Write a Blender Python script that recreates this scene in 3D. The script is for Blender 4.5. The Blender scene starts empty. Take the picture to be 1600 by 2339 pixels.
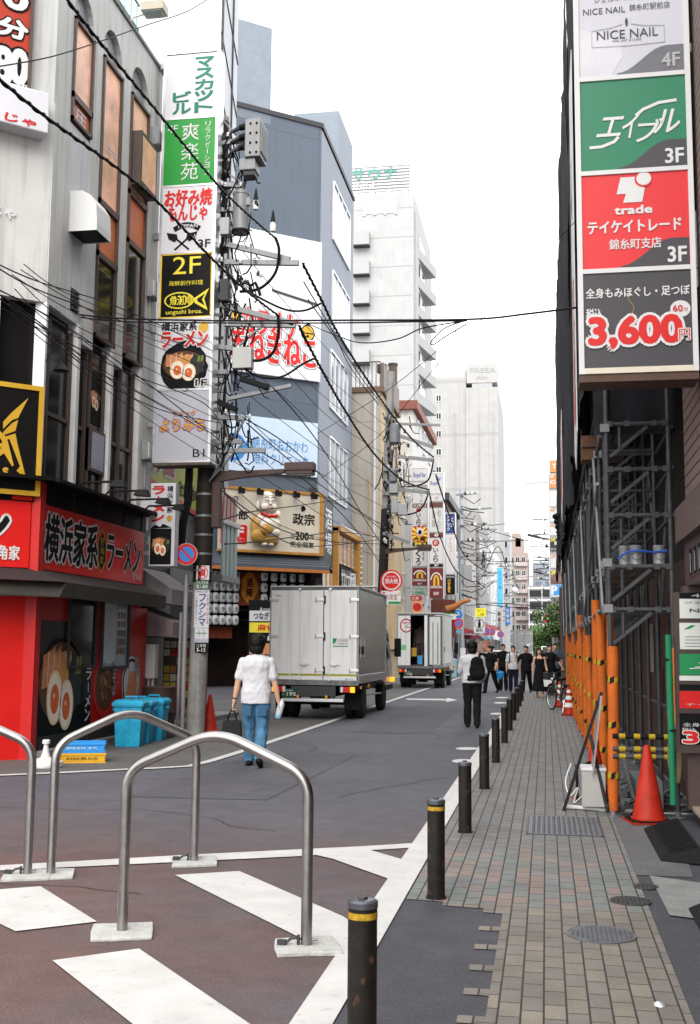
import bpy, bmesh, math, random
from mathutils import Vector, Matrix, noise
rad = math.radians
scene = bpy.context.scene
col = scene.collection
RNG = random.Random(7)
# ------------------------------------------------------------ camera
FPX, CX, CY, EYE = 2540.0, 800.0, 1169.5, 1.6
_s = Vector((1248 - CX, -(1482 - CY), -FPX)).normalized()          # street direction, seen by the camera
_r = .0086
_u = Vector((_r, 1.0, -((1482 - CY) - (1248 - CX) * _r) / FPX)).normalized()
_x = _s.cross(_u)
CAMR = Matrix((_x, _s, _u))
CAM = Vector((0, 0, EYE))
cd = bpy.data.cameras.new('camera')
cam = bpy.data.objects.new('camera', cd)
col.objects.link(cam)
cam.matrix_world = Matrix.Translation(CAM) @ CAMR.to_4x4()
cd.sensor_fit = 'VERTICAL'
cd.sensor_height = 36.0
cd.lens = 36.0 * FPX / 2339.0
cd.clip_start = .05
cd.clip_end = 3000
scene.camera = cam
# ------------------------------------------------------------ overcast sky, soft sun
SUN_EL, SUN_ROT = 40, 180
w = bpy.data.worlds.new('World')
scene.world = w
w.use_nodes = True
nt = w.node_tree
bg = nt.nodes['Background']
sky = nt.nodes.new('ShaderNodeTexSky')
sky.sky_type = 'NISHITA'
sky.sun_disc = False
sky.sun_elevation = rad(SUN_EL)
sky.sun_rotation = rad(SUN_ROT)
hs = nt.nodes.new('ShaderNodeHueSaturation')
hs.inputs['Saturation'].default_value = .12
mx = nt.nodes.new('ShaderNodeMix')
mx.data_type = 'RGBA'
mx.inputs[0].default_value = .75
tc = nt.nodes.new('ShaderNodeTexCoord')
nz = nt.nodes.new('ShaderNodeTexNoise')
nz.inputs['Scale'].default_value = 2.2
nz.inputs['Detail'].default_value = 4
cr = nt.nodes.new('ShaderNodeValToRGB')
cr.color_ramp.elements[0].position = .3
cr.color_ramp.elements[0].color = (12.2, 12.5, 13.0, 1)
cr.color_ramp.elements[1].position = .7
cr.color_ramp.elements[1].color = (14.2, 14.3, 14.5, 1)
nt.links.new(tc.outputs['Generated'], nz.inputs['Vector'])
nt.links.new(nz.outputs['Fac'], cr.inputs['Fac'])
nt.links.new(sky.outputs['Color'], hs.inputs['Color'])
nt.links.new(hs.outputs['Color'], mx.inputs[6])
nt.links.new(cr.outputs['Color'], mx.inputs[7])
nt.links.new(mx.outputs[2], bg.inputs['Color'])
bg.inputs['Strength'].default_value = .11
sl = bpy.data.lights.new('sun', 'SUN')
sl.energy = 1.5
sl.angle = rad(40)
sl.color = (1, .95, .87)
so = bpy.data.objects.new('sun', sl)
col.objects.link(so)
so.rotation_euler = (rad(90 - SUN_EL), 0, rad(180 - SUN_ROT))
scene.view_settings.view_transform = 'Standard'
scene.view_settings.look = 'None'
scene.view_settings.gamma = 1
scene.view_settings.exposure = 1.1
scene.cycles.max_bounces = 6
scene.cycles.use_adaptive_sampling = True
# ------------------------------------------------------------ pixel -> place helpers (photo is 1600 x 2339)
def ray(px, py): return CAMR @ Vector((px - CX, CY - py, -FPX))
def G(px, py, z=0.0):
 d = ray(px, py)
 return CAM + d * ((z - EYE) / d.z)
def atX(px, py, x):
 d = ray(px, py)
 return CAM + d * (x / d.x)
def atY(px, py, y):
 d = ray(px, py)
 return CAM + d * (y / d.y)
class Plane:
 """a vertical plane in the street: origin O on the ground, U to the right as seen from outside"""
 def __init__(s, O, U):
  s.O = Vector((O[0], O[1], O[2] if len(O) > 2 else 0))
  s.U = Vector((U[0], U[1], 0)).normalized()
  s.V = Vector((0, 0, 1))
  s.N = s.U.cross(s.V)
  s.M = Matrix((s.U, s.V, s.N)).transposed().to_4x4()
  s.M.translation = s.O
 def q(s, px, py, d=0.0):
  r = ray(px, py)
  o = s.O + s.N * d
  t = (o - CAM).dot(s.N) / r.dot(s.N)
  p = CAM + r * t - s.O
  return p.dot(s.U), p.z
 def rect(s, px0, py0, px1, py1, d=0.0):
  u0, v1 = s.q(px0, py0, d)
  u1, v0 = s.q(px1, py1, d)
  return u0, v0, u1, v1
 def p(s, u, v, d=0.0): return s.O + s.U * u + s.V * v + s.N * d
 def shift(s, d): return Plane(s.O + s.N * d, s.U)
# ------------------------------------------------------------ materials
MATS = {}
def _nodes(name):
 m = bpy.data.materials.new(name)
 m.use_nodes = True
 return m, m.node_tree, m.node_tree.nodes['Principled BSDF']
def mat(name, c, rough=.6, metal=0.0, var=.14, scale=2.5, bump=0.0, bscale=40, emit=0.0, streak=0.0, spec=.28, coat=0.0, trans=0.0, alpha=1.0):
 if name in MATS: return MATS[name]
 m, t, b = _nodes(name)
 N, L = t.nodes, t.links
 tcn = N.new('ShaderNodeTexCoord')
 n1 = N.new('ShaderNodeTexNoise')
 n1.inputs['Scale'].default_value = scale
 n1.inputs['Detail'].default_value = 7
 n1.inputs['Roughness'].default_value = .65
 L.new(tcn.outputs['Object'], n1.inputs['Vector'])
 mr = N.new('ShaderNodeMapRange')
 mr.inputs[1].default_value = .28
 mr.inputs[2].default_value = .72
 mr.inputs[3].default_value = 1 - var
 mr.inputs[4].default_value = 1 + var * .6
 L.new(n1.outputs['Fac'], mr.inputs[0])
 fac = mr.outputs[0]
 if streak:
  mp = N.new('ShaderNodeMapping')
  mp.inputs['Scale'].default_value = (6, 6, .35)
  n2 = N.new('ShaderNodeTexNoise')
  n2.inputs['Scale'].default_value = 1.6
  n2.inputs['Detail'].default_value = 6
  L.new(tcn.outputs['Object'], mp.inputs['Vector'])
  L.new(mp.outputs['Vector'], n2.inputs['Vector'])
  m2 = N.new('ShaderNodeMapRange')
  m2.inputs[1].default_value = .5
  m2.inputs[2].default_value = .75
  m2.inputs[3].default_value = 1
  m2.inputs[4].default_value = 1 - streak
  L.new(n2.outputs['Fac'], m2.inputs[0])
  mu = N.new('ShaderNodeMath')
  mu.operation = 'MULTIPLY'
  L.new(fac, mu.inputs[0])
  L.new(m2.outputs[0], mu.inputs[1])
  fac = mu.outputs[0]
 vm = N.new('ShaderNodeVectorMath')
 vm.operation = 'SCALE'
 vm.inputs[0].default_value = c[:3]
 L.new(fac, vm.inputs['Scale'])
 L.new(vm.outputs[0], b.inputs['Base Color'])
 rr = N.new('ShaderNodeMapRange')
 rr.inputs[3].default_value = max(.03, rough - .1)
 rr.inputs[4].default_value = min(1, rough + .12)
 L.new(n1.outputs['Fac'], rr.inputs[0])
 L.new(rr.outputs[0], b.inputs['Roughness'])
 b.inputs['Metallic'].default_value = metal
 b.inputs['Specular IOR Level'].default_value = spec
 b.inputs['Coat Weight'].default_value = coat
 if trans: b.inputs['Transmission Weight'].default_value = trans
 if alpha < 1: b.inputs['Alpha'].default_value = alpha
 if bump:
  n3 = N.new('ShaderNodeTexNoise')
  n3.inputs['Scale'].default_value = bscale
  n3.inputs['Detail'].default_value = 4
  L.new(tcn.outputs['Object'], n3.inputs['Vector'])
  bp = N.new('ShaderNodeBump')
  bp.inputs['Strength'].default_value = bump
  bp.inputs['Distance'].default_value = .02
  L.new(n3.outputs['Fac'], bp.inputs['Height'])
  L.new(bp.outputs[0], b.inputs['Normal'])
 if emit:
  b.inputs['Emission Color'].default_value = (*c[:3], 1)
  b.inputs['Emission Strength'].default_value = emit
 MATS[name] = m
 return m
def ridged(name, c, axis, period, groove=.6, width=.12, rough=.6, var=.1, metal=0.0, streak=.15):
 """panel cladding: dark joints across one axis (0,1,2) or two axes given as a tuple of (axis, period)"""
 if name in MATS: return MATS[name]
 m = mat(name, c, rough, metal, var, .8, streak=streak)
 t = m.node_tree
 N, L = t.nodes, t.links
 b = N['Principled BSDF']
 src = b.inputs['Base Color'].links[0].from_socket
 axes = axis if isinstance(axis, (list, tuple)) else [(axis, period)]
 tcn = N.new('ShaderNodeTexCoord')
 sp = N.new('ShaderNodeSeparateXYZ')
 L.new(tcn.outputs['Object'], sp.inputs[0])
 fac = None
 for ax, per in axes:
  dv = N.new('ShaderNodeMath'); dv.operation = 'DIVIDE'; dv.inputs[1].default_value = per
  fr = N.new('ShaderNodeMath'); fr.operation = 'FRACT'
  lt = N.new('ShaderNodeMath'); lt.operation = 'LESS_THAN'; lt.inputs[1].default_value = width
  L.new(sp.outputs[ax], dv.inputs[0]); L.new(dv.outputs[0], fr.inputs[0]); L.new(fr.outputs[0], lt.inputs[0])
  if fac is None: fac = lt.outputs[0]
  else:
   mxx = N.new('ShaderNodeMath'); mxx.operation = 'MAXIMUM'
   L.new(fac, mxx.inputs[0]); L.new(lt.outputs[0], mxx.inputs[1]); fac = mxx.outputs[0]
 mxn = N.new('ShaderNodeMix'); mxn.data_type = 'RGBA'
 L.new(fac, mxn.inputs[0]); L.new(src, mxn.inputs[6])
 mxn.inputs[7].default_value = (*[k * groove for k in c[:3]], 1)
 L.new(mxn.outputs[2], b.inputs['Base Color'])
 bp = N.new('ShaderNodeBump'); bp.inputs['Distance'].default_value = .02; bp.inputs['Strength'].default_value = .6; bp.invert = True
 L.new(fac, bp.inputs['Height']); L.new(bp.outputs[0], b.inputs['Normal'])
 return m
# ------------------------------------------------------------ mesh builder
TXT = {}
_tmp = bpy.data.scenes.new('scratch')
def evald(o):
 _tmp.collection.objects.link(o)
 vl = _tmp.view_layers[0]
 vl.update()
 dg = vl.depsgraph
 return bpy.data.meshes.new_from_object(o.evaluated_get(dg), depsgraph=dg)
def glyphs(s, off=0.0):
 k = (s, round(off, 4))
 if k in TXT: return TXT[k]
 c = bpy.data.curves.new('lettering', 'FONT')
 c.body = s
 c.resolution_u = 3
 c.offset = off
 o = bpy.data.objects.new('lettering', c)
 m = evald(o)
 vs = [v.co.copy() for v in m.vertices]
 fs = [tuple(p.vertices) for p in m.polygons]
 bpy.data.objects.remove(o)
 bpy.data.curves.remove(c)
 bpy.data.meshes.remove(m)
 TXT[k] = (vs, fs)
 return TXT[k]
ORG = {}           # world matrix of every Empty used as a thing
class MB:
 def __init__(s, plane=None):
  s.v, s.f, s.m, s.mats = [], [], [], []
  s.T = plane.M if plane else Matrix.Identity(4)
 def mi(s, m):
  if m not in s.mats: s.mats.append(m)
  return s.mats.index(m)
 def add(s, vs, fs, m, T=None):
  T = s.T if T is None else s.T @ T
  b = len(s.v)
  k = s.mi(m)
  s.v += [T @ Vector(v) for v in vs]
  s.f += [tuple(i + b for i in f) for f in fs]
  s.m += [k] * len(fs)
  return s
 def box(s, x0, x1, y0, y1, z0, z1, m, T=None):
  vs = [(x, y, z) for z in (z0, z1) for y in (y0, y1) for x in (x0, x1)]
  return s.add(vs, [(0, 2, 3, 1), (4, 5, 7, 6), (0, 1, 5, 4), (2, 6, 7, 3), (0, 4, 6, 2), (1, 3, 7, 5)], m, T)
 def poly(s, pts, z, m):                       # flat polygon at local z
  return s.add([(p[0], p[1], z) for p in pts], [tuple(range(len(pts)))], m)
 def rect(s, u0, v0, u1, v1, z, m): return s.poly([(u0, v0), (u1, v0), (u1, v1), (u0, v1)], z, m)
 def prism(s, pts, z0, z1, m):
  n = len(pts)
  a = sum(pts[i][0] * pts[(i + 1) % n][1] - pts[(i + 1) % n][0] * pts[i][1] for i in range(n))
  if a < 0: pts = pts[::-1]
  vs = [(p[0], p[1], z0) for p in pts] + [(p[0], p[1], z1) for p in pts]
  fs = [tuple(range(n - 1, -1, -1)), tuple(range(n, 2 * n))] + [(i, (i + 1) % n, n + (i + 1) % n, n + i) for i in range(n)]
  return s.add(vs, fs, m)
 def ell(s, cx, cy, rx, ry, z, m, a0=0, n=22, jit=0.0, seed=0):
  r = random.Random(seed)
  return s.poly([(cx + rx * math.cos(2 * math.pi * i / n) * (1 + r.uniform(-jit, jit)), cy + ry * math.sin(2 * math.pi * i / n) * (1 + r.uniform(-jit, jit))) for i in range(n)], z, m)
 def ring(s, cx, cy, rx, ry, wd, z, m, a0=0, a1=360, n=28):
  vs, fs = [], []
  for i in range(n + 1):
   a = rad(a0 + (a1 - a0) * i / n)
   vs += [(cx + rx * math.cos(a), cy + ry * math.sin(a), z), (cx + (rx - wd) * math.cos(a), cy + (ry - wd) * math.sin(a), z)]
  for i in range(n): fs.append((2 * i + 1, 2 * i, 2 * i + 2, 2 * i + 3))
  return s.add(vs, fs, m)
 def band(s, pts, wd, z, m):                   # ribbon along a 2-D polyline
  vs, fs = [], []
  for i, p in enumerate(pts):
   a = Vector(pts[max(0, i - 1)]); b = Vector(pts[min(len(pts) - 1, i + 1)])
   d = (b - a).normalized(); nn = Vector((-d.y, d.x)) * wd * .5
   vs += [(p[0] + nn.x, p[1] + nn.y, z), (p[0] - nn.x, p[1] - nn.y, z)]
  for i in range(len(pts) - 1): fs.append((2 * i, 2 * i + 1, 2 * i + 3, 2 * i + 2))
  return s.add(vs, fs, m)
 def tube(s, path, r, m, n=8, cap=True):
  path = [Vector(p) for p in path]
  rs = r if isinstance(r, (list, tuple)) else [r] * len(path)
  vs, fs = [], []
  prev = None
  for i, p in enumerate(path):
   d = (path[min(len(path) - 1, i + 1)] - path[max(0, i - 1)])
   d = d.normalized() if d.length > 1e-9 else Vector((0, 0, 1))
   if prev is None:
    a = d.orthogonal().normalized()
   else:
    a = prev - d * prev.dot(d)
    a = a.normalized() if a.length > 1e-6 else d.orthogonal().normalized()
   prev = a
   b = d.cross(a)
   for k in range(n):
    t = 2 * math.pi * k / n
    vs.append(p + (a * math.cos(t) + b * math.sin(t)) * rs[i])
  for i in range(len(path) - 1):
   for k in range(n):
    fs.append((i * n + k, i * n + (k + 1) % n, (i + 1) * n + (k + 1) % n, (i + 1) * n + k))
  if cap:
   fs.append(tuple(range(n - 1, -1, -1)))
   fs.append(tuple(range((len(path) - 1) * n, len(path) * n)))
  return s.add(vs, fs, m)
 def bar(s, a, b, wd, th, m, up=(0, 0, 1)):    # rectangular bar from a to b
  a, b = Vector(a), Vector(b)
  d = (b - a).normalized()
  x = d.cross(Vector(up))
  x = x.normalized() if x.length > 1e-5 else d.orthogonal().normalized()
  y = x.cross(d)
  vs = [p + x * sx * wd / 2 + y * sy * th / 2 for p in (a, b) for sx, sy in ((-1, -1), (1, -1), (1, 1), (-1, 1))]
  return s.add(vs, [(3, 2, 1, 0), (4, 5, 6, 7), (0, 1, 5, 4), (1, 2, 6, 5), (2, 3, 7, 6), (3, 0, 4, 7)], m)
 def lathe(s, prof, c, m, n=20, T=None):       # prof: (r, z) pairs, around z
  vs, fs = [], []
  for r, z in prof:
   for k in range(n):
    t = 2 * math.pi * k / n
    vs.append((c[0] + r * math.cos(t), c[1] + r * math.sin(t), c[2] + z))
  for i in range(len(prof) - 1):
   for k in range(n):
    fs.append((i * n + k, i * n + (k + 1) % n, (i + 1) * n + (k + 1) % n, (i + 1) * n + k))
  fs.append(tuple(range(n - 1, -1, -1)))
  fs.append(tuple(range((len(prof) - 1) * n, len(prof) * n)))
  return s.add(vs, fs, m, T)
 def ball(s, c, r, m, n=12, k=8, T=None):
  rx, ry, rz = (r, r, r) if not isinstance(r, (list, tuple)) else r
  vs, fs = [], []
  for i in range(1, k):
   a = math.pi * i / k
   for j in range(n):
    t = 2 * math.pi * j / n
    vs.append((c[0] + rx * math.sin(a) * math.cos(t), c[1] + ry * math.sin(a) * math.sin(t), c[2] - rz * math.cos(a)))
  lo, hi = len(vs), len(vs) + 1
  vs += [(c[0], c[1], c[2] - rz), (c[0], c[1], c[2] + rz)]
  for i in range(k - 2):
   for j in range(n):
    fs.append((i * n + j, i * n + (j + 1) % n, (i + 1) * n + (j + 1) % n, (i + 1) * n + j))
  for j in range(n):
   fs.append((lo, (j + 1) % n, j))
   fs.append((hi, (k - 2) * n + j, (k - 2) * n + (j + 1) % n))
  return s.add(vs, fs, m, T)
 def text(s, t, u0, v0, u1, v1, m, z=.006, bold=.012, edge=None, ew=.05, vert=False, slant=0.0, fit=True):
  """lettering filling the box u0..u1 x v0..v1 of the current plane"""
  if vert:
   n = len(t)
   h = (v1 - v0) / n
   for i, ch in enumerate(t):
    if ch == 'ー':
     w = (u1 - u0)
     s.band([((u0 + u1) / 2, v1 - h * (i + .15)), ((u0 + u1) / 2 + w * .04, v1 - h * (i + .85))], w * .13, z, m)
    elif ch != ' ': s.text(ch, u0, v1 - h * (i + .93), u1, v1 - h * (i + .07), m, z, bold, edge, ew)
   return s
  vs, _ = glyphs(t, 0.0)
  if not vs: return s
  x0 = min(v.x for v in vs); x1 = max(v.x for v in vs); y0 = min(v.y for v in vs); y1 = max(v.y for v in vs)
  sx = (u1 - u0) / max(x1 - x0, .05); sy = (v1 - v0) / max(y1 - y0, .05)
  if not fit: sx = sy
  g, f = glyphs(t, 0.0)
  base = [(u0 + (v.x - x0 + slant * (v.y - y0)) * sx, v0 + (v.y - y0) * sy) for v in g]
  k = min(sx, sy)
  def put(r, n, mm, zz):
   for i in range(n):
    a = 2 * math.pi * i / n
    dx, dy = r * k * math.cos(a), r * k * math.sin(a)
    s.add([(p[0] + dx, p[1] + dy, zz + i * .00025) for p in base], f, mm)
  bold = max(0, bold) * .85
  if edge: put(bold + ew * .7, 10, edge, z - .0035)
  if bold >= .011: put(bold, 6, m, z)
  else: put(0, 1, m, z)
  return s
 def build(s, name, parent=None, smooth=False, bevel=0.0, top=False):
  me = bpy.data.meshes.new(name)
  o = bpy.data.objects.new(name, me)
  if parent is not None:
   inv = ORG[parent.name].inverted()
   vs = [inv @ v for v in s.v]
   o.parent = parent
   ORG[o.name] = ORG[parent.name]
  else:
   xs = [v.x for v in s.v]; ys = [v.y for v in s.v]; zs = [v.z for v in s.v]
   b = Vector(((min(xs) + max(xs)) / 2, (min(ys) + max(ys)) / 2, min(zs)))
   if top: b = Vector((0, 0, 0))
   vs = [v - b for v in s.v]
   o.location = b
   ORG[o.name] = Matrix.Translation(b)
  me.from_pydata(vs, [], s.f)
  for m in s.mats: me.materials.append(m)
  me.polygons.foreach_set('material_index', s.m)
  if smooth: me.polygons.foreach_set('use_smooth', [True] * len(s.f))
  me.update()
  col.objects.link(o)
  if smooth:
   try: me.set_sharp_from_angle(angle=rad(40))
   except Exception: pass
  if bevel:
   bv = o.modifiers.new('bevel', 'BEVEL')
   bv.width = bevel; bv.segments = 2; bv.limit_method = 'ANGLE'; bv.angle_limit = rad(50)
  return o
def tag(o, label, cat, group=None, kind=None):
 o['label'] = label
 o['category'] = cat
 if group: o['group'] = group
 if kind: o['kind'] = kind
 return o
def thing(name, label, cat, loc=(0, 0, 0), rz=0.0, group=None):
 o = bpy.data.objects.new(name, None)
 col.objects.link(o)
 o.location = loc
 o.rotation_euler = (0, 0, rz)
 o.empty_display_size = .2
 ORG[o.name] = Matrix.Translation(Vector(loc)) @ Matrix.Rotation(rz, 4, 'Z')
 return tag(o, label, cat, group)
def struct(o):
 o['kind'] = 'structure'
 return o
def copy_tree(o, parent=None, loc=None, rz=None, label=None):
 c = o.copy()
 col.objects.link(c)
 c.parent = parent
 if loc is not None: c.location = loc
 if rz is not None: c.rotation_euler = (0, 0, rz)
 if label: c['label'] = label
 ORG[c.name] = Matrix.Translation(Vector(c.location)) @ Matrix.Rotation(c.rotation_euler.z, 4, 'Z') if parent is None else ORG[parent.name]
 for ch in o.children: copy_tree(ch, c)
 return c
def LX(t):                                        # a builder whose local axes are the thing's own
 b = MB()
 b.T = ORG[t.name].copy()
 return b
def loft(rows):                                   # quads over a grid of points
 vs = [p for r in rows for p in r]
 n = len(rows[0])
 return vs, [(i * n + j, i * n + j + 1, (i + 1) * n + j + 1, (i + 1) * n + j) for i in range(len(rows) - 1) for j in range(n - 1)]
# common paints and stuffs
WHITE = mat('white paint', (.58, .58, .575), .45, var=.06)
SIGNW = mat('white sign acrylic', (.58, .58, .61), .3, var=.05, scale=1.2)
BLACK = mat('black paint', (.007, .007, .008), .5, spec=.12)
INK = mat('black ink', (.007, .007, .008), .6, spec=.1)
RED = mat('red sign vinyl', (.55, .01, .008), .4, var=.1)
DRED = mat('dark red vinyl', (.34, .012, .012), .45)
GREEN = mat('green sign vinyl', (.012, .22, .07), .4)
GREY = mat('grey metal', (.3, .3, .31), .45, .3, streak=.2)
DGREY = mat('dark grey metal', (.045, .045, .048), .55, .2)
ALU = mat('aluminium', (.62, .62, .63), .35, .8, var=.1)
GALV = mat('galvanised steel', (.2, .205, .21), .5, .6, var=.25, scale=9)
GOLD = mat('gold sign paint', (.55, .32, .03), .4, .1)
YELLOW = mat('yellow paint', (.75, .5, .02), .45)
BLUE = mat('blue vinyl', (.03, .2, .6), .4)
GLASS = mat('dark window glass', (.012, .014, .016), .12, var=.4, spec=.3)
PGLASS = mat('pale window glass', (.32, .37, .4), .12, var=.2, spec=.8)
SKIN = mat('skin', (.52, .3, .2), .55, var=.08, scale=12)
HAIR = mat('black hair', (.006, .005, .005), .55, var=.4, scale=40, spec=.15)
RUBBER = mat('black rubber', (.011, .011, .012), .8, bump=.4, spec=.12)
CABLE = mat('black cable sheath', (.005, .005, .006), .6, spec=.12)
# ------------------------------------------------------------ ground, road, pavement, paint
def asphalt(name, c, red=0.0, speck=.5):
 m, t, b = _nodes(name)
 N, L = t.nodes, t.links
 g = N.new('ShaderNodeNewGeometry')
 def noise_(sc, det=6, rough=.6):
  n = N.new('ShaderNodeTexNoise'); n.inputs['Scale'].default_value = sc; n.inputs['Detail'].default_value = det; n.inputs['Roughness'].default_value = rough
  L.new(g.outputs['Position'], n.inputs['Vector']); return n
 def rng(src, a, bb, c0, c1):
  r = N.new('ShaderNodeMapRange'); r.inputs[1].default_value = a; r.inputs[2].default_value = bb; r.inputs[3].default_value = c0; r.inputs[4].default_value = c1
  L.new(src, r.inputs[0]); return r.outputs[0]
 def mul(a, bb):
  x = N.new('ShaderNodeMath'); x.operation = 'MULTIPLY'; L.new(a, x.inputs[0]); L.new(bb, x.inputs[1]); return x.outputs[0]
 big = rng(noise_(.55, 5).outputs['Fac'], .3, .7, .82, 1.15)
 mid = rng(noise_(4, 9, .75).outputs['Fac'], .3, .7, .76, 1.22)
 fine = rng(noise_(70, 4, .8).outputs['Fac'], .32, .68, 1 - speck, 1 + speck)
 v = mul(mul(big, mid), fine)
 base = N.new('ShaderNodeMix'); base.data_type = 'RGBA'
 base.inputs[6].default_value = (*c, 1); base.inputs[7].default_value = (.098, .056, .05, 1)
 if red:
  sp = N.new('ShaderNodeSeparateXYZ'); L.new(g.outputs['Position'], sp.inputs[0])
  a = rng(sp.outputs[1], 7.8, 11.5, 1, 0)
  bz = rng(noise_(.45, 5, .6).outputs['Fac'], .36, .6, .25, 1)
  k = mul(a, bz)
  L.new(k, base.inputs[0])
 else: base.inputs[0].default_value = 0
 vm = N.new('ShaderNodeVectorMath'); vm.operation = 'SCALE'
 L.new(base.outputs[2], vm.inputs[0]); L.new(v, vm.inputs['Scale'])
 L.new(vm.outputs[0], b.inputs['Base Color'])
 b.inputs['Roughness'].default_value = .82
 bp = N.new('ShaderNodeBump'); bp.inputs['Strength'].default_value = .35; bp.inputs['Distance'].default_value = .008
 L.new(noise_(160, 3, .7).outputs['Fac'], bp.inputs['Height']); L.new(bp.outputs[0], b.inputs['Normal'])
 return m
ASPH = asphalt('road asphalt', (.07, .069, .082), 1)
ASPH2 = asphalt('fresh asphalt patch', (.044, .044, .052))
ASPH3 = asphalt('old shoulder asphalt', (.085, .082, .078))
CONC = asphalt('footway concrete', (.2, .195, .185), speck=.25)
def paint_mat():
 m = mat('worn road paint', (.5, .49, .475), .6, var=.16, scale=3)
 t = m.node_tree; N, L = t.nodes, t.links
 b = N['Principled BSDF']; src = b.inputs['Base Color'].links[0].from_socket
 g = N.new('ShaderNodeNewGeometry')
 n = N.new('ShaderNodeTexNoise'); n.inputs['Scale'].default_value = 13; n.inputs['Detail'].default_value = 12; n.inputs['Roughness'].default_value = .75
 L.new(g.outputs['Position'], n.inputs['Vector'])
 r = N.new('ShaderNodeMapRange'); r.inputs[1].default_value = .58; r.inputs[2].default_value = .68; L.new(n.outputs['Fac'], r.inputs[0])
 mxn = N.new('ShaderNodeMix'); mxn.data_type = 'RGBA'; L.new(r.outputs[0], mxn.inputs[0]); L.new(src, mxn.inputs[6]); mxn.inputs[7].default_value = (.28, .27, .265, 1)
 L.new(mxn.outputs[2], b.inputs['Base Color'])
 return m
PAINT = paint_mat()
def paver_mat():
 m, t, b = _nodes('interlocking pavers')
 N, L = t.nodes, t.links
 g = N.new('ShaderNodeNewGeometry')
 mp = N.new('ShaderNodeMapping'); mp.inputs['Rotation'].default_value = (0, 0, rad(90)); mp.inputs['Location'].default_value = (.02, .03, 0)
 L.new(g.outputs['Position'], mp.inputs['Vector'])
 def brick(c1, c2, mortar=.005):
  k = N.new('ShaderNodeTexBrick')
  k.inputs['Scale'].default_value = 1; k.inputs['Brick Width'].default_value = .2; k.inputs['Row Height'].default_value = .1
  k.inputs['Mortar Size'].default_value = mortar; k.inputs['Mortar Smooth'].default_value = .2; k.inputs['Bias'].default_value = 0
  k.inputs['Color1'].default_value = c1; k.inputs['Color2'].default_value = c2; k.inputs['Mortar'].default_value = (0, 0, 0, 1)
  k.offset = .5
  L.new(mp.outputs[0], k.inputs['Vector']); return k
 k = brick((0, 0, 0, 1), (1, 1, 1, 1))
 sep = N.new('ShaderNodeSeparateColor'); L.new(k.outputs['Color'], sep.inputs[0])
 def ramp(els):
  r = N.new('ShaderNodeValToRGB'); r.color_ramp.interpolation = 'CONSTANT'
  e = r.color_ramp.elements
  e[0].position, e[0].color = els[0][0], (*els[0][1], 1)
  e[1].position, e[1].color = els[1][0], (*els[1][1], 1)
  for p, c in els[2:]:
   x = e.new(p); x.color = (*c, 1)
  L.new(sep.outputs[0], r.inputs[0]); return r
 plain = ramp([(0, (.168, .147, .120)), (.3, (.144, .129, .111)), (.6, (.190, .165, .133)), (.85, (.158, .142, .124))])
 gay = ramp([(0, (.145, .162, .148)), (.22, (.199, .152, .134)), (.42, (.163, .159, .159)), (.6, (.150, .159, .149)), (.78, (.197, .159, .142)), (.9, (.153, .146, .147))])
 far = ramp([(0, (.144, .142, .133)), (.35, (.161, .152, .142)), (.7, (.133, .134, .133))])
 sp = N.new('ShaderNodeSeparateXYZ'); L.new(g.outputs['Position'], sp.inputs[0])
 def step(a, bb):
  r = N.new('ShaderNodeMapRange'); r.inputs[1].default_value = a; r.inputs[2].default_value = bb; L.new(sp.outputs[1], r.inputs[0]); return r.outputs[0]
 def mixc(f, a, bb):
  x = N.new('ShaderNodeMix'); x.data_type = 'RGBA'; L.new(f, x.inputs[0]); L.new(a, x.inputs[6]); L.new(bb, x.inputs[7]); return x.outputs[2]
 c = mixc(step(7.24, 7.26), plain.outputs[0], gay.outputs[0])
 c = mixc(step(8.9, 9.6), c, far.outputs[0])
 n = N.new('ShaderNodeTexNoise'); n.inputs['Scale'].default_value = 3; n.inputs['Detail'].default_value = 8; L.new(g.outputs['Position'], n.inputs['Vector'])
 n2 = N.new('ShaderNodeTexNoise'); n2.inputs['Scale'].default_value = 140; n2.inputs['Detail'].default_value = 2; L.new(g.outputs['Position'], n2.inputs['Vector'])
 r = N.new('ShaderNodeMapRange'); r.inputs[1].default_value = .3; r.inputs[2].default_value = .7; r.inputs[3].default_value = .8; r.inputs[4].default_value = 1.12; L.new(n.outputs['Fac'], r.inputs[0])
 r2 = N.new('ShaderNodeMapRange'); r2.inputs[1].default_value = .3; r2.inputs[2].default_value = .7; r2.inputs[3].default_value = .7; r2.inputs[4].default_value = 1.3; L.new(n2.outputs['Fac'], r2.inputs[0])
 mu = N.new('ShaderNodeMath'); mu.operation = 'MULTIPLY'; L.new(r.outputs[0], mu.inputs[0]); L.new(r2.outputs[0], mu.inputs[1])
 vm = N.new('ShaderNodeVectorMath'); vm.operation = 'SCALE'; L.new(c, vm.inputs[0]); L.new(mu.outputs[0], vm.inputs['Scale'])
 fin = N.new('ShaderNodeMix'); fin.data_type = 'RGBA'; L.new(k.outputs['Fac'], fin.inputs[0]); L.new(vm.outputs[0], fin.inputs[6]); fin.inputs[7].default_value = (.022, .021, .02, 1)
 L.new(fin.outputs[2], b.inputs['Base Color'])
 b.inputs['Roughness'].default_value = .8
 bp = N.new('ShaderNodeBump'); bp.invert = True; bp.inputs['Distance'].default_value = .006; bp.inputs['Strength'].default_value = .8
 L.new(k.outputs['Fac'], bp.inputs['Height']); L.new(bp.outputs[0], b.inputs['Normal'])
 return m
PAVER = paver_mat()
def flat(name, pts, z, m):
 b = MB(); b.poly(pts, z, m); return struct(b.build(name, top=True))
def gp(*px): return [tuple(G(*p)[:2]) for p in px]
flat('ground', [(-400, -60), (400, -60), (400, 900), (-400, 900)], -.03, CONC)
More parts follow.
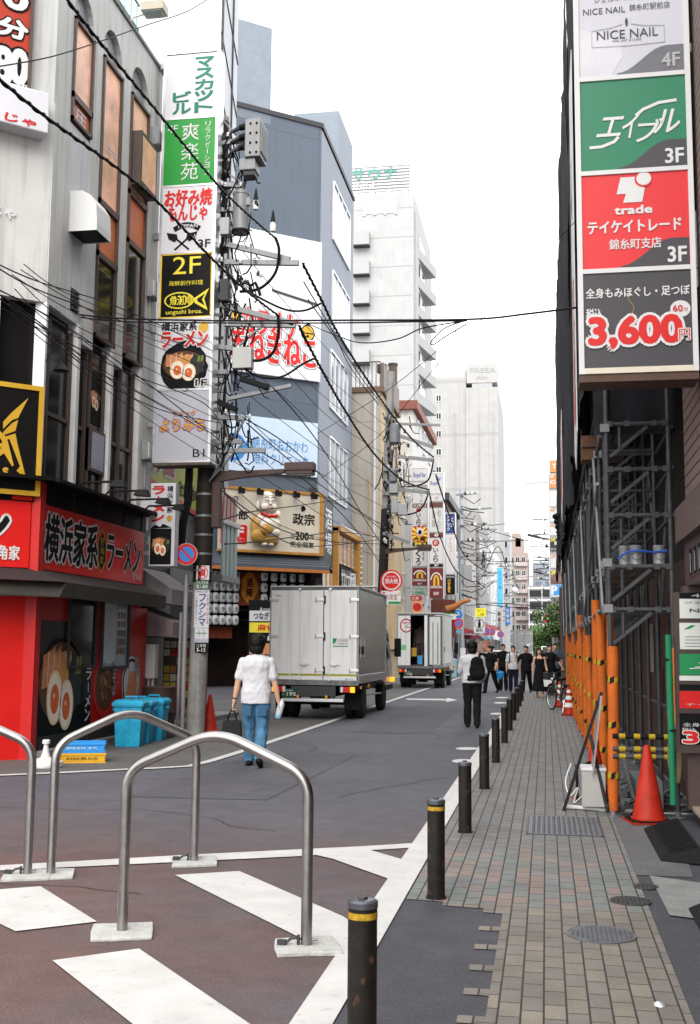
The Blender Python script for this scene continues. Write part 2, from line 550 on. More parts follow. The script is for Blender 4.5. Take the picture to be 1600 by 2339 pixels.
flat('road', [(-70, -8), (-.92, -8), (-.92, 500), (-70, 500)], 0, ASPH)
flat('sidewalk', [(-.93, -8), (1.45, -8), (1.45, 130), (-.93, 130)], .003, ASPH2)
teeth = [(-.28, -2)]
y = 1.0
while y < 6.9:
 teeth += [(-.28, y), (-.4, y), (-.4, y + .1), (-.28, y + .1)]
 y += .4
teeth += [(-.28, 7.02), (-.40, 7.04), (-.40, 7.14), (-.66, 7.17), (-.66, 7.27), (-.9, 7.3), (-.9, 130)]
flat('sidewalk_pavers', teeth + [(.61, 130), (.61, -2)], .008, PAVER)
flat('gutter', [(.615, 8.4), (1.0, 8.4), (1.2, 11.2), (1.3, 60), (.615, 60)], .008, asphalt('gutter concrete', (.1, .1, .1), speck=.3))
flat('concrete_patch', gp((1484, 2004), (1640, 2026), (1640, 2110), (1530, 2095)), .013, asphalt('pale concrete', (.2, .2, .195), speck=.3))
shoulder = gp((-300, 1785), (0, 1773), (289, 1760), (433, 1752), (557, 1717), (750, 1651))
flat('roadside_strip', [(-22, 11)] + shoulder + [(-4.66, 60), (-9, 60), (-9, 40), (-10, 24), (-22, 22)], .004, ASPH3)
struct(MB().box(-13, -7.0, 15.0, 25.2, -.02, .1, CONC).build('kerb_plinth', top=True))
def mark(name, pts, z=.008): return flat(name, pts, z, PAINT)
mark('road_marking', [(-1.09, 3), (-.92, 3), (-.91, 6), (-.92, 45), (-1.1, 45), (-1.1, 7)] , .012)
# widening of the kerb line towards the camera and the hatched no-stopping area
mark('road_marking', gp((0, 1979), (433, 1954.5), (820, 1935.5), (958, 1927), (946, 1938), (847, 1944), (701, 1957), (0, 1990.6)))
mark('road_marking', gp((720, 1955), (847, 1944.5), (924, 1967), (960, 1930), (980, 1945), (893, 2012), (760, 1964)), .0095)
mark('road_marking', gp((-150, 2042), (0, 2034), (93, 2027), (222, 2108), (36, 2130)))
mark('road_marking', gp((400, 2001), (547, 1992), (784, 2096), (850, 2140), (800, 2206), (676, 2140)))
mark('road_marking', gp((120, 2197), (318, 2170), (640, 2390), (400, 2420)))
_sl = [Vector((p[0], p[1])) for p in gp((-300, 1785), (-60, 1775), (0, 1772.5), (150, 1766), (289, 1759), (360, 1756), (433, 1751.5), (480, 1740), (557, 1716), (650, 1685), (750, 1651))] + [Vector((-4.62, 30)), Vector((-4.64, 70)), Vector((-4.7, 120))]
b = MB(); b.band(_sl, .14, .012, PAINT); struct(b.build('road_marking', top=True))
for pts in ([(929, 1596), (1022, 1597), (1022, 1594.5), (1046, 1599.5), (1020, 1604), (1020, 1600.5), (929, 1599)],):
 mark('road_marking', gp(*pts))
for cx, cy, hw, hh in ((1068, 1711, 27, 3.4), (1057, 1739.6, 25, 4.6), (1147, 1594, 15, 1.4), (1143, 1606, 15, 1.8), (1134, 1631, 15, 2.3)):
 mark('road_marking', gp(*[(cx + hw * math.cos(a * math.pi / 6), cy + hh * math.sin(a * math.pi / 6)) for a in range(12)]))
r = random.Random(21)
CRK = mat('road crack filler', (.03, .029, .031), .7, var=.4, scale=12)
b = MB()
for (x, y, a, n) in ((-5.5, 10.5, 5, 22), (-2.2, 12, 100, 20), (-3.6, 17, 80, 26), (-1.9, 20, 95, 30), (-6, 6.4, 20, 18), (-2.6, 7.1, 160, 14), (-3.2, 27, 88, 40), (-8, 12, 10, 26)):
 pts = [(x, y)]
 for k in range(n):
  a += r.uniform(-22, 22); pts.append((pts[-1][0] + .16 * math.cos(rad(a)), pts[-1][1] + .16 * math.sin(rad(a))))
  if pts[-1][0] > -1.2: pts.pop(); break
 if len(pts) > 2: b.band(pts, .011, .0065, CRK)
struct(b.build('road_cracks', top=True))
flat('road_patch', [(-4.4, 11.5), (-2.9, 11.6), (-2.8, 16.8), (-4.3, 16.7)], .0045, asphalt('older road patch', (.064, .062, .07)))
flat('road_patch', [(-3.6, 21), (-2.2, 21), (-2.2, 33), (-3.6, 33)], .0045, asphalt('newer road patch', (.056, .055, .063)))
# manhole lids, hand holes, stud, rubber ramps
STEELPLATE = mat('worn steel plate', (.15, .155, .165), .5, .6, var=.3, scale=6)
IRON = mat('cast iron', (.07, .068, .068), .55, .5, var=.3, scale=8)
t = thing('access_cover', 'rectangular steel cover plate with raised studs set in the pavers beside the black sign stand', 'manhole cover', (.14, 10.53, .008))
b = LX(t)
b.box(-.31, .31, -.52, .54, 0, .008, STEELPLATE); b.build('plate', t)
b = LX(t)
for i in range(13):
 for j in range(20):
  x, y = -.27 + i * .045, -.48 + j * .051
  b.box(x - .012, x + .012, y - .008, y + .008, .008, .0125, STEELPLATE, Matrix.Translation((x, y, 0)) @ Matrix.Rotation(rad(45 if (i + j) % 2 else -45), 4, 'Z') @ Matrix.Translation((-x, -y, 0)))
b.build('studs', t)
b = LX(t)
for r in ((-.33, -.31, -.54, .56), (.31, .33, -.54, .56), (-.33, .33, -.54, -.52), (-.33, .33, .54, .56)): b.box(*r, 0, .006, IRON)
b.build('frame', t)
def manhole(x, y, r, label, m, studs=True):
 t = thing('manhole_cover', label, 'manhole cover', (x, y, .008))
 b = LX(t); b.lathe([(r, 0), (r, .007), (r * .93, .007), (r * .93, .004), (r * .9, .004), (r * .9, .007)], (0, 0, 0), m, 36); b.build('lid', t)
 if studs:
  b = LX(t); n = int(r / .022)
  for i in range(-n, n + 1):
   for j in range(-n, n + 1):
    px, py = i * .026, j * .026
    if math.hypot(px, py) < r * .85:
     b.box(px - .009, px + .009, py - .005, py + .005, .007, .0105, m, Matrix.Translation((px, py, 0)) @ Matrix.Rotation(rad(45 if (i + j) % 2 else -45), 4, 'Z') @ Matrix.Translation((-px, -py, 0)))
  b.build('studs', t)
p = G(1373, 2139); manhole(p.x, p.y, .195, 'round grey steel manhole lid with raised grid in the foreground pavers', STEELPLATE)
p = G(1441, 2062); manhole(p.x, p.y, .13, 'dark oval hand hole lid, the nearer of two by the pale concrete patch', IRON)
p = G(1476, 2029); manhole(p.x, p.y, .085, 'small dark hand hole lid, the farther of two by the pale concrete patch', IRON)
p = G(1509, 2300)
b = MB(); b.lathe([(.032, 0), (.03, .006), (.02, .011), (.004, .014)], (p.x, p.y, .008), ALU, 16); tag(b.build('survey_stud', smooth=True), 'small shiny metal stud set in the pavers at lower right', 'stud')
def ramp(x0, x1, y0, y1, label):
 t = thing('rubber_ramp', label, 'ramp', ((x0 + x1) / 2, (y0 + y1) / 2, .012))
 b = LX(t); hx, hy = (x1 - x0) / 2, (y1 - y0) / 2
 vs = [(-hx, -hy + .12, 0), (hx, -hy, 0), (hx, hy, 0), (-hx, hy - .12, 0), (-hx + .05, -hy + .16, .035), (hx, -hy + .05, .1), (hx, hy - .05, .1), (-hx + .05, hy - .16, .035)]
 b.add(vs, [(3, 2, 1, 0), (4, 5, 6, 7), (0, 1, 5, 4), (1, 2, 6, 5), (2, 3, 7, 6), (3, 0, 4, 7)], RUBBER)
 b.build('ramp_body', t, bevel=.01)
 b = LX(t)
 for i in range(int((y1 - y0) / .07) - 3):
  yy = -hy + .2 + i * .07
  if yy < hy - .18: b.bar((-hx + .08, yy, .043), (hx - .03, yy, .1), .02, .012, RUBBER)
 b.build('tread_ribs', t)
ramp(.83, 1.14, 8.85, 10.6, 'black ribbed rubber kerb ramp just in front of the big red traffic cone')
ramp(.84, 1.12, 5.9, 7.5, 'black ribbed rubber kerb ramp lying beside the pale concrete patch')
# bollards
BOLL = mat('chipped brown-black bollard paint', (.014, .0105, .009), .55, .1, var=.8, scale=14, streak=.3)
RUSTP = mat('rust blotch', (.06, .027, .014), .8, var=.5, scale=20)
def bollard(x, y, label, h=.62):
 t = thing('bollard', label, 'bollard', (x, y, .008), 0, 'bollards along the pavement edge')
 b = LX(t); b.lathe([(.067, 0), (.067, .012), (.057, .014), (.057, h - .03)], (0, 0, 0), BOLL, 28); b.build('post', t, smooth=True)
 if y < 9: b = LX(t); b.lathe([(.0585, h - .07), (.0585, h - .045)], (0, 0, 0), mat('scuffed yellow band', (.4, .24, .015), .7, var=.75, scale=25), 28); b.build('band', t, smooth=True)
 b = LX(t); b.lathe([(.06, h - .03), (.06, h - .008), (.054, h - .002), (.02, h + .002)], (0, 0, 0), mat('dull steel cap', (.12, .13, .145), .35, .7), 28)
 b.box(-.012, .012, -.035, .035, h + .0, h + .012, IRON); b.tube([(-.02, 0, h + .008), (.02, 0, h + .008)], .006, IRON); b.build('cap', t, smooth=True)
 b = LX(t)
 r = random.Random(int(y * 100))
 for i in range(9):
  a, z, k = r.uniform(3.3, 6.1), r.uniform(.04, h - .12), r.uniform(.004, .012)
  vs = [(.0576 * math.cos(a + q * math.cos(n * 1.05) * 17 * k / 1), .0576 * math.sin(a + q * math.cos(n * 1.05) * 17 * k), z + 1.6 * k * math.sin(n * 1.05) * r.uniform(.7, 1.2)) for n in range(6) for q in (1,)]
  b.add(vs, [tuple(range(6))], RUSTP)
 b.build('rust_patches', t)
 return t
for i, (y, l) in enumerate(((4.42, 'brown-black steel bollard nearest the camera with a worn yellow band'), (7.37, 'bollard at the corner of the dark asphalt patch, second from the camera'),
  (9.98, 'bollard with most of its paint chipped to rust, third from the camera'), (13.07, 'bollard level with the A-shaped sign stand, fourth from the camera'), (16.06, 'fifth bollard from the camera, beside the two white oval road marks'), (19.4, 'sixth bollard from the camera, between the oval marks and the bicycle'),
  (22.4, 'bollard nearly level with the man with the backpack'), (25.5, 'bollard just beyond the man with the backpack'), (28.6, 'bollard level with the parked bicycle'), (31.8, 'bollard just past the parked bicycle'), (35, 'farthest bollard, in front of the walking group'))):
 bollard(-.715 - max(0, (i - 5)) * .008, y, l, .62 if i != 2 else .6)
# stainless hoop barriers
INOX = mat('brushed stainless tube', (.34, .33, .32), .33, 1.0, var=.12, scale=14)
PADC = mat('rough mortar pad', (.42, .42, .4), .85, var=.25, scale=9, bump=.5)
def hoop(name_label, A, B, hc, hp, lock):
 A, B = Vector((*A, 0)), Vector((*B, 0))
 c = (A + B) / 2
 t = thing('hoop_barrier', name_label, 'barrier', c, 0, 'stainless hoop barriers closing the hatched area')
 d = (B - A); L = d.length; d.normalize()
 key = [Vector((0, 0)), Vector((0, hc)), Vector((L / 2, hp)), Vector((L, hc)), Vector((L, 0))]
 path = [key[0]]
 for i in (1, 2, 3):
  p0, p1, p2 = key[i - 1], key[i], key[i + 1]
  rr = .13 if i != 2 else .16
  a = p1 + (p0 - p1).normalized() * rr; e = p1 + (p2 - p1).normalized() * rr
  for k in range(9):
   q = k / 8
   path.append(a * (1 - q) ** 2 + p1 * 2 * q * (1 - q) + e * q * q)
 path.append(key[4])
 b = MB(); b.tube([A + d * p.x + Vector((0, 0, p.y)) for p in path], .0303, INOX, 20); b.build('tube_frame', t, smooth=True)
 for k, P in enumerate((A, B)):
  b = MB(); r = random.Random(int(P.x * 90));
  ang = .35
  pts = []
  for sx, sy in ((-1, -1), (0, -1), (1, -1), (1, 0), (1, 1), (0, 1), (-1, 1), (-1, 0)):
   x, yv = sx * .16 * r.uniform(.92, 1.1), sy * .16 * r.uniform(.92, 1.1)
   pts.append((P.x + x * math.cos(ang) - yv * math.sin(ang), P.y + x * math.sin(ang) + yv * math.cos(ang)))
  b.prism(pts, .0, .02 + .004 * (int(P.x * 37) % 3), PADC); b.build('mortar_pad', t, bevel=.006)
  if k in lock:
   b = MB(); q = P + Vector((-.05, -.02, 0))
   b.tube([q + Vector((.01, 0, .02)), q + Vector((.01, 0, .075))], .009, DGREY); b.tube([q + Vector((-.06, -.02, .03)), q + Vector((-.03, 0, .055)), q + Vector((.0, 0, .06))], .008, DGREY)
   b.box(q.x - .1, q.x - .055, q.y - .03, q.y + .0, .022, .05, DGREY); b.tube([P + Vector((-.05, 0, .05)), P + Vector((.06, 0, .05))], .007, GALV); b.build('padlock', t)
hoop('nearest of the three stainless hoop barriers, standing in front of the other two', (-2.355, 6.14), (-1.28, 6.04), .9, 1.13, (1,))
hoop('middle stainless hoop barrier, framing the blue bins and ramen mural behind', (-3.42, 7.52), (-2.59, 8.17), .9, 1.13, (1,))
hoop('stainless hoop barrier whose right leg stands next to the middle hoop', (-4.62, 7.25), (-3.56, 7.45), .9, 1.13, (1,))
# ------------------------------------------------------------ left side: corner building with the ramen shop
K = 1.00629
def dq(pl, x, y, d=0): return pl.q(x * K, y * K, d)
def dr(pl, x0, y0, x1, y1, d=0): return pl.rect(x0 * K, y0 * K, x1 * K, y1 * K, d)
def tx(b, pl, s, x0, y0, x1, y1, m, z=.006, **kw):
 u0, v0, u1, v1 = dr(pl, x0, y0, x1, y1)
 return b.text(s, u0, v0, u1, v1, m, z, **kw)
PORK = mat('printed pork slices', (.6, .24, .11), .5, var=.45, scale=9)
EGGW = mat('printed egg white', (.75, .6, .38), .5)
YOLK = mat('printed egg yolk', (.62, .12, .02), .5, var=.3)
NORI = mat('printed nori seaweed', (.015, .02, .015), .5)
SCAL = mat('printed green onion', (.14, .3, .05), .5, var=.5, scale=20)
BROTH = mat('printed broth', (.1, .04, .012), .5, var=.4, scale=8)
def bowl_art(b, cx, cy, w, h, z, seed=1, plate=INK, rim=None):
 """printed picture of a noodle bowl: pork fan, seaweed, eggs"""
 r = random.Random(seed)
 X = lambda a: cx + a * w / 2
 Y = lambda a: cy + a * h / 2
 if rim: b.ell(cx, cy - .1 * h, w * .5, h * .46, z, rim); z += .002
 b.ell(cx, cy - .08 * h, w * .48, h * .44, z, plate, n=26, jit=.03, seed=seed)
 b.ell(cx, cy + .02 * h, w * .43, h * .3, z + .001, BROTH)
 for i in range(5):
  a = -.75 + i * .22
  b.poly([(X(a), Y(-.05)), (X(a + .25), Y(.0)), (X(a + .2 + .06), Y(.5 + .1 * math.sin(i))), (X(a + .02), Y(.42 + .1 * r.random()))], z + .002 + i * .0007, PORK)
  b.band([(X(a + .2), Y(-.02)), (X(a + .22), Y(.5))], w * .012, z + .0026 + i * .0007, EGGW)
 b.poly([(X(.2), Y(-.4)), (X(.85), Y(-.3)), (X(.8), Y(.35)), (X(.45), Y(.5)), (X(.25), Y(.2))], z + .006, NORI)
 for i in range(5): b.band([(X(.55 + i * .06), Y(.15)), (X(.6 + i * .06), Y(.42))], w * .03, z + .0065, SCAL if i % 2 else BROTH)
 b.ell(X(.08), Y(.16), w * .1, h * .12, z + .0068, mat('printed soft egg', (.55, .25, .06), .4))
 for ex, ey, ea in ((-.25, -.18, 1), (.22, -.3, .95)):
  b.ell(X(ex), Y(ey), w * .155 * ea, h * .2 * ea, z + .007, EGGW, n=24)
  b.ell(X(ex), Y(ey), w * .135 * ea, h * .175 * ea, z + .0078, mat('printed egg inside', (.8, .72, .6), .5))
  b.ell(X(ex), Y(ey - .02), w * .085 * ea, h * .11 * ea, z + .0086, YOLK, n=20)
  b.ell(X(ex - .03), Y(ey + .03), w * .018, h * .02, z + .0093, EGGW, n=8)
PA = Plane((-7.2, 0), (0, 1))                      # street face: u is the distance along the street
PC = Plane((-7.2, 14.87), (.731, .682))            # chamfer face, u = 0 at the corner
WALL = mat('weathered cream render', (.52, .52, .5), .8, var=.12, scale=1.1, streak=.28, bump=.25, bscale=60)
CORR = ridged('corrugated grey cladding', (.54, .55, .57), 1, .085, .78, .3, streak=.3)
DARK = mat('black facade panels', (.006, .005, .005), .55, var=.4, scale=1, spec=.12)
MULL = mat('white window mullion', (.6, .6, .6), .5, streak=.2)
BROWNM = mat('dark bronze window frame', (.09, .065, .055), .5, .2)
cb = thing('corner_building', 'weathered cream corner building with tall arched windows above the red ramen shop', 'building', (-7.2, 14.87, 0))
H1 = 12.62
b = MB()
foot = [(-7.35, 15.0), (-7.35, 19.5), (-15, 19.5), (-15, 7.9), (-7.46, 14.93)]
b.prism(foot, 0, H1 - .12, DARK)
b.build('core', cb)
cols3 = [(15.45, 16.22), (16.62, 17.47), (17.9, 18.8)]
b = MB(PA)
def arch(b, u0, u1, spring, top, pl_m, z0, z1):
 n = 10; r = (u1 - u0) / 2; c = (u0 + u1) / 2
 arc = [(c - r * math.cos(math.pi * i / n), spring + r * 1.25 * math.sin(math.pi * i / n)) for i in range(n + 1)]
 for i in range(n):
  a, e = arc[i], arc[i + 1]
  b.add([(a[0], a[1], z1), (e[0], e[1], z1), (e[0], top, z1), (a[0], top, z1)], [(0, 1, 2, 3)], pl_m)
  b.add([(a[0], a[1], z1), (e[0], e[1], z1), (e[0], e[1], z0), (a[0], a[1], z0)], [(0, 1, 2, 3)], pl_m)
SPR = 11.55
for u0, u1 in cols3: arch(b, u0, u1, SPR, 12.3, WALL, -.15, 0)
b.box(14.87, 15.45, SPR, 12.3, -.15, 0, WALL)
for a, e in ((16.22, 16.62), (17.47, 17.9), (18.8, 19.5)): b.box(a, e, SPR, 12.3, -.15, 0, WALL)
b.box(14.87, 19.5, 12.3, H1, -.15, 0, WALL)
b.box(14.87, 15.45, 9.7, SPR, -.15, 0, WALL)
b.box(18.8, 19.5, 3.9, SPR, -.15, 0, WALL)
for a, e in ((16.22, 16.62), (17.47, 17.9)): b.box(a, e, 6.35, SPR, -.15, 0, WALL)
b.T = PC.M
b.box(-7, 0, 6.6, H1, -.15, 0, WALL)
b.build('wall', cb)
b = MB(PA)
b.box(14.87, 16.22, 6.6, 9.7, -.15, -.004, CORR)
b.box(14.88, 15.4, 6.6, 9.7, -.004, .015, WALL)
b.build('cladding', cb)
b = MB(PA); b.box(14.85, 19.55, H1, H1 + .06, -.4, .04, mat('stained coping', (.24, .24, .23), .8, var=.5, scale=4)); b.T = PC.M; b.box(-7, 0, H1, H1 + .06, -.4, .04, MATS['stained coping']); b.build('parapet_coping', cb)
b = MB(PA)
for a, wd in ((16.0, .1), (17.36, .1), (18.7, .1), (14.86, .06)): b.box(a, a + wd, 3.9, 6.6, -.15, .03, MULL)
b.T = PC.M; b.box(-.72, -.66, 3.9, 6.6, -.15, .03, MULL); b.build('mullions', cb)
# upper floor: dark glazed bays and posters in the arched bays
FLESH = mat('printed massage photo', (.9, .5, .34), .35, var=.45, scale=1.6)
TAN = mat('brown poster film', (.55, .14, .04), .4, var=.25)
def bay(name, u0, u1, v0, v1, m, d=-.03, frame=True):
 b = MB(PA); b.box(u0 + .03, u1 - .03, v0 + .03, v1 - .03, d, d + .02, m)
 o = b.build(name, cb)
 if frame:
  b = MB(PA)
  for r in ((u0, u1, v0, v0 + .05), (u0, u1, v1 - .05, v1), (u0, u0 + .05, v0, v1), (u1 - .05, u1, v0, v1)): b.box(r[0], r[1], r[2], r[3], d, d + .07, BROWNM)
  b.build('window_frame', cb)
 return o
for (u0, u1), bot, pb in zip(cols3, (9.75, 6.5, 6.5), (10.15, 8.9, 9.6)):
 b = MB(PA); b.box(u0, u1, SPR - .3, 12.25, -.14, -.1, mat('dusty arch glass', (.26, .27, .28), .25, var=.2)); b.build('arch_window', cb)
 bay('poster_window', u0, u1, pb, SPR - .1, FLESH)
 bay('poster_window', u0, u1, pb - .9 if bot < 9 else bot, pb, TAN)
for (u0, u1), tops in zip(cols3[1:], ((8.0, 6.6), (8.7, 6.6))):
 bay('window', u0, u1, tops[1], tops[0], GLASS)
 b = MB(PA); b.box(u0 + .02, u1 - .02, (tops[0] + tops[1]) / 2 - .03, (tops[0] + tops[1]) / 2 + .03, -.1, -.04, BROWNM); b.build('window_rail', cb)
b = MB(PA); tx(b, PA, '指圧', 146, 208, 196, 296, WHITE, -.004, bold=.04); b.build('poster_lettering', cb)
b = MB(PA); tx(b, PA, 'アロマ', 226, 305, 268, 372, WHITE, -.004, bold=.03); b.build('poster_lettering', cb)
b = MB(PA); tx(b, PA, '足裏', 294, 385, 332, 452, WHITE, -.004, bold=.03); b.build('poster_lettering', cb)
b = MB(PA); tx(b, PA, 'お好み', 218, 490, 256, 515, RED, -.004, bold=.03); b.build('poster_lettering', cb)
b = MB(PA); tx(b, PA, '魚河岸', 212, 598, 254, 632, WHITE, -.004, bold=.02); b.build('poster_lettering', cb)
# projecting casement on the third arch
b = MB(PA); b.box(17.98, 18.78, 9.75, 10.75, .02, .2, BROWNM); b.rect(18.03, 9.83, 18.73, 10.67, .203, FLESH); b.build('casement_window', cb)
# black second floor glazing
for a, e in ((16.15, 16.55), (16.75, 17.3), (17.55, 18.0), (18.05, 18.62), (15.2, 15.95)):
 b = MB(PA); b.box(a, e, 3.95, 6.4, -.16, -.11, GLASS); b.box(a - .03, a, 3.9, 6.45, -.16, -.05, BROWNM); b.box(e, e + .03, 3.9, 6.45, -.16, -.05, BROWNM); b.box(a, e, 5.0, 5.06, -.12, -.07, BROWNM); b.build('shop_window', cb)
b = MB(PA); b.box(16.72, 17.33, 4.4, 5.1, -.1, -.02, BROWNM); b.rect(16.77, 4.45, 17.28, 5.05, -.015, mat('lilac film', (.3, .3, .38), .3)); tx(b, PA, 'よりみ', 203, 960, 246, 985, mat('purple ink', (.25, .08, .3), .5), -.01, bold=.02); b.build('open_casement', cb)
b = MB(PA); b.rect(16.75, 5.2, 17.3, 6.1, -.1, INK); bowl_art(b, 17.02, 5.62, .5, .5, -.095); b.build('window_poster', cb)
b = MB(PC); b.box(-2.5, -.9, 6.9, 9.3, -.02, .02, mat('maroon window film', (.09, .015, .015), .35, var=.3)); b.box(-.95, -.88, 6.6, 9.5, -.02, .06, MULL); tx(b, PC, 'じゃ', -20, 462, 34, 500, WHITE, .03, bold=.03); b.build('maroon_window', cb)
b = MB(PC); b.box(-4, -.72, 3.9, 6.6, -.1, .0, DARK); b.box(-4, -.72, 6.55, 6.65, -.02, .04, BROWNM); b.build('dark_cladding', cb)
# vent hood, louvre, roof light, balcony rail
t = thing('vent_hood', 'white metal vent hood with open underside on the cream wall', 'vent', tuple(PA.p(15.9, 8.35, 0)))
b = MB(PA); u0, v0, u1, v1 = dr(PA, 163, 390, 222, 475, .3)
u0, u1, v0, v1 = 15.55, 16.12, 7.95, 8.6
pr = [(0, v1), (.2, v1), (.34, v1 - .08), (.44, v1 - .24), (.46, v0 + .12), (.46, v0), (0, v0)]
vs = [(u, p[1], p[0]) for u in (u0, u1) for p in pr]; n = len(pr)
b.add(vs, [tuple(range(n)), tuple(range(2 * n - 1, n - 1, -1))] + [(i, n + i, n + i + 1, i + 1) for i in range(n - 2)], WHITE)
b.box(u0 + .02, u1 - .02, v0 + .01, v0 + .02, .0, .44, BLACK); b.build('hood', t, bevel=.008)
b = MB(PA)
for i in range(5): b.box(15.74, 15.98, 6.78 + i * .07, 6.82 + i * .07, 0, .03, DGREY)
b.rect(15.72, 6.76, 16.0, 7.12, .001, BLACK); o = b.build('wall_louvre'); tag(o, 'small black louvre grille low on the grey corrugated cladding', 'vent')
t = thing('balcony_rail', 'pale green railing on the roof edge of the cream corner building', 'railing', (-7.6, 17.2, H1))
b = MB()
for i in range(12): b.tube([(-7.5, 15.5 + i * .3, H1 + .05), (-7.5, 15.5 + i * .3, H1 + 1.1)], .015, mat('green rail paint', (.2, .38, .36), .5))
b.build('balusters', t); b = MB()
for z in (.12, .6, 1.1): b.tube([(-7.5, 15.4, H1 + z), (-7.5, 18.9, H1 + z)], .025, MATS['green rail paint'])
b.build('rails', t)
t = thing('floodlight', 'small floodlight on a curved arm above the parapet', 'lamp', (-7.4, 17.9, H1))
b = MB(); b.tube([(-7.4, 17.9, H1), (-7.2, 17.9, H1 + .25), (-6.95, 17.9, H1 + .3)], .02, WHITE); b.build('arm', t)
b = MB(); b.box(-7.02, -6.6, 17.75, 18.05, H1 + .28, H1 + .45, mat('beige lamp housing', (.4, .36, .28), .5)); b.box(-6.98, -6.64, 17.77, 18.03, H1 + .26, H1 + .28, PGLASS); b.build('lamp_head', t, bevel=.01)
t = thing('wall_lamp', 'black bell shaped wall lamp on the dark second floor', 'lamp', tuple(PA.p(15.0, 5.75, .1)))
q = PA.p(15.02, 5.6, .22)
b = MB(); b.lathe([(.02, .3), (.03, .12), (.05, .1), (.12, 0), (.115, 0)][::-1], q, BLACK, 16); b.build('shade', t); b = MB(); b.tube([PA.p(14.9, 5.65, 0), PA.p(14.95, 5.95, .12), q + Vector((0, 0, .3))], .012, BLACK); b.build('arm', t)
for zc, l in ((8.0, 'pale junction box on the wall edge beside the okonomiyaki panel'), (4.95, 'grey junction box on the wall edge beside the snack bar panel'), (10.95, 'rusty edged bracket box near the top of the cream wall')):
 b = MB(PA); b.box(18.95, 19.3, zc, zc + .35, 0, .12, GREY); b.box(18.97, 19.28, zc + .03, zc + .32, .12, .135, WHITE if zc < 9 else GREY); b.tube([(19.1, zc, .03), (19.1, zc - .5, .03)], .015, GREY); tag(b.build('junction_box', bevel=.01), l, 'junction box')
# corner shop front (ground floor)
REDW = mat('red shop wall paint', (.42, .008, .006), .42, var=.1, scale=1.2)
BLKMURAL = mat('black mural board', (.007, .006, .006), .4, var=.3)
b = MB(PA); b.box(14.9, 19.45, 1.0, 2.6, -.15, .02, REDW); b.box(14.9, 19.45, .0, 1.0, -.15, .02, REDW); b.T = PC.M; b.box(-6, 0, 0, 2.7, -.15, .02, mat('lit tone red shop wall', (.56, .012, .01), .42)); b.T = Matrix.Identity(4)  # chamfer wall gets a brighter copy of the red, its light put in colour
b.box(-7.28, -7.1, 14.78, 14.95, 0, 3.95, REDW); b.build('shop_front', cb)
b = MB(PA); b.box(14.9, 19.45, 0, .28, .02, .06, mat('sooty plinth', (.025, .024, .023), .7, var=.4)); b.build('plinth', cb)
b = MB(PA); m0 = dr(PA, 75, 1430, 190, 1660)
b.box(14.97, 17.0, .28, 1.95, .02, .03, BLKMURAL)
bowl_art(b, 15.85, 1.0, 1.75, 2.0, .034, 3)
b.text('ラーメン', 16.76, .4, 16.95, 1.25, WHITE, .04, vert=True, bold=.03, edge=INK, ew=.07); b.build('mural', cb)
b = MB(PA); b.ell(17.55, .93, .46, .5, .03, mat('printed red bowl', (.5, .02, .02), .4)); b.ell(17.55, .95, .38, .42, .033, BROTH)
for i in range(26):
 r = random.Random(i); a = r.uniform(0, 6.3); k = r.uniform(0, .3)
 b.band([(17.55 + k * math.cos(a), .95 + k * math.sin(a)), (17.55 + k * math.cos(a) + r.uniform(-.12, .12), .95 + k * math.sin(a) + r.uniform(.05, .14))], .025, .034 + i * .0003, r.choice((SCAL, PORK, NORI, SCAL, RED)))
b.text('油そば', 17.83, .75, 17.98, 1.35, WHITE, .05, vert=True, edge=INK, ew=.07)
b.ell(18.75, .93, .44, .48, .03, WHITE); b.ell(18.75, .93, .41, .44, .033, INK); b.ell(18.75, .93, .37, .39, .035, mat('printed plate', (.5, .5, .52), .4))
for i in range(6): b.poly([(18.5 + i * .08, .75), (18.58 + i * .08, .72), (18.7 + i * .07, 1.12), (18.62 + i * .07, 1.16)], .037 + i * .0006, PORK)
b.text('餃子', 18.85, 1.02, 19.02, 1.42, WHITE, .05, vert=True, edge=INK, ew=.07); b.build('menu_mural', cb)
for u0, u1, v0, v1 in ((16.05, 17.05, 1.28, 2.35), (17.36, 18.48, 1.25, 2.32)):
 b = MB(PA); b.box(u0, u1, v0, v1, .02, .034, GLASS if u0 < 17 else mat('frosted glass', (.28, .31, .32), .3, var=.3)); o = b.build('window', cb)
 b = MB(PA)
 for r in ((u0, u1, v0 - .04, v0), (u0, u1, v1, v1 + .04), (u0 - .04, u0, v0 - .04, v1 + .04), (u1, u1 + .04, v0 - .04, v1 + .04)): b.box(*r, .02, .07, DGREY)
 b.build('window_frame', o)
b = MB(PA); b.rect(17.4, 1.3, 17.95, 2.28, .036, mat('white blind', (.52, .54, .54), .5)); b.rect(18.0, 1.85, 18.4, 2.2, .037, WHITE)
for i in range(5):
 for j in range(3): b.rect(18.03 + j * .12, 1.45 + i * .15, 18.12 + j * .12, 1.56 + i * .15, .0385, mat('small menu photos', (.2, .1, .06), .5, var=.6, scale=15))
b.build('window_notices', cb)
# dried garland hanging under the awning
b = MB(PA); r = random.Random(4)
for i in range(150):
 u = r.uniform(15.9, 18.7); b.band([(u, 2.5), (u + r.uniform(-.06, .06), 2.5 - r.uniform(.04, .22) * (1.2 if u > 17.8 else .8))], .012, .1 + r.uniform(-.03, .05), mat('dry garland', (.05, .03, .02), .9))
o = b.build('garland'); tag(o, 'dry dark garland hanging under the shop awning', 'garland')
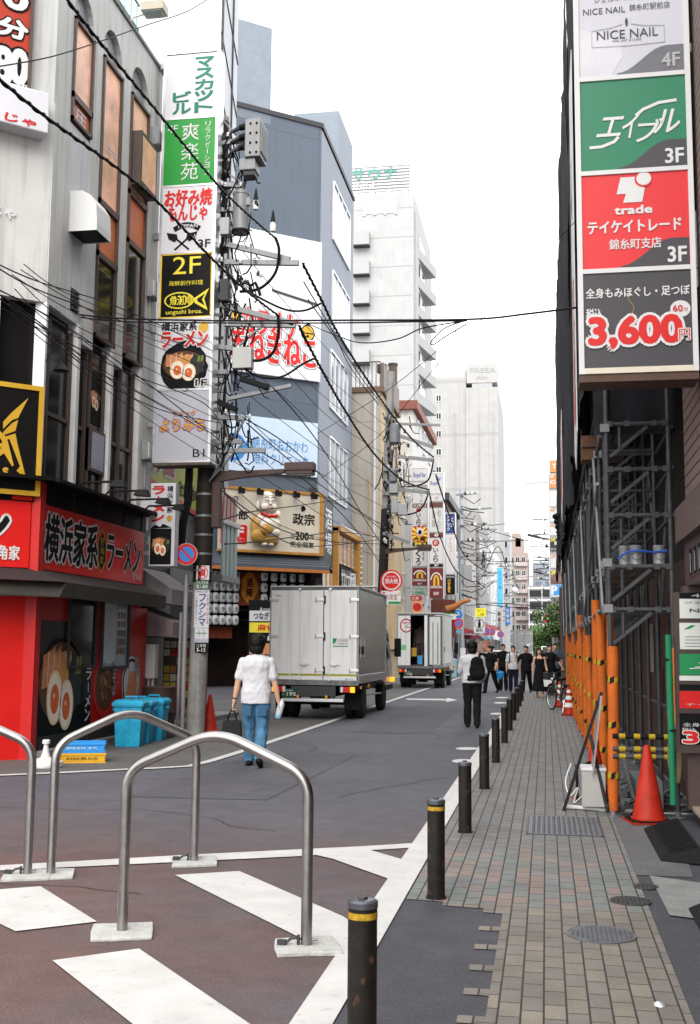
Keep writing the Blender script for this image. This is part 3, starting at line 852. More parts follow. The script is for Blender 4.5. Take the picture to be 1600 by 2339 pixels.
# red fascia sign
t = thing('fascia_sign', 'red fascia sign with big black brush lettering wrapping the ramen shop corner', 'sign', (-7.2, 14.87, 2.68))
b = MB(PA); b.box(14.9, 19.08, 2.68, 3.62, .02, .06, mat('red fascia panel', (.66, .012, .008), .38, var=.1)); b.build('side_panel', t)
b = MB(PC); b.box(-6, -.1, 2.68, 3.62, .02, .06, mat('lit tone red fascia panel', (.6, .014, .012), .38, var=.08)); b.build('front_panel', t)  # front and side reds set apart to stand in for each face's light
b = MB(PA.shift(.06))
P2 = PA.shift(.06)
def dt(b, pl, s, x0, y0, x1, y1, m, **kw):       # lettering inside a sloping box, measured at its middle
 u0, _ = dq(pl, x0, (y0 + y1) / 2); u1, _ = dq(pl, x1, (y0 + y1) / 2); _, va = dq(pl, (x0 + x1) / 2, y0); _, vb = dq(pl, (x0 + x1) / 2, y1)
 b.text(s, u0, vb, u1, va, m, **kw)
b.text('横浜家系', 15.02, 2.82, 16.95, 3.5, INK, .012, bold=.05, edge=WHITE, ew=.085, slant=.05)
b.text('ラーメン', 17.35, 2.86, 18.85, 3.42, INK, .012, bold=.05, edge=WHITE, ew=.085, slant=.05)
b.text('壱角家', 18.55, 2.74, 18.98, 2.86, WHITE, .012)
b.poly([(17.13, 2.75), (17.33, 2.95), (17.33, 3.3), (17.13, 3.5), (16.97, 3.3), (16.97, 2.95)], .008, GOLD); b.poly([(17.13, 2.8), (17.3, 2.97), (17.3, 3.28), (17.13, 3.45), (17, 3.28), (17, 2.97)], .011, INK); b.text('壱角家', 17.06, 2.9, 17.22, 3.36, GOLD, .014, vert=True); b.build('side_lettering', t)
b = MB(PC.shift(.06)); b.text('角家', -.55, 2.78, -.24, 2.98, WHITE, .012, bold=.04); b.text('ラーメン', -2.6, 3.0, -.42, 3.5, INK, .012, bold=.05, edge=WHITE, ew=.085); b.build('front_lettering', t)
b = MB(PA); b.box(14.85, 19.15, 3.62, 3.92, .0, .06, DARK); b.box(14.85, 19.2, 3.92, 3.97, .0, .35, DARK); b.T = PC.M; b.box(-6, 0, 3.62, 3.92, 0, .06, DARK); b.box(-6, .15, 3.92, 3.97, 0, .35, DARK); b.box(-.38, -.1, 3.64, 3.9, .06, .1, RED); b.build('ledge', t)
AWN = mat('brown awning cloth', (.028, .02, .02), .85, var=.2, scale=2)
t = thing('awning', 'dark brown awning running under the red fascia sign', 'awning', (-6.9, 15, 2.2))
b = MB(); ca = PC.p(0, 0, .0); out = .5
def aw(zt, zb, o0, o1, m, nm):
 e0 = [PC.p(-6, zt, o0), PA.p(14.87 + .0, zt, o0), PA.p(19.1, zt, o0)]
 k = o1 * .43
 e1 = [PC.p(-6, zb, o1), Vector((-7.2 + o1, 14.87 - k, zb)), PA.p(19.1, zb, o1)]
 b = MB(); vs, fs = loft([e0, e1]); b.add(vs, fs, m); b.build(nm, t)
aw(2.68, 2.48, .03, out, AWN, 'canopy'); aw(2.48, 2.26, out, out, mat('awning valance', (.035, .03, .025), .8, var=.3), 'valance')
b = MB(PA); b.add([(19.1, 2.68, .03), (19.1, 2.48, out), (19.1, 2.26, out), (19.1, 2.26, .03)], [(0, 1, 2, 3)], AWN); b.build('end_panel', t)
for i, (u, l) in enumerate(((15.75, 'nearest gooseneck lamp above the red fascia sign'), (16.75, 'second gooseneck lamp above the red fascia sign'), (17.75, 'third gooseneck lamp above the red fascia sign'), (18.6, 'farthest gooseneck lamp above the red fascia sign'))):
 t = thing('gooseneck_lamp', l, 'lamp', tuple(PA.p(u, 3.75, .15)), 0, 'gooseneck lamps over the ramen shop sign')
 b = MB(PA); b.tube([(u, 3.6, .17), (u, 3.95, .2), (u + .03, 4.05, .3), (u + .05, 4.06, .85)], .018, BLACK); b.build('arm', t)
 b = MB(PA); b.add([(u - .02, 4.07, .8), (u + .1, 4.07, .8), (u + .1, 4.07, .95), (u - .02, 4.07, .95), (u - .05, 3.98, .74), (u + .13, 3.98, .74), (u + .13, 3.96, .98), (u - .05, 3.96, .98)], [(0, 1, 2, 3), (7, 6, 5, 4), (4, 5, 1, 0), (5, 6, 2, 1), (6, 7, 3, 2), (7, 4, 0, 3)], BLACK); b.build('lamp_head', t)
# signs on the chamfer
t = thing('wall_sign', 'black square sign with gold frame and gold fish tail emblem', 'sign', tuple(PC.p(-1, 4.2, .1)))
u0, v0, u1, v1 = dr(PC, -170, 868, 92, 1130)
_, v0 = dq(PC, 80, 1130); _, v1 = dq(PC, 80, 882); u1, _ = dq(PC, 88, 1000)
b = MB(PC); b.box(u1 - 1.9, u1, v0, v1, .02, .16, mat('matt black sign face', (.006, .005, .005), .5, spec=.12)); b.build('sign_face', t)
b = MB(PC)
for r in ((u1 - 1.9, u1, v0, v0 + .07), (u1 - 1.9, u1, v1 - .07, v1), (u1 - .07, u1, v0 + .07, v1 - .07), (u1 - 1.9, u1 - 1.83, v0 + .07, v1 - .07)): b.box(*r, .02, .18, GOLD)
b.build('frame', t)
b = MB(PC)
Qf = lambda *pp: [dq(PC, x, y) for x, y in pp]
b.poly(Qf((0, 962), (18, 942), (57, 908), (38, 945), (34, 953), (20, 958), (0, 978)), .166, GOLD); b.poly(Qf((0, 985), (20, 965), (34, 957), (28, 982), (0, 992)), .166, GOLD)
b.poly(Qf((-20, 1002), (28, 988), (32, 1010), (52, 1090), (30, 1072), (38, 1062), (22, 1020), (14, 1000), (-8, 1008)), .166, GOLD); b.poly(Qf((-10, 1012), (10, 1004), (24, 1060), (20, 1062)), .168, GOLD)
for i in range(3): b.band(Qf((-120 + i * 30, 960), (-100 + i * 30, 1000), (-120 + i * 30, 1050)), .05, .166, GOLD)
b.ell(*dq(PC, -70, 1005), .5, .28, .1655, GOLD, n=26); b.ell(*dq(PC, -70, 1005), .42, .21, .167, INK, n=26)
tx(b, PC, 's.', 0, 1065, 18, 1085, GOLD, .168, bold=.05); tx(b, PC, 'uogashi bro', -150, 1063, -4, 1087, GOLD, .168, bold=.03); b.build('emblem', t)
t = thing('wall_sign', 'white box sign with red monja lettering on the upper corner wall', 'sign', tuple(PC.p(-.8, 9.3, .2)))
_, v0 = dq(PC, 60, 312); _, v1 = dq(PC, 60, 220); u1, _ = dq(PC, 98, 270)
b = MB(PC); b.box(u1 - 2.4, u1, v0, v1, .0, .3, SIGNW); b.build('box', t, bevel=.02); b = MB(PC.shift(.3)); tx(b, PC.shift(.3), 'もんじゃ', -85, 228, 80, 290, RED, .006, bold=.05, slant=.1); b.build('lettering', t)
t = thing('wall_sign', 'tall red price sign with white numerals above the white monja box sign', 'sign', tuple(PC.p(-.9, 10.3, .1)))
_, v0 = dq(PC, 40, 212); u1, _ = dq(PC, 66, 100)
b = MB(PC); b.box(u1 - 1.0, u1 - .03, v0, v0 + 3.6, .0, .1, mat('brick red price board', (.4, .035, .012), .45, var=.2)); b.build('board', t)
b = MB(PC); b.box(u1 - .03, u1 + .02, v0 - .03, v0 + 3.6, 0, .14, BROWNM); b.box(u1 - 1, u1 + .02, v0 - .06, v0, 0, .14, BROWNM); b.build('frame', t)
b = MB(PC.shift(.1)); P3 = PC.shift(.1)
for s_, r in (('0', (12, -32, 60, 28)), ('分', (-2, 35, 62, 95)), ('8', (-12, 103, 24, 192)), ('0', (28, 110, 60, 195))): tx(b, P3, s_, *r, WHITE, .012, bold=.07, edge=INK, ew=.1)
tx(b, P3, '円', 42, 190, 61, 213, WHITE, .012, bold=.05); tx(b, P3, '税抜', 26, 192, 40, 206, WHITE, .012, bold=.03); b.build('lettering', t)
# ------------------------------------------------------------ tenant column sign of the corner building
PS = Plane((0, 19.1), (1, 0))
t = thing('column_sign', 'tall projecting tenant sign with seven lit panels beside the utility pole', 'sign', tuple(PS.p(-6.5, 5.1, 0)))
u0, v1 = dq(PS, 379, 122); _, v0 = dq(PS, 415, 1050); u1 = PS.q(495, 500)[0]
u0 = dq(PS, 362, 600)[0]; u1 = dq(PS, 486, 600)[0]
b = MB(PS); b.box(u0, u1, v0, v1, -.34, -.03, GREY); b.box(u0 - .02, u1 + .02, v0 - .05, v0, -.36, .02, mat('rusty sign soffit', (.1, .075, .06), .7, var=.5, scale=6)); b.build('case', t)
b = MB(PS)
for a, e in ((u0 - .02, u0 + .03), (u1 - .03, u1 + .02)): b.box(a, e, v0, v1 + .03, -.34, .012, ALU)
b.box(u0, u1, v1 - .03, v1 + .03, -.34, .01, ALU); b.build('frame', t)
b = MB(PS)
for z in (5.6, 7.4, 9.2, 11, 12.6): b.box(-7.25, u0, z, z + .12, -.25, -.15, GREY)
b.build('bracket', t)
U = lambda f: u0 + .03 + f * (u1 - u0 - .06)
ys = [122, 268, 421, 573, 723, 884, 1048]
zs = [dq(PS, 425, yy)[1] for yy in ys]
def pan(i, m, lab):
 b = MB(PS); b.box(u0 + .03, u1 - .03, zs[i + 1] + .018, zs[i] - .018, -.03, 0, m); o = b.build('panel', t); o['label'] = lab
 b = MB(PS); b.box(u0 + .03, u1 - .03, zs[i + 1] - .018, zs[i + 1] + .018, -.03, .008, ALU); b.build('panel_rail', t)
 bb = MB(PS)
 z0, h = zs[i + 1] + .018, zs[i] - zs[i + 1] - .036
 return o, bb, (lambda f: z0 + f * h)
DG = mat('deep green ink', (.01, .17, .1), .5)
PURP = mat('purple outline', (.28, .08, .3), .5)
o, b, V = pan(0, SIGNW, 'white panel with green katakana')
b.text('マスカット', U(.58), V(.05), U(.93), V(.95), DG, vert=True, bold=.055); b.text('ビル', U(.15), V(.05), U(.5), V(.42), DG, vert=True, bold=.055); b.build('lettering', o)
o, b, V = pan(1, mat('bright green sign face', (.015, .25, .035), .4, var=.08), 'green panel with white characters')
b.text('爽楽苑', U(.34), V(.05), U(.68), V(.95), WHITE, vert=True, bold=.012); b.text('4F', U(.06), V(.8), U(.26), V(.92), WHITE); b.text('リラクゼーション', U(.8), V(.12), U(.9), V(.95), WHITE, vert=True); b.build('lettering', o)
o, b, V = pan(2, SIGNW, 'white panel with red brush lettering and crossed spatulas')
b.text('お好み焼', U(.04), V(.7), U(.95), V(.95), RED, bold=.055, slant=.08); b.text('もんじゃ', U(.12), V(.47), U(.87), V(.71), RED, bold=.055, slant=.05)
b.band([(U(.24 + .5 * k / 8), V(.34 + .07 * math.sin(math.pi * k / 8))) for k in range(9)], .1, .006, INK); b.text('TEPPAN', U(.3), V(.36), U(.7), V(.415), WHITE, .011, bold=.02)
for sg in (-1, 1):
 c = .4
 b.band([(U(c + sg * .17), V(.24)), (U(c - sg * .14), V(.03))], .035, .006, INK); b.poly([(U(c + sg * .1), V(.27)), (U(c + sg * .3), V(.3)), (U(c + sg * .26), V(.2)), (U(c + sg * .14), V(.15)), (U(c + sg * .08), V(.2))], .007, INK)
b.text('人', U(.6), V(.19), U(.7), V(.26), WHITE, .011); b.text('3F', U(.72), V(.05), U(.95), V(.17), INK, bold=.02); b.build('lettering', o)
o, b, V = pan(3, mat('black sign face', (.006, .006, .006), .35, spec=.12), 'black panel with yellow border and fish')
for r in ((0, 1, 0, .018), (0, 1, .982, 1), (0, .025, 0, 1), (.975, 1, 0, 1)): b.rect(U(r[0]), V(r[2]), U(r[1]), V(r[3]), .004, YELLOW)
YL = mat('yellow sign ink', (.75, .62, .04), .5)
b.text('2F', U(.24), V(.68), U(.78), V(.95), YL, bold=-.01); b.text('海鮮創作料理', U(.17), V(.5), U(.83), V(.575), YL)
b.ell(U(.38), V(.27), .29, .16, .005, YL, n=28); b.ell(U(.38), V(.27), .26, .135, .006, MATS['black sign face'], n=28)
for i in range(4): b.ring(U(.26 + i * .1), V(.27), .07, .1, .025, .008, YL, -70, 70 + i * 10, 10)
b.text('魚河岸', U(.2), V(.2), U(.62), V(.34), YL, .009, bold=.02); b.poly([(U(.66), V(.29)), (U(.95), V(.44)), (U(.86), V(.28)), (U(.93), V(.1)), (U(.68), V(.22))], .006, YL); b.poly([(U(.72), V(.28)), (U(.88), V(.36)), (U(.82), V(.27)), (U(.88), V(.17)), (U(.74), V(.24))], .008, MATS['black sign face'])
b.text('uogashi bros.', U(.13), V(.04), U(.83), V(.125), YL, bold=.015); b.build('lettering', o)
o, b, V = pan(4, SIGNW, 'white panel with ramen bowl picture')
b.text('横浜家系', U(.05), V(.83), U(.73), V(.97), INK, bold=.03, slant=.05); b.poly([(U(.77), V(.9)), (U(.86), V(.97)), (U(.95), V(.92)), (U(.95), V(.84)), (U(.86), V(.79)), (U(.77), V(.84))], .006, GOLD)
b.ell(U(.5), V(.32), .45, .47, .004, INK, n=30, jit=.05, seed=2); bowl_art(b, U(.5), V(.33), .92, .86, .006, 2)
b.text('ラーメン', U(.06), V(.6), U(.94), V(.82), RED, .02, bold=.07, edge=WHITE, ew=.12, slant=.06); b.text('1F', U(.74), V(.03), U(.96), V(.12), INK, .02, bold=.02, edge=WHITE, ew=.2); b.build('lettering', o)
o, b, V = pan(5, mat('pale lilac grey sign face', (.42, .42, .47), .35, var=.06), 'pale grey panel with purple edged yellow lettering')
YG = mat('mustard ink', (.6, .33, .01), .5)
b.text('スナック', U(.33), V(.63), U(.75), V(.71), YG, .008, bold=.02, edge=PURP, ew=.09); b.text('よりみち', U(.08), V(.42), U(.93), V(.59), YG, .008, bold=.03, edge=PURP, ew=.09); b.text('B1', U(.72), V(.05), U(.94), V(.16), INK); b.build('lettering', o)
# ------------------------------------------------------------ narrow building behind the pole and its street clutter
W2 = ridged('white metal siding', (.62, .63, .65), [(0, .9), (1, .9)], 0, .8, .02, streak=.1)
t = thing('pencil_building', 'tall narrow building clad in white metal panels rising behind the tenant sign', 'building', (-9, 23.5, 0))
b = MB(); b.box(-18, -7.2, 23.2, 24.6, 5.2, 24, W2); b.build('tower_wall', t)
b = MB()
for i in range(9): b.bar((-7.19, 23.2, 17.0 - i * 1.35 + .0), (-7.19, 24.6, 15.6 - i * 1.35), .03, .02, DGREY)
for x in (-7.16,): b.box(x - .03, x, 23.25, 23.3, 5.2, 24, DGREY); b.box(x - .03, x, 24.1, 24.14, 5.2, 24, DGREY)
b.build('joint_lines', t)
b = MB(); b.box(-15, -7.45, 19.55, 23.2, 0, 5.6, mat('grimy grey render', (.2, .19, .18), .8, var=.3, streak=.4)); b.box(-15, -7.6, 23.2, 24.0, 0, 5.2, MATS['grimy grey render']); b.build('base_block', t)
t = thing('balcony_screen', 'pale green slatted balcony screen sticking out behind the pole', 'balcony', (-7.1, 24.2, 3.2))
x = -7.02
b = MB()
for i in range(4): b.box(x - .02, x + .02, 23.6 + i * .32, 23.8 + i * .32, 3.15, 4.35, mat('pale green slats', (.42, .5, .49), .5, var=.2))
b.build('slats', t)
b = MB(); b.box(x - .2, x + .06, 23.5, 24.9, 3.02, 3.15, GREY); b.box(x - .04, x + .06, 23.5, 24.9, 4.3, 4.4, WHITE); b.build('frame', t)
b = MB(); b.box(x - .3, x - .05, 23.5, 24.9, 4.4, 5.0, RED)
for i in range(5): b.bar((x - .02, 23.5 + i * .3, 4.4), (x - .02, 23.6 + i * .28, 5.0), .05, .02, WHITE)
b.build('red_curtain', t)
PB = Plane((-7.42, 0), (0, 1))
t = thing('shop_billboard', 'yellow green mahjong billboard with red border under the tenant sign', 'sign', (-7.4, 21, 4.5))
b = MB(PB); b.add([(19.6, 4.75, 0), (23.1, 4.35, 0), (23.1, 5.55, 0), (19.6, 5.6, 0), (19.6, 4.75, .08), (23.1, 4.35, .08), (23.1, 5.55, .08), (19.6, 5.6, .08)], [(4, 5, 6, 7), (0, 4, 7, 3), (0, 1, 5, 4)], mat('lime sign face', (.42, .45, .05), .45, var=.5, scale=2)); b.build('board', t)
b = MB(PB); b.band([(19.6, 4.74), (23.1, 4.34)], .1, .09, RED); b.text('麻雀', 19.7, 4.95, 21.2, 5.5, mat('maroon ink', (.3, .03, .05), .5), .09, bold=.06, edge=WHITE, ew=.1); b.text('全自動卓', 21.4, 4.65, 22.9, 4.95, INK, .09, bold=.03); b.build('lettering', t)
t = thing('wall_sign', 'black bar signboard with thin white lettering behind the small ramen sign', 'sign', (-7.4, 21, 3))
b = MB(PB); b.box(19.6, 22.9, 2.9, 4.32, 0, .06, mat('slate sign face', (.03, .032, .04), .4, var=.3)); b.build('board', t)
b = MB(PB); b.text('MY', 19.75, 3.75, 21.3, 4.2, WHITE, .065); b.text('&Bar', 19.8, 3.48, 21.2, 3.66, WHITE, .065); b.text('micro', 19.85, 3.3, 20.9, 3.4, WHITE, .065); b.build('lettering', t)
P4 = Plane((0, 18.95), (1, 0))
t = thing('box_sign', 'small vertical white ramen box sign mounted above the grey side awning', 'sign', tuple(P4.p(-6.8, 3.05)))
u0, v0, u1, v1 = dr(P4, 343, 1097, 395, 1285)
b = MB(P4); b.box(u0, u1, v0, v1, -.22, 0, SIGNW); b.build('case', t, bevel=.012)
b = MB(P4); w = u1 - u0; h = v1 - v0
b.text('ラーメン', u0 + .04, v0 + .53 * h, u0 + .56 * w, v0 + .97 * h, RED, .006, vert=True, bold=.06); b.text('横浜家系', u0 + .66 * w, v0 + .63 * h, u0 + .9 * w, v0 + .97 * h, INK, .006, vert=True, bold=.02); b.ell(u0 + .78 * w, v0 + .57 * h, .055, .065, .006, GOLD, n=6)
b.rect(u0 + .02, v0 + .03, u1 - .06, v0 + .45 * h, .004, INK); b.poly([(u0 + .02, v0 + .45 * h), (u0 + .1, v0 + .5 * h), (u0 + .2, v0 + .47 * h), (u0 + .25, v0 + .51 * h), (u1 - .06, v0 + .46 * h)], .004, INK); bowl_art(b, u0 + .46 * w, v0 + .24 * h, .4, .52, .008, 5); b.build('lettering', t)
b = MB(P4); b.box(-7.25, u0, v0 + .2, v0 + .28, -.14, -.08, GREY); b.box(-7.25, u0, v1 - .5, v1 - .25, -.2, -.05, SIGNW); b.build('bracket', t)
# side awnings, electric meter, pipes, poster wall
def sidewn(name_label, y0, y1, zt, zb, x1, m):
 t = thing('awning', name_label, 'awning', (-7.2, (y0 + y1) / 2, zb))
 b = MB(); b.add([(-7.4, y0, zt), (-7.4, y1, zt), (x1, y1, zb + .28), (x1, y0, zb + .28), (x1, y0, zb), (x1, y1, zb)], [(0, 3, 2, 1), (3, 4, 5, 2)], m); b.build('canopy', t)
 b = MB(); b.add([(-7.4, y0, zt), (x1, y0, zb + .28), (x1, y0, zb), (-7.4, y0, zb)], [(0, 1, 2, 3)], m); b.build('side_flap', t)
 b = MB(); b.tube([(-7.4, y0, zb), (x1, y0, zb), (x1, y1, zb)], .018, DGREY); b.build('frame_tube', t)
sidewn('grey awning with faded lettering under the small ramen box sign', 19.55, 20.9, 3.05, 2.35, -6.75, mat('mauve grey awning cloth', (.24, .21, .215), .75, var=.2, streak=.2))
sidewn('lower mauve awning over the meter box beside the red shop', 19.5, 20.6, 2.3, 1.75, -6.7, mat('dusty mauve awning cloth', (.2, .15, .155), .75, var=.25, streak=.3))
t = thing('banner', 'pale grey hanging banner with cut-out curve behind the no parking sign', 'banner', (-6.9, 21, 1.8))
b = MB(Plane((0, 21.2), (1, 0))); b.prism([(-7.4, 3.15), (-6.55, 3.0), (-6.75, 2.7), (-6.85, 2.3), (-6.8, 2.0), (-6.75, 1.75), (-7.3, 1.95)], 0, .02, mat('pale banner vinyl', (.45, .47, .49), .5, var=.12)); b.text('&D-FES', -7.2, 2.6, -6.85, 2.8, DGREY, .03); b.build('cloth', t)
t = thing('meter_box', 'white electric meter box with cream pipes on the wall beside the red shop', 'meter box', (-7.3, 19.75, .5))
b = MB(); b.box(-7.35, -7.02, 19.5, 19.7, 1.0, 1.62, mat('cream meter box', (.5, .49, .46), .5, streak=.2)); b.build('case', t, bevel=.015)
b = MB()
for x, z0, z1 in ((-7.28, .1, 1.0), (-7.18, .45, 1.0), (-7.1, .4, 1.0), (-7.45, .1, 1.75)): b.tube([(x, 19.6 if x > -7.4 else 19.47, z0), (x + .02, 19.6 if x > -7.4 else 19.47, z1)], .028 if x > -7.4 else .04, mat('cream pvc pipe', (.45, .44, .4), .5))
b.tube([(-7.12, 19.5, .75), (-7.0, 19.4, .55), (-7.06, 19.4, .35)], .03, MATS['cream pvc pipe']); b.ball((-7.0, 19.38, .62), .05, GREY); b.build('pipes', t, smooth=True)
t = thing('menu_board', 'crowded food photo board with red frame behind the meter box', 'sign', (-6.9, 20.9, .3))
P5 = Plane((0, 20.9), (1, 0))
b = MB(P5); b.box(-7.35, -6.55, .25, 1.75, -.05, 0, BROWNM); b.box(-6.55, -6.47, .2, 1.85, -.06, .02, RED); b.build('board', t)
b = MB(P5); r = random.Random(9)
cols_ = [mat('food photo ' + n, c, .5, var=.6, scale=14) for n, c in (('orange', (.5, .2, .05)), ('red', (.45, .04, .03)), ('brown', (.2, .08, .04)), ('pale', (.55, .5, .42)), ('yellow', (.55, .42, .05)))]
for i in range(6):
 for j in range(9):
  if r.random() < .85: b.rect(-7.33 + i * .13, .28 + j * .16, -7.22 + i * .13, .41 + j * .16, .004, r.choice(cols_))
b.text('ダーツ', -6.54, .5, -6.48, 1.2, INK, .024, vert=True); b.build('menu_photos', t)
t = thing('oil_drum', 'rusty dark brown drum standing behind the blue bins', 'drum', (-6.75, 19.0, 0))
b = LX(t); b.lathe([(.3, 0), (.3, .03), (.285, .05), (.285, .4), (.3, .42), (.285, .44), (.285, .82), (.3, .85), (.28, .86)], (0, 0, .02), mat('rusty brown drum', (.07, .04, .03), .7, .2, var=.6, scale=6), 24); b.build('drum_body', t, smooth=True)
# blue bins, crates, sign base, cone
BINB = mat('bright cyan plastic', (.02, .34, .55), .45, var=.3, streak=.25, scale=5)
def bin_(x, y, rz, label, s=1.0):
 t = thing('rubbish_bin', label, 'bin', (x, y, .0), rz, 'blue plastic rubbish bins')
 b = LX(t); n = 24
 def sq(hw, hd, z):
  return [(max(-hw, min(hw, hw * 1.35 * math.cos(2 * math.pi * k / n))), max(-hd, min(hd, hd * 1.35 * math.sin(2 * math.pi * k / n))), z) for k in range(n)]
 def loftc(rows, mm):
  vs = [p for r in rows for p in r]; fs = [(i * n + k, i * n + (k + 1) % n, (i + 1) * n + (k + 1) % n, (i + 1) * n + k) for i in range(len(rows) - 1) for k in range(n)]
  b.add(vs, fs + [tuple(range(n - 1, -1, -1)), tuple(range((len(rows) - 1) * n, len(rows) * n))], mm)
 loftc([sq(.19 * s, .17 * s, 0), sq(.2 * s, .18 * s, .02), sq(.23 * s, .21 * s, .62 * s), sq(.25 * s, .23 * s, .63 * s), sq(.25 * s, .23 * s, .66 * s)], BINB); b.build('bin_body', t, smooth=True)
 b = LX(t); loftc([sq(.262 * s, .242 * s, .65 * s), sq(.262 * s, .242 * s, .69 * s), sq(.22 * s, .2 * s, .73 * s), sq(.2 * s, .18 * s, .735 * s)], BINB); b.build('lid', t, smooth=True)
 b = LX(t); b.tube([(-.1, 0, .73 * s), (-.09, 0, .78 * s), (.09, 0, .78 * s), (.1, 0, .73 * s)], .014, BINB); b.build('lid_handle', t)
 b = LX(t)
 for sx in (-1, 1): b.box(sx * .25 * s - .025, sx * .25 * s + .025, -.06, .06, .56 * s, .6 * s, BINB)
 b.build('side_handles', t)
bin_(atY(298, 1650, 17.2).x, 17.2, .15, 'nearest blue rubbish bin, its front filling the gap under the middle hoop', 1.0)
bin_(atY(321, 1650, 17.8).x, 17.8, .1, 'middle blue rubbish bin, mostly hidden behind the nearest one', .97)
bin_(atY(351, 1650, 18.4).x, 18.4, .05, 'farthest blue rubbish bin, with a white cap handle, next to the utility pole', .97)
def crate(x, y, z, rz, c, txt, ink, label):
 t = thing('plastic_crate', label, 'crate', (x, y, z), rz)
 m = mat(c[0], c[1], .45, var=.12)
 b = LX(t); w, d, h = .3, .21, .135
 b.box(-w, w, -d, d, 0, .02, m)
 for x0, x1, y0, y1 in ((-w, w, -d, -d + .015), (-w, w, d - .015, d), (-w, -w + .015, -d + .015, d - .015), (w - .015, w, -d + .015, d - .015)): b.box(x0, x1, y0, y1, .02, h, m)
 b.box(-w - .01, w + .01, -d - .01, -d, h - .03, h, m); b.box(-w - .01, w + .01, -d - .008, -d, .0, .02, m); b.box(w, w + .01, -d, d, h - .03, h, m)
 for k in range(5): b.box(-w + k * .145, -w + k * .145 + .012, -d - .008, -d, .02, h - .03, m)
 b.build('crate_body', t, bevel=.004)
 b = LX(t); b.T = b.T @ Plane((0, -d - .009), (1, 0)).M; b.text(txt, -.22, .05, .2, .085, ink, .003); b.build('lettering', t)
crate(-6.3, 14.75, 0, .38, ('yellow crate plastic', (.55, .3, .02)), '東京豊島運輸 新山配', INK, 'yellow plastic crate, underneath the blue one by the ramen mural')
crate(-6.31, 14.76, .137, .36, ('blue crate plastic', (.02, .22, .55)), '有限会社 大丸', WHITE, 'blue plastic crate stacked on the yellow one by the ramen mural')
t = thing('sign_stand', 'white plastic water-filled sign base with a short neck, standing at the red pillar', 'sign base', (-6.48, 13.95, 0))
WP = mat('dirty white plastic', (.6, .59, .57), .5, var=.15)
b = LX(t); b.lathe([(.15, 0), (.16, .02), (.16, .06), (.13, .11), (.065, .13), (.042, .2), (.03, .28), (.03, .3), (.05, .31), (.05, .35), (.04, .36)], (0, 0, 0), WP, 20); b.build('base_body', t, smooth=True)
b = LX(t); b.box(.1, .22, -.08, .08, 0, .09, WP); b.box(-.22, -.1, -.08, .08, 0, .08, WP); b.build('feet', t, bevel=.02)
CONER = mat('red traffic cone plastic', (.42, .022, .008), .5, var=.35, scale=6)
def cone(x, y, z, s, label, bands=False, rz=0.0, base=BLACK):
 t = thing('traffic_cone', label, 'traffic cone', (x, y, z), rz)
 b = LX(t); b.lathe([(.15 * s, .03 * s), (.145 * s, .05 * s), (.032 * s, .67 * s), (.03 * s, .69 * s), (.018 * s, .7 * s)], (0, 0, 0), CONER, 28); b.build('cone_body', t, smooth=True)
 b = LX(t); b.prism([(-.19 * s, -.13 * s), (-.13 * s, -.19 * s), (.13 * s, -.19 * s), (.19 * s, -.13 * s), (.19 * s, .13 * s), (.13 * s, .19 * s), (-.13 * s, .19 * s), (-.19 * s, .13 * s)], 0, .025 * s, CONER if base is None else base)
 b.prism([(-.2 * s, -.2 * s), (.2 * s, -.2 * s), (.2 * s, .2 * s), (-.2 * s, .2 * s)], -.0, .012 * s, CONER); b.lathe([(.16 * s, .022 * s), (.16 * s, .038 * s)], (0, 0, 0), CONER, 24); b.build('base', t)
 if bands:
  b = LX(t)
  for z0, z1 in ((.2, .3), (.38, .47), (.54, .61)):
   f = lambda z: (.145 - .113 * (z - .05) / .62) * s + .002
   b.lathe([(f(z0), z0 * s), (f(z1), z1 * s)], (0, 0, 0), mat('reflective white sleeve', (.75, .75, .75), .4), 24)
  b.build('reflective_bands', t)
 return t
cone(-6.2, 20.3, 0, 1.0, 'red traffic cone half hidden behind the utility pole')
# ------------------------------------------------------------ gray-blue corner building with the entrance of lanterns
PG = Plane((-8.9, 44), (.784, .621))
PGS = Plane((-8.97, 0), (0, 1))
GB = ridged('blue grey metal wall', (.085, .105, .135), [(2, 5.7), (0, 6)], 0, .8, .006, .6, .1, streak=.12)
GB2 = ridged('blue grey ribbed wall', (.2, .22, .26), 1, .4, .86, .12, streak=.05)
t = thing('karaoke_building', 'blue grey corner building carrying the big white karaoke board and the restaurant entrance', 'building', (-9.2, 44, 0))
cor = PG.p(-.26, 0); lf = PG.p(-16, 0)
b = MB(); b.prism([(cor.x, cor.y), (cor.x, 51.7), (-30, 51.7), (lf.x - 3, lf.y), (lf.x, lf.y)], 4.9, 23.4, GB); b.build('wall', t)
XS = cor.x
PGS = Plane((XS, 0), (0, 1))
b = MB(PGS); b.box(cor.y + .05, 51.7, 4.9, 23.3, 0, .05, GB2); b.build('street_wall', t)
b = MB(PG); b.box(-16, -.22, 23.4, 23.6, -.3, .06, DGREY); b.T = PGS.M; b.box(cor.y, 51.75, 23.4, 23.6, -.3, .1, DGREY); b.build('parapet', t)
b = MB(); b.box(-12.2, -9.9, 52, 56, 23, 28.3, mat('stair tower grey', (.2, .23, .27), .6)); q = PG.p(-3.5, 0)
b.T = Matrix.Identity(4); b.build('roof_tower', t)
b = MB(); b.prism([tuple(PG.p(-6.5, 0)[:2]), tuple(PG.p(-2.6, 0)[:2]), tuple(PG.p(-2.6, 0, -4)[:2]), tuple(PG.p(-6.5, 0, -4)[:2])], 23, 27.2, MATS['stair tower grey']); b.build('stair_tower', t)
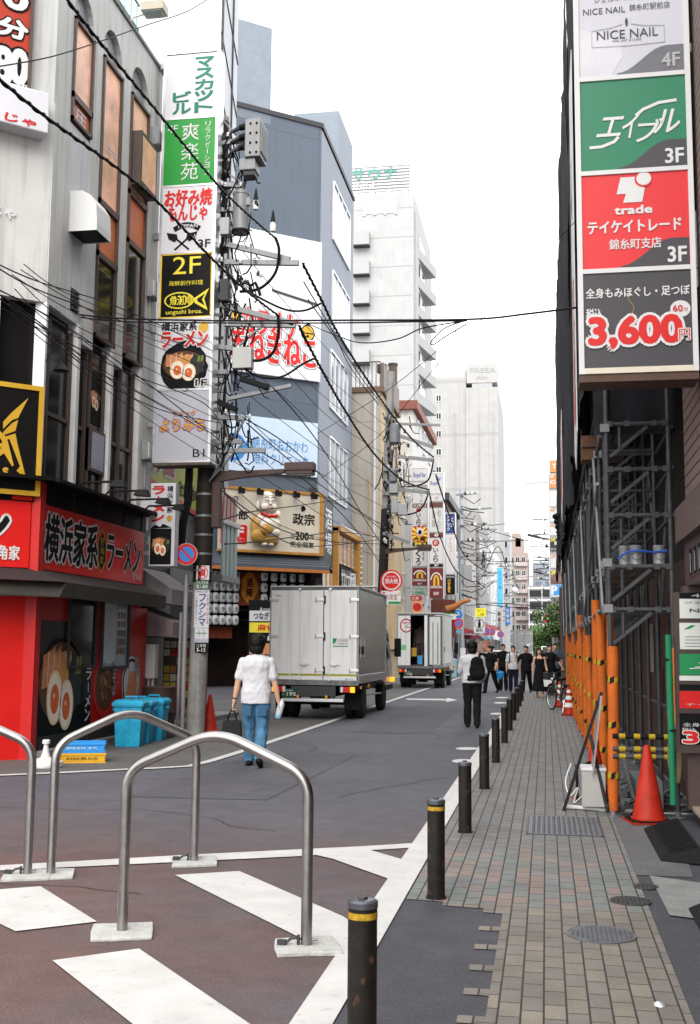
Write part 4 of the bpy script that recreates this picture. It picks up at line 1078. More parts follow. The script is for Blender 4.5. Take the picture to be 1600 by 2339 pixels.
for (x0, y0, x1, y1, n) in ((765, 440, 795, 640, 4), (762, 635, 792, 830, 4), (757, 810, 797, 960, 4), (752, 1000, 795, 1140, 4)):
 u0, _ = dq(PGS, x0, y1 - 60); u1, _ = dq(PGS, x1, y1)
 _, va = dq(PGS, x0, y0); _, vb = dq(PGS, x0, (y0 + 125) if y0 < 900 else y0 + 130)
 if y0 < 700: u0, u1 = 46.3, 50.4
 else: u0, u1 = 46.0, 50.2
 b = MB(PGS); b.box(u0, u1, vb, va, .05, .08, PGLASS if y0 < 700 else mat('reflecting window', (.25, .29, .33), .1, var=.5, scale=.8)); o = b.build('window', t)
 b = MB(PGS)
 for k in range(n + 1): b.box(u0 + (u1 - u0) * k / n - .05, u0 + (u1 - u0) * k / n + .05, vb - .06, va + .06, .05, .13, ALU)
 b.box(u0, u1, vb - .08, vb, .05, .14, ALU); b.box(u0, u1, va, va + .08, .05, .14, ALU); b.build('window_frame', o)
b = MB(PG); b.box(-.6, -.27, 4.9, 8.0, -.01, .06, DGREY); b.build('corner_strip', t)
# ground floor: recessed dark entrance behind the lantern walls
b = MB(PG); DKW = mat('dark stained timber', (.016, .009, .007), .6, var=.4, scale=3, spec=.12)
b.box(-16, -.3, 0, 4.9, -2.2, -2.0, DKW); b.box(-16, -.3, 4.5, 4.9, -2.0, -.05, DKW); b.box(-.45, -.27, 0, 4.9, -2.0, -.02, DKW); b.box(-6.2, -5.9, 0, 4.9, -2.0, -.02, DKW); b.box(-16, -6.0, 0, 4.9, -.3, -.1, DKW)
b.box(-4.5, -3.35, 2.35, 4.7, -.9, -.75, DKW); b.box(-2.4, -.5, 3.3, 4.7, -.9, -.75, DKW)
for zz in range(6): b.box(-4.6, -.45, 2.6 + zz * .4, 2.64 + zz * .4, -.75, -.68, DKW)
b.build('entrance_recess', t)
b = MB(PG); b.box(-5.2, -3.5, 1.9, 2.35, -.85, -.8, mat('rust red curtain', (.16, .03, .01), .8, var=.5, scale=8)); b.build('door_curtain', t)
b = MB(PG); b.add([(-5.5, 5.3, .05), (-.1, 5.3, .05), (-.02, 4.75, .75), (-5.6, 4.75, .75), (-.02, 4.62, .75), (-5.6, 4.62, .75)], [(0, 3, 2, 1), (3, 5, 4, 2)], mat('slate tile eave', (.075, .085, .105), .6, var=.15))
for k in range(6): z = 5.3 - .55 * k / 6; o_ = .05 + .7 * k / 6; b.box(-5.55, -.05, z - .03, z + .005, o_, o_ + .05, MATS['slate tile eave'])
b.build('tiled_eave', t)
b = MB(PG); b.box(-5.6, -.02, 4.5, 4.62, .6, .76, mat('orange eave board', (.42, .14, .03), .6)); b.build('eave_board', t)
# karaoke board (the mascot of the photograph is left out)
t = thing('billboard', 'huge white karaoke billboard with red bubble lettering on the blue grey wall', 'billboard', tuple(PG.p(-2.5, 12.4, .1)))
b = MB(PG); b.box(-4.75, -.25, 12.38, 18.3, .0, .18, mat('white billboard sheet', (.66, .66, .68), .4, var=.04)); b.build('board', t)
PG2 = PG.shift(.18)
b = MB(PG2); b.text('カラオケ', -3.75, 14.0, -1.3, 15.0, RED, .02, bold=.06, edge=WHITE, ew=.07); b.text('カラオケ', -3.75, 14.0, -1.3, 15.0, INK, .012, bold=.17); b.text('まねきねこ', -4.2, 12.9, -.5, 14.15, RED, .02, bold=.055, edge=WHITE, ew=.085); b.text('まねきねこ', -4.2, 12.9, -.5, 14.15, INK, .012, bold=.16)
for cx, cy in ((-4.05, 14.75), (-.85, 14.35)):
 b.ell(cx, cy, .32, .34, .01, INK); b.ell(cx, cy, .27, .29, .014, GOLD); b.ell(cx, cy + .3, .1, .1, .012, INK); b.band([(cx - .24, cy - .02), (cx + .24, cy - .02)], .05, .017, INK); b.ell(cx, cy - .14, .06, .06, .018, INK)
b.build('lettering', t)
b = MB(PG2); b.band([(-2.5, 15.9), (-.4, 15.6)], .1, .03, DGREY); b.build('light_bar', t)
t = thing('billboard', 'pale blue eye clinic billboard with blue lettering above the lamp arm', 'billboard', tuple(PG.p(-2.5, 8.4, .1)))
b = MB(PG); b.box(-4.6, -.3, 8.42, 10.65, 0, .12, mat('pale blue board', (.5, .6, .72), .4, var=.06)); b.build('board', t)
b = MB(PG.shift(.12)); P6 = PG.shift(.12)
LB = mat('clinic blue ink', (.04, .22, .5), .5)
b.text('錦糸町おおかわ', -3.2, 9.35, -.75, 9.85, LB, .01); b.text('眼科クリニック', -3.15, 8.75, -.72, 9.25, LB, .01); b.ring(-3.95, 9.35, .5, .55, .14, .01, BLUE, 20, 330); b.poly([(-4, 9.2), (-3.5, 9.5), (-3.3, 9.9), (-3.4, 9.2), (-3.7, 8.9)], .012, LB); b.build('lettering', t)
# Hotei board
t = thing('restaurant_sign', 'cream izakaya signboard framed in gold timber above the tiled eave', 'sign', tuple(PG.p(-2.5, 5.2, .4)))
b = MB(PG); b.box(-4.6, -.35, 5.28, 7.65, .2, .5, mat('cream sign face', (.56, .5, .4), .5, var=.08)); b.build('board', t)
b = MB(PG)
OG = mat('ochre timber frame', (.42, .2, .04), .5, var=.2)
for r in ((-4.6, -.35, 5.2, 5.3), (-4.6, -.35, 7.62, 7.72), (-.36, -.2, 5.2, 7.72)): b.box(*r, .15, .55, OG)
b.build('frame', t)
b = MB(PG)
for k in range(5): u = -3.9 + k * .78; b.box(u - .02, u + .02, 7.6, 7.7, .5, .8, BLACK); b.box(u - .1, u + .1, 7.42, 7.62, .72, .95, BLACK); b.box(u - .07, u + .07, 7.4, 7.42, .75, .92, WHITE)
b.build('spotlights', t)
P7 = PG.shift(.5)
b = MB(P7); b.text('治郎', -4.3, 6.45, -3.5, 6.8, INK, .01, bold=.03); b.text('政宗', -1.55, 6.4, -.6, 6.85, INK, .01, bold=.03); b.text('全', -1.65, 5.83, -1.45, 6.05, INK, .01); b.text('200', -1.42, 5.8, -.85, 6.1, INK, .01, bold=.04); b.text('席', -.82, 5.83, -.6, 6.05, INK, .01); b.text('完全個室', -1.65, 5.5, -.62, 5.73, INK, .01, bold=.015)
b.poly([(-4.6, 5.5), (-3.55, 5.5), (-3.5, 5.55), (-3.5, 6.2), (-3.55, 6.25), (-4.6, 6.25)], .008, RED); b.text('-2F', -4.55, 5.8, -3.65, 6.15, WHITE, .013, bold=.05); b.text('エレベーター', -4.35, 5.66, -3.6, 5.76, WHITE, .013); b.text('ご利用ください', -4.35, 5.54, -3.6, 5.63, WHITE, .013)
b.ring(-4.05, 7.05, .08, .16, .04, .01, INK); b.ring(-4.0, 7.25, .1, .1, .03, .01, INK); b.ell(-1.1, 7.05, .1, .12, .01, INK, jit=.3); b.build('lettering', t)
CER = mat('white glazed statue', (.66, .6, .52), .35, var=.1); GLZ = mat('ochre glazed statue', (.4, .22, .05), .4, var=.35)
t = thing('statue', 'smiling bald god of fortune statue fixed to the cream signboard', 'statue', tuple(PG.p(-2.75, 5.6, .5)))
b = MB(PG); c = -2.72
for x, y, z, r in ((0, 7.2, .62, (.34, .32, .3)), (-.15, 6.99, .78, (.18, .16, .14)), (.15, 6.99, .78, (.18, .16, .14)), (0, 7.42, .6, (.27, .2, .25)), (-.36, 7.06, .56, (.08, .2, .08)), (.36, 7.06, .56, (.08, .2, .08)), (0, 6.93, .8, (.16, .09, .1)), (.02, 7.1, .93, (.055, .05, .05)), (.05, 6.3, .72, (.44, .42, .34)), (.3, 6.55, .7, (.2, .22, .2)), (-.28, 6.5, .7, (.22, .2, .2)), (.34, 6.7, .9, (.1, .15, .1)), (.1, 6.0, .8, (.38, .2, .25)), (.32, 6.35, .92, (.11, .13, .09))):
 b.ball((c + x, y, z), r, CER, 16, 10)
b.build('body', t, smooth=True)
b = MB(PG)
for x, y, z, r in ((-.42, 6.2, .62, (.26, .5, .2)), (-.35, 5.85, .7, (.35, .32, .22)), (.05, 5.72, .66, (.45, .22, .25)), (.35, 5.8, .6, (.16, .3, .2)), (-.12, 6.1, .98, (.28, .22, .12))): b.ball((c + x, y, z), r, GLZ, 16, 10)
b.build('robe_and_sack', t, smooth=True)
b = MB(PG); b.tube([(c - .35, 6.72, .82), (c - .1, 6.6, 1.0), (c + .2, 6.62, 1.0), (c + .38, 6.72, .85)], .06, RED); b.build('collar', t, smooth=True)
b = MB(PG)
for x in (-.14, .14): b.band([(c + x - .09, 7.2), (c + x, 7.24), (c + x + .09, 7.2)], .03, .93, INK); b.band([(c + x - .1, 7.32), (c + x, 7.37), (c + x + .1, 7.31)], .035, .9, INK)
b.band([(c - .11, 6.97), (c, 6.93), (c + .11, 6.97)], .03, .93, DRED)
for x in (-.15, .12): b.ball((c + x, 5.52, .75), (.12, .06, .16), CER)
b.build('face_and_feet', t)
t = thing('shop_sign', 'orange cloud-shaped shop board hanging in the lantern entrance', 'sign', tuple(PG.p(-2.9, 3.3, -.7)))
b = MB(PG); b.box(-3.35, -2.4, 3.2, 4.6, -.74, -.66, mat('rust brown backboard', (.2, .05, .012), .6, var=.3)); b.build('backboard', t)
b = MB(PG); b.prism([(-2.88 + .36 * math.cos(a / 20 * 2 * math.pi) * (1 + .12 * math.cos(a / 20 * 2 * math.pi * 5)), 3.9 + .62 * math.sin(a / 20 * 2 * math.pi) * (1 + .1 * math.cos(a / 20 * 2 * math.pi * 4))) for a in range(20)], -.66, -.6, mat('orange board', (.5, .17, .02), .5)); b.text('酒陣', -3.0, 3.5, -2.75, 4.3, INK, -.59, vert=True, bold=.03); b.build('board', t)
LANT = mat('white paper lantern', (.62, .62, .62), .6, var=.06)
lan = None
for (ua, ub, n, rows) in ((-4.62, -3.5, 5, 5), (-2.28, -.62, 5, 3)):
 for i in range(n):
  for j in range(rows):
   u = ua + (ub - ua) * i / (n - 1); z = 4.36 - j * .44
   q = PG.p(u, z, -.52)
   if lan is None:
    lan = thing('paper_lantern', 'white paper lantern with a dark crest in the rows beside the entrance', 'lantern', q, math.atan2(PG.U.y, PG.U.x), 'white paper lanterns in rows at the entrance')
    b = LX(lan); b.lathe([(.07, -.19), (.12, -.15), (.14, -.05), (.14, .05), (.12, .15), (.07, .19)], (0, 0, 0), LANT, 16); b.build('lantern_body', lan, smooth=True)
    b = LX(lan); b.lathe([(.075, .17), (.075, .2)], (0, 0, 0), BLACK, 12); b.lathe([(.075, -.2), (.075, -.17)], (0, 0, 0), BLACK, 12); b.build('rims', lan)
    b = LX(lan); b.T = b.T @ Plane((0, -.142), (1, 0)).M; b.ring(0, 0, .06, .07, .022, .002, INK); b.ell(0, 0, .02, .02, .002, INK, n=8); b.build('crest', lan)
   else: copy_tree(lan, None, q, math.atan2(PG.U.y, PG.U.x))
# tenant board behind truck and the mahjong panels
t = thing('tenant_board', 'stacked dark tenant board with mahjong and food panels beside the truck', 'sign', tuple(PG.p(-2.6, 0, .1)))
PT = Plane((0, 38.0), (1, 0))
u0, v0, u1, v1 = dr(PT, 565, 1362, 640, 1520)
b = MB(PT); b.box(u0, u1, 0, v1, -.12, 0, BLACK); b.build('board', t)
b = MB(PT)
tx(b, PT, 'Artemis', 590, 1378, 622, 1388, WHITE, .01)
for y0, y1, m, s, im in ((1386, 1410, WHITE, 'つなぎや', INK), (1413, 1436, YL, '麻雀', RED), (1440, 1458, INK, '5F', WHITE), (1460, 1486, MATS['printed pork slices'], '', INK), (1488, 1510, SIGNW, '', INK)):
 a0, c0, a1, c1 = dr(PT, 567, y0, 640, y1); b.rect(a0, c0, a1, c1, .004, m)
 if s: b.text(s, a0 + .15 if len(s) > 2 else a0 + .3, c0 + .06, a0 + .9, c1 - .06, im, .01, bold=.03)
b.build('panels', t)
# banners and boards on the street side of the grey building
t = thing('shop_banner', 'row of striped white and orange cloth banners in a bulb-lit frame on the street side', 'banner', tuple(PGS.p(48, 3, .2)))
b = MB(PGS); b.box(46.6, 51.9, 6.55, 6.75, .1, .5, OG); b.box(46.6, 46.85, 3.2, 6.7, .15, .4, OG); b.box(51.5, 51.9, 2.2, 6.6, .15, .5, OG); b.build('frame', t)
b = MB(PGS)
for k in range(9):
 a = 46.9 + k * .51
 m = OG if k % 2 else mat('white cloth strip', (.55, .5, .45), .8, var=.25)
 b.box(a, a + .5, 5.25, 6.5, .2, .23, m); b.text('大衆酒場', a + .12, 5.3, a + .38, 6.4, DRED if k % 2 else INK, .235, vert=True)
for k in range(5):
 a = 44.6 + k * .45; b.box(a, a + .44, 3.2, 4.7, .12, .15, OG if k % 2 else MATS['white cloth strip'])
b.build('cloth_strips', t)
b = MB(PGS)
for k in range(22): b.ball((46.7 + k * .24, 6.8, .5), .06, WHITE, 8, 6)
for k in range(14): b.ball((51.9, 3 + k * .26, .52), .06, WHITE, 8, 6)
b.build('bulbs', t)
t = thing('wall_sign', 'long black board with white brush characters on the street side of the blue grey building', 'sign', tuple(PGS.p(49, 4.2, .3)))
b = MB(PGS); b.box(47.2, 51.3, 4.1, 5.1, .25, .4, INK); b.build('board', t); b = MB(PGS); b.text('サカナ大衆酒場', 47.4, 4.2, 51.1, 5.0, WHITE, .41, bold=.05); b.build('lettering', t)
t = thing('wall_sign', 'dark grey vertical board with white script at the corner of the blue grey building', 'sign', tuple(PGS.p(45, 5, .3)))
b = MB(PGS); b.box(44.4, 46.4, 4.95, 7.8, .06, .2, DGREY); b.build('board', t); b = MB(PGS); b.text('酒場', 44.7, 5.4, 46.1, 7.4, WHITE, .21, vert=True, bold=.02); b.build('lettering', t)
t = thing('timber_storefront', 'grey timber shop front with glazed doors under the black brush-lettered board', 'shop front', tuple(PGS.p(48, 0, .1)))
b = MB(PGS); b.box(44.0, 51.7, 0, 4.1, -.05, .08, mat('weathered grey timber', (.13, .12, .11), .7, var=.4, scale=3, streak=.4)); b.build('panel_wall', t)
b = MB(PGS)
for k in range(6): b.box(47 + k * .75, 47.5 + k * .75, .3, 3.9, .08, .12, PGLASS if k % 2 else DKW)
b.build('door_panels', t)
# ------------------------------------------------------------ utility poles, street lamps, overhead cables
POLEC = mat('utility pole concrete', (.26, .25, .24), .8, var=.3, scale=4, streak=.4)
POLED = mat('dark pole sleeve', (.02, .017, .015), .6, var=.4, scale=5, spec=.15)
PORC = mat('white porcelain', (.6, .6, .58), .3)
TRF = mat('grey transformer paint', (.2, .205, .21), .45, .2, var=.2, streak=.25)
LAMPB = mat('brown lamp paint', (.06, .035, .03), .5, var=.3, scale=8)
def cyl(b, p0, p1, r, m, n=12): b.tube([p0, p1], r, m, n)
def street_lamp_arm(t, P, side, L, z0, s=1.0):
 """tapered arm and boxy head hung on a pole; x runs away from the pole"""
 P = Vector(P)
 x = Vector((side, 0, 0))
 b = MB(); vs, fs = [], []
 for d, hz, zc in ((0, .15, 0), (L * .35, .09, .03), (L, .045, .08)):
  c = P + x * d + Vector((0, 0, zc))
  vs += [c + Vector((0, -.05, -hz)), c + Vector((0, .05, -hz)), c + Vector((0, .05, hz * .6)), c + Vector((0, -.05, hz * .6))]
 for i in range(2):
  for k in range(4): fs.append((i * 4 + k, i * 4 + (k + 1) % 4, i * 4 + 4 + (k + 1) % 4, i * 4 + 4 + k))
 fs += [(0, 3, 2, 1), (8, 9, 10, 11)]
 b.add(vs, fs, LAMPB); b.build('lamp_arm', t, bevel=.01)
 h = P + x * (L + .22) + Vector((0, 0, .08))
 b = MB()
 for (hw, hd, z0_, z1_, m) in ((.27, .14, .0, .13, LAMPB), (.29, .15, -.02, .0, LAMPB), (.25, .13, -.09, -.02, LAMPB), (.22, .11, -.105, -.09, PGLASS)):
  b.box(h.x - hw * s, h.x + hw * s, h.y - hd * s, h.y + hd * s, h.z + z0_ * s, h.z + z1_ * s, m)
 b.build('lamp_head', t, bevel=.012)
def utility_pole(label, base, top, r0=.17, r1=.135, sleeve=(2.75, 8)):
 base, top = Vector(base), Vector(top)
 t = thing('utility_pole', label, 'utility pole', base)
 at = lambda z: base + (top - base) * (z / top.z)
 rr = lambda z: r0 + (r1 - r0) * z / top.z
 b = MB(); b.tube([at(0), at(top.z)], [r0, r1], POLEC, 20); b.build('pole_shaft', t, smooth=True)
 if sleeve:
  b = MB(); b.tube([at(sleeve[0]), at(sleeve[1])], [rr(sleeve[0]) + .012, rr(sleeve[1]) + .012], POLED, 20); b.build('sleeve', t, smooth=True)
 return t, at, rr
t1, at1, rr1 = utility_pole('near utility pole crowded with transformers, crossarms and shop plates', (-6.25, 19.6, 0), (-6.02, 19.6, 11.7), sleeve=(2.75, 11.6))
P1 = Plane((0, 19.6), (1, 0))
def p1(x, y, d=0.0):
 r = atY(x * K, y * K, 19.6 - d); return r
def n1(x, y, d=0.0): return atY(x, y, 19.6 - d)
for a, e, wd in (((513, 557), (663, 593), .1), ((513, 599), (683, 601), .1), ((503, 696), (673, 740), .1), ((513, 740), (676, 743), .1), ((520, 912), (666, 881), .07), ((478, 952), (562, 955), .09), ((470, 1009), (555, 1009), .09), ((470, 1030), (607, 1029), .09), ((490, 420), (560, 425), .09), ((488, 330), (560, 320), .09), ((480, 790), (560, 800), .09), ((478, 850), (520, 850), .09), ((480, 680), (530, 675), .09), ((495, 480), (540, 478), .09)):
 b = MB(); b.bar(n1(*a, .18), n1(*e, .18), .07, wd, GALV); b.build('crossarm', t1, bevel=.006)
for a, e in (((560, 955), (486, 1090)), ((555, 1012), (478, 1100)), ((525, 600), (505, 680)), ((600, 743), (500, 830)), ((560, 425), (500, 380)), ((550, 320), (498, 260))):
 b = MB(); b.bar(n1(*a, .2), n1(*e, .12), .035, .035, GALV); b.build('strut', t1)
# transformer cabinet
c = n1(575, 330, .15)
b = MB(); b.box(c.x - .08, c.x + .22, c.y - .2, c.y + .3, c.z - .33, c.z + .42, TRF)
for k in range(5): b.box(c.x + .22, c.x + .25, c.y - .2 + k * .1, c.y - .15 + k * .1, c.z - .25, c.z + .35, TRF)
b.box(c.x - .2, c.x + .12, c.y - .15, c.y + .2, c.z - .56, c.z - .33, TRF); b.box(c.x - .12, c.x + .1, c.y - .12, c.y + .15, c.z - .66, c.z - .56, DGREY); o = b.build('switch_cabinet', t1, bevel=.02)
b = MB()
for k in range(4):
 for j in (0, 1): b.ball((c.x + .03 + j * .12, c.y - .21, c.z - .25 + k * .19), .022, BLACK, 8, 6)
b.build('bolts', o)
for k in range(3):
 b = MB(); q = Vector((c.x - .08, c.y - .1, c.z + .32 - k * .2))
 b.tube([q, q + Vector((-.13, 0, -.02))], [.07, .055], BLACK, 12); b.tube([q + Vector((-.13, 0, -.02)), q + Vector((-.3, 0, -.1))], [.045, .03], DGREY, 10); b.tube([q + Vector((-.3, 0, -.1)), q + Vector((-.42, .03, -.3)), q + Vector((-.5, .05, -.7))], .014, CABLE, 6); b.build('bushing', t1, smooth=True)
c = n1(551, 485, .2)
b = MB(); b.lathe([(.1, -.42), (.165, -.4), (.165, -.34), (.155, -.33), (.155, .32), (.165, .33), (.165, .38), (.08, .42), (.05, .46)], c, TRF, 24); b.build('transformer', t1, smooth=True)
b = MB(); b.lathe([(.168, -.41), (.172, -.36)], c, BLACK, 24); b.box(c.x + .1, c.x + .19, c.y - .1, c.y - .02, c.z + .1, c.z + .24, TRF); b.build('transformer_base', t1)
for x, y in ((585, 465), (624, 515)):
 b = MB(); q = n1(x, y, .2); b.lathe([(.055, -.12), (.06, 0), (.05, .02), (.055, .05)], q, PORC, 12); b.lathe([(.05, .05), (.03, .2), (.01, .3)], q, BLACK, 12); b.build('fuse_cutout', t1, smooth=True)
r_ = random.Random(3)
for (x0, x1, y0, y1, m) in ((534, 578, 795, 844, mat('pale junction box', (.42, .42, .4), .5)), (550, 614, 862, 888, BLACK), (500, 542, 915, 940, BLACK), (505, 525, 640, 690, DGREY), (505, 527, 500, 540, GREY)):
 b = MB(); a = n1(x0, y1, .28); e = n1(x1, y0, .28)
 if m is BLACK: b.bar(n1(x0, y0 + 3, .25), n1(x1, y1 - 3, .25), .12, .1, m)
 else: b.box(a.x, e.x, a.y - .1, a.y + .1, a.z, e.z, m)
 b.build('junction_box', t1, bevel=.01)
# small insulators, clamps, bands along the shaft
b = MB()
for i in range(46):
 z = 5.2 + i * .138 + r_.uniform(-.04, .04); q = at1(z); sd = r_.choice((-1, 1, 1))
 b.bar(q + Vector((sd * .05, -.12, 0)), q + Vector((sd * r_.uniform(.16, .34), -.16, r_.uniform(-.05, .05))), .05, r_.uniform(.03, .08), r_.choice((DGREY, BLACK, GALV)))
b.build('clamps', t1)
b = MB()
for i in range(38):
 b = MB(); q = n1(r_.uniform(505, 600), r_.choice((318, 424, 470, 600, 640, 655, 742, 800, 955, 1009)) + r_.uniform(-10, 4), .2 + r_.uniform(0, .1)); b.lathe([(.02, 0), (.035, .01), (.022, .03), (.035, .045), (.02, .07), (.012, .09)], q, r_.choice((PORC, BLACK, PORC, DGREY)), 8); b.build('insulator', t1)
b = MB()
b = MB()
for k in range(4): q = n1(520 + k * 18, 640 + k * 4, .25); b.tube([q, q + Vector((.08, 0, .05)), q + Vector((.15, 0, -.1)), q + Vector((.18, 0, -.2))], .03, CABLE, 8)
for i in range(85):
 xa, ya = r_.uniform(498, 575), r_.uniform(290, 1020); xb, yb = xa + r_.uniform(-40, 60), ya + r_.uniform(20, 110)
 pa, pb = n1(xa, ya, .2), n1(xb, yb, .2); m_ = (pa + pb) / 2 + Vector((r_.uniform(-.12, .12), r_.uniform(-.05, .05), r_.uniform(-.35, -.1)))
 b.tube([pa, pa * .5 + m_ * .5 - Vector((0, 0, .05)), m_, pb * .5 + m_ * .5 - Vector((0, 0, .05)), pb], r_.uniform(.008, .019), CABLE, 5)
b.build('jumper_cables', t1, smooth=True)
b = MB()
for z in (2.95, 3.25, 3.6, 3.95, 4.35, 7.2, 9.0): q = at1(z); b.lathe([(rr1(z) + .02, 0), (rr1(z) + .02, .04)], q, GALV, 20)
b.build('steel_bands', t1)
b = MB(); b.tube([(-6.47, 19.5, 0), (-6.46, 19.5, 2.9)], .045, GREY, 12); b.tube([(-6.58, 19.55, 0), (-6.56, 19.55, 2.2)], .03, GREY, 10)
b.tube([p1(428, 1050, .1), p1(424, 1140, .1), p1(412, 1190, .1), p1(408, 1240, .1), p1(425, 1280, .1)], .05, CABLE, 8); b.tube([p1(436, 1050, .12), p1(432, 1140, .12), p1(420, 1190, .12), p1(416, 1240, .12)], .035, CABLE, 8); b.build('conduits', t1, smooth=True)
street_lamp_arm(t1, (-6.1, 19.6, 4.72), 1, 1.5, 4.7)
b = MB(); b.box(-6.02, -5.86, 19.5, 19.68, 3.75, 4.6, LAMPB); b.build('lamp_gear_box', t1, bevel=.015)
# plates on the pole
PP = Plane((0, 19.43), (1, 0))
def plate(x0, y0, x1, y1, m, cont):
 a = dr(PP, x0, y0, x1, y1); b = MB(PP); b.box(a[0], a[2], a[1], a[3], -.02, 0, m); o = b.build('plate', t1)
 b = MB(PP); w, h = a[2] - a[0], a[3] - a[1]
 cont(b, lambda f: a[0] + f * w, lambda f: a[1] + f * h); b.build('lettering', o)
plate(447, 1284, 475, 1316, SIGNW, lambda b, X, Y: (b.ring(X(.5), Y(.5), .1, .12, .015, .003, RED), b.text('質', X(.25), Y(.22), X(.75), Y(.78), RED, .005, bold=.03)))
plate(445, 1317, 474, 1338, mat('plate green', (.02, .1, .04), .5), lambda b, X, Y: (b.text('宝石.貴金属', X(.06), Y(.55), X(.95), Y(.92), WHITE, .005), b.text('買入.販売', X(.06), Y(.1), X(.95), Y(.5), WHITE, .005, bold=.03)))
NAVY = mat('navy ink', (.03, .04, .2), .5)
plate(443, 1339, 474, 1425, SIGNW, lambda b, X, Y: (b.text("PAWN SHOP", X(.05), Y(.92), X(.95), Y(.98), NAVY, .005), b.text('フクシマ', X(.3), Y(.03), X(.78), Y(.9), NAVY, .005, vert=True, bold=.02), b.text('江東橋三の十二', X(.05), Y(.1), X(.2), Y(.85), DGREY, .005, vert=True), b.text('江東橋二丁目大通', X(.84), Y(.1), X(.97), Y(.9), DRED, .005, vert=True)))
plate(443, 1426, 473, 1458, SIGNW, lambda b, X, Y: (b.rect(X(.1), Y(.62), X(.9), Y(.68), .004, GREEN), b.rect(X(.3), Y(.4), X(.34), Y(.9), .005, GREEN), b.rect(X(.66), Y(.4), X(.7), Y(.9), .005, GREEN), b.text('3631-0121', X(.05), Y(.06), X(.95), Y(.26), NAVY, .005)))
plate(443, 1459, 471, 1482, INK, lambda b, X, Y: (b.text('江東橋', X(.12), Y(.55), X(.88), Y(.9), WHITE, .005), b.text('3-12', X(.15), Y(.12), X(.85), Y(.45), WHITE, .005, bold=.03)))
# no parking sign
t = thing('road_sign', 'round blue no parking sign with red ring, strapped to the near utility pole', 'road sign', tuple(p1(424, 1284, .3)))
q = p1(424, 1258, .38)
Pn = Plane((q.x, q.y, q.z), (1, .1))
b = MB(Pn); b.prism([(.2 * math.cos(a * math.pi / 18), .2 * math.sin(a * math.pi / 18)) for a in range(36)], -.01, 0, WHITE); b.build('disc', t)
b = MB(Pn); b.ell(0, 0, .193, .193, .002, RED, n=36); b.ell(0, 0, .135, .135, .004, BLUE, n=36); b.band([(-.1, .1), (.1, -.1)], .038, .006, RED); b.build('symbol', t)
b = MB(); b.bar(q + Vector((.02, .02, 0)), q + Vector((.15, .3, 0)), .03, .03, GREY); b.build('bracket', t)
q = p1(411, 1222, -.3); Pn = Plane((q.x, q.y, q.z), (1, .3)); t = thing('road_sign', 'white triangular sign plate with a red arch, half hidden behind the no parking sign', 'road sign', q)
b = MB(Pn); b.prism([(-.16, -.28), (.16, -.28), (.02, .3)], -.01, 0, WHITE); b.build('plate', t); b = MB(Pn); b.ring(0, -.16, .09, .22, .035, .004, RED, 0, 180); b.build('symbol', t)
# second pole
t2, at2, rr2 = utility_pole('second utility pole, beyond the first truck, with fire hydrant sign and street lamp', (-5.8, 39, 0), (-5.4, 39, 11.5), sleeve=(3, 6.5))
def n2(x, y, d=0.0): return atY(x * K, y * K, 39 - d)
for a, e, wd in (((895, 985), (985, 1015), .12), ((895, 1035), (985, 1045), .12), ((895, 1110), (975, 1118), .12), ((905, 962), (1000, 965), .08), ((870, 1065), (900, 1067), .12), ((868, 1095), (905, 1095), .12), ((868, 1120), (905, 1122), .12), ((870, 1210), (930, 1232), .12)):
 b = MB(); b.bar(n2(*a, .2), n2(*e, .2), .08, wd, GALV); b.build('crossarm', t2)
for (x, y, r, h) in ((897, 985, .2, .75), (893, 1080, .16, .5)):
 b = MB(); c = n2(x, y, .2); b.lathe([(r * .6, -h / 2), (r, -h / 2 + .05), (r, h / 2 - .05), (r * .5, h / 2)], c, TRF, 18); b.build('transformer', t2, smooth=True)
for (x0, x1, y0, y1) in ((890, 905, 1130, 1165), (905, 925, 1145, 1170), (885, 905, 1100, 1120)):
 b = MB(); a = n2(x0, y1, .2); e = n2(x1, y0, .2); b.box(a.x, e.x, a.y - .15, a.y + .1, a.z, e.z, GREY); b.build('junction_box', t2, bevel=.01)
b = MB()
for i in range(40):
 b = MB(); q = n2(r_.uniform(870, 935), r_.uniform(950, 1240), .25); b.lathe([(.03, 0), (.06, .03), (.03, .06), (.06, .09), (.02, .15)], q, r_.choice((PORC, BLACK, DGREY, GALV)), 8); b.build('insulator', t2)
b = MB()
for i in range(40):
 xa, ya = r_.uniform(868, 930), r_.uniform(930, 1240); pa, pb = n2(xa, ya, .2), n2(xa + r_.uniform(-20, 45), ya + r_.uniform(5, 60), .2); m_ = (pa + pb) / 2 + Vector((0, 0, -r_.uniform(.1, .5)))
 b.tube([pa, m_, pb], r_.uniform(.012, .025), CABLE, 5)
b.build('jumper_cables', t2, smooth=True)
street_lamp_arm(t2, (-5.7, 38.9, 5.0), 1, 1.3, 5, .95)
t = thing('fire_hydrant_sign', 'round red fire hydrant sign over a white notice board on the second utility pole', 'sign', tuple(n2(888, 1360, .5)))
q = n2(889, 1318, .5); Pn = Plane((q.x, q.y, q.z), (1, .05))
b = MB(Pn); b.prism([(.34 * math.cos(a * math.pi / 18), .34 * math.sin(a * math.pi / 18)) for a in range(36)], -.02, 0, WHITE); b.ring(0, 0, .38, .38, .05, .002, RED, -150, 200, 36); b.ell(0, 0, .28, .28, .004, RED, n=36); b.text('消火栓', -.23, -.1, .23, .07, WHITE, .008, bold=.04); b.text('FIRE HYDRANT', -.17, .11, .17, .17, WHITE, .008); b.build('disc', t)
b = MB(); b.tube([n2(866, 1318, .45), n2(864, 1360, .45)], .03, RED, 8); b.build('red_post', t)
a = dr(Plane((0, 38.5), (1, 0)), 866, 1341, 910, 1372)
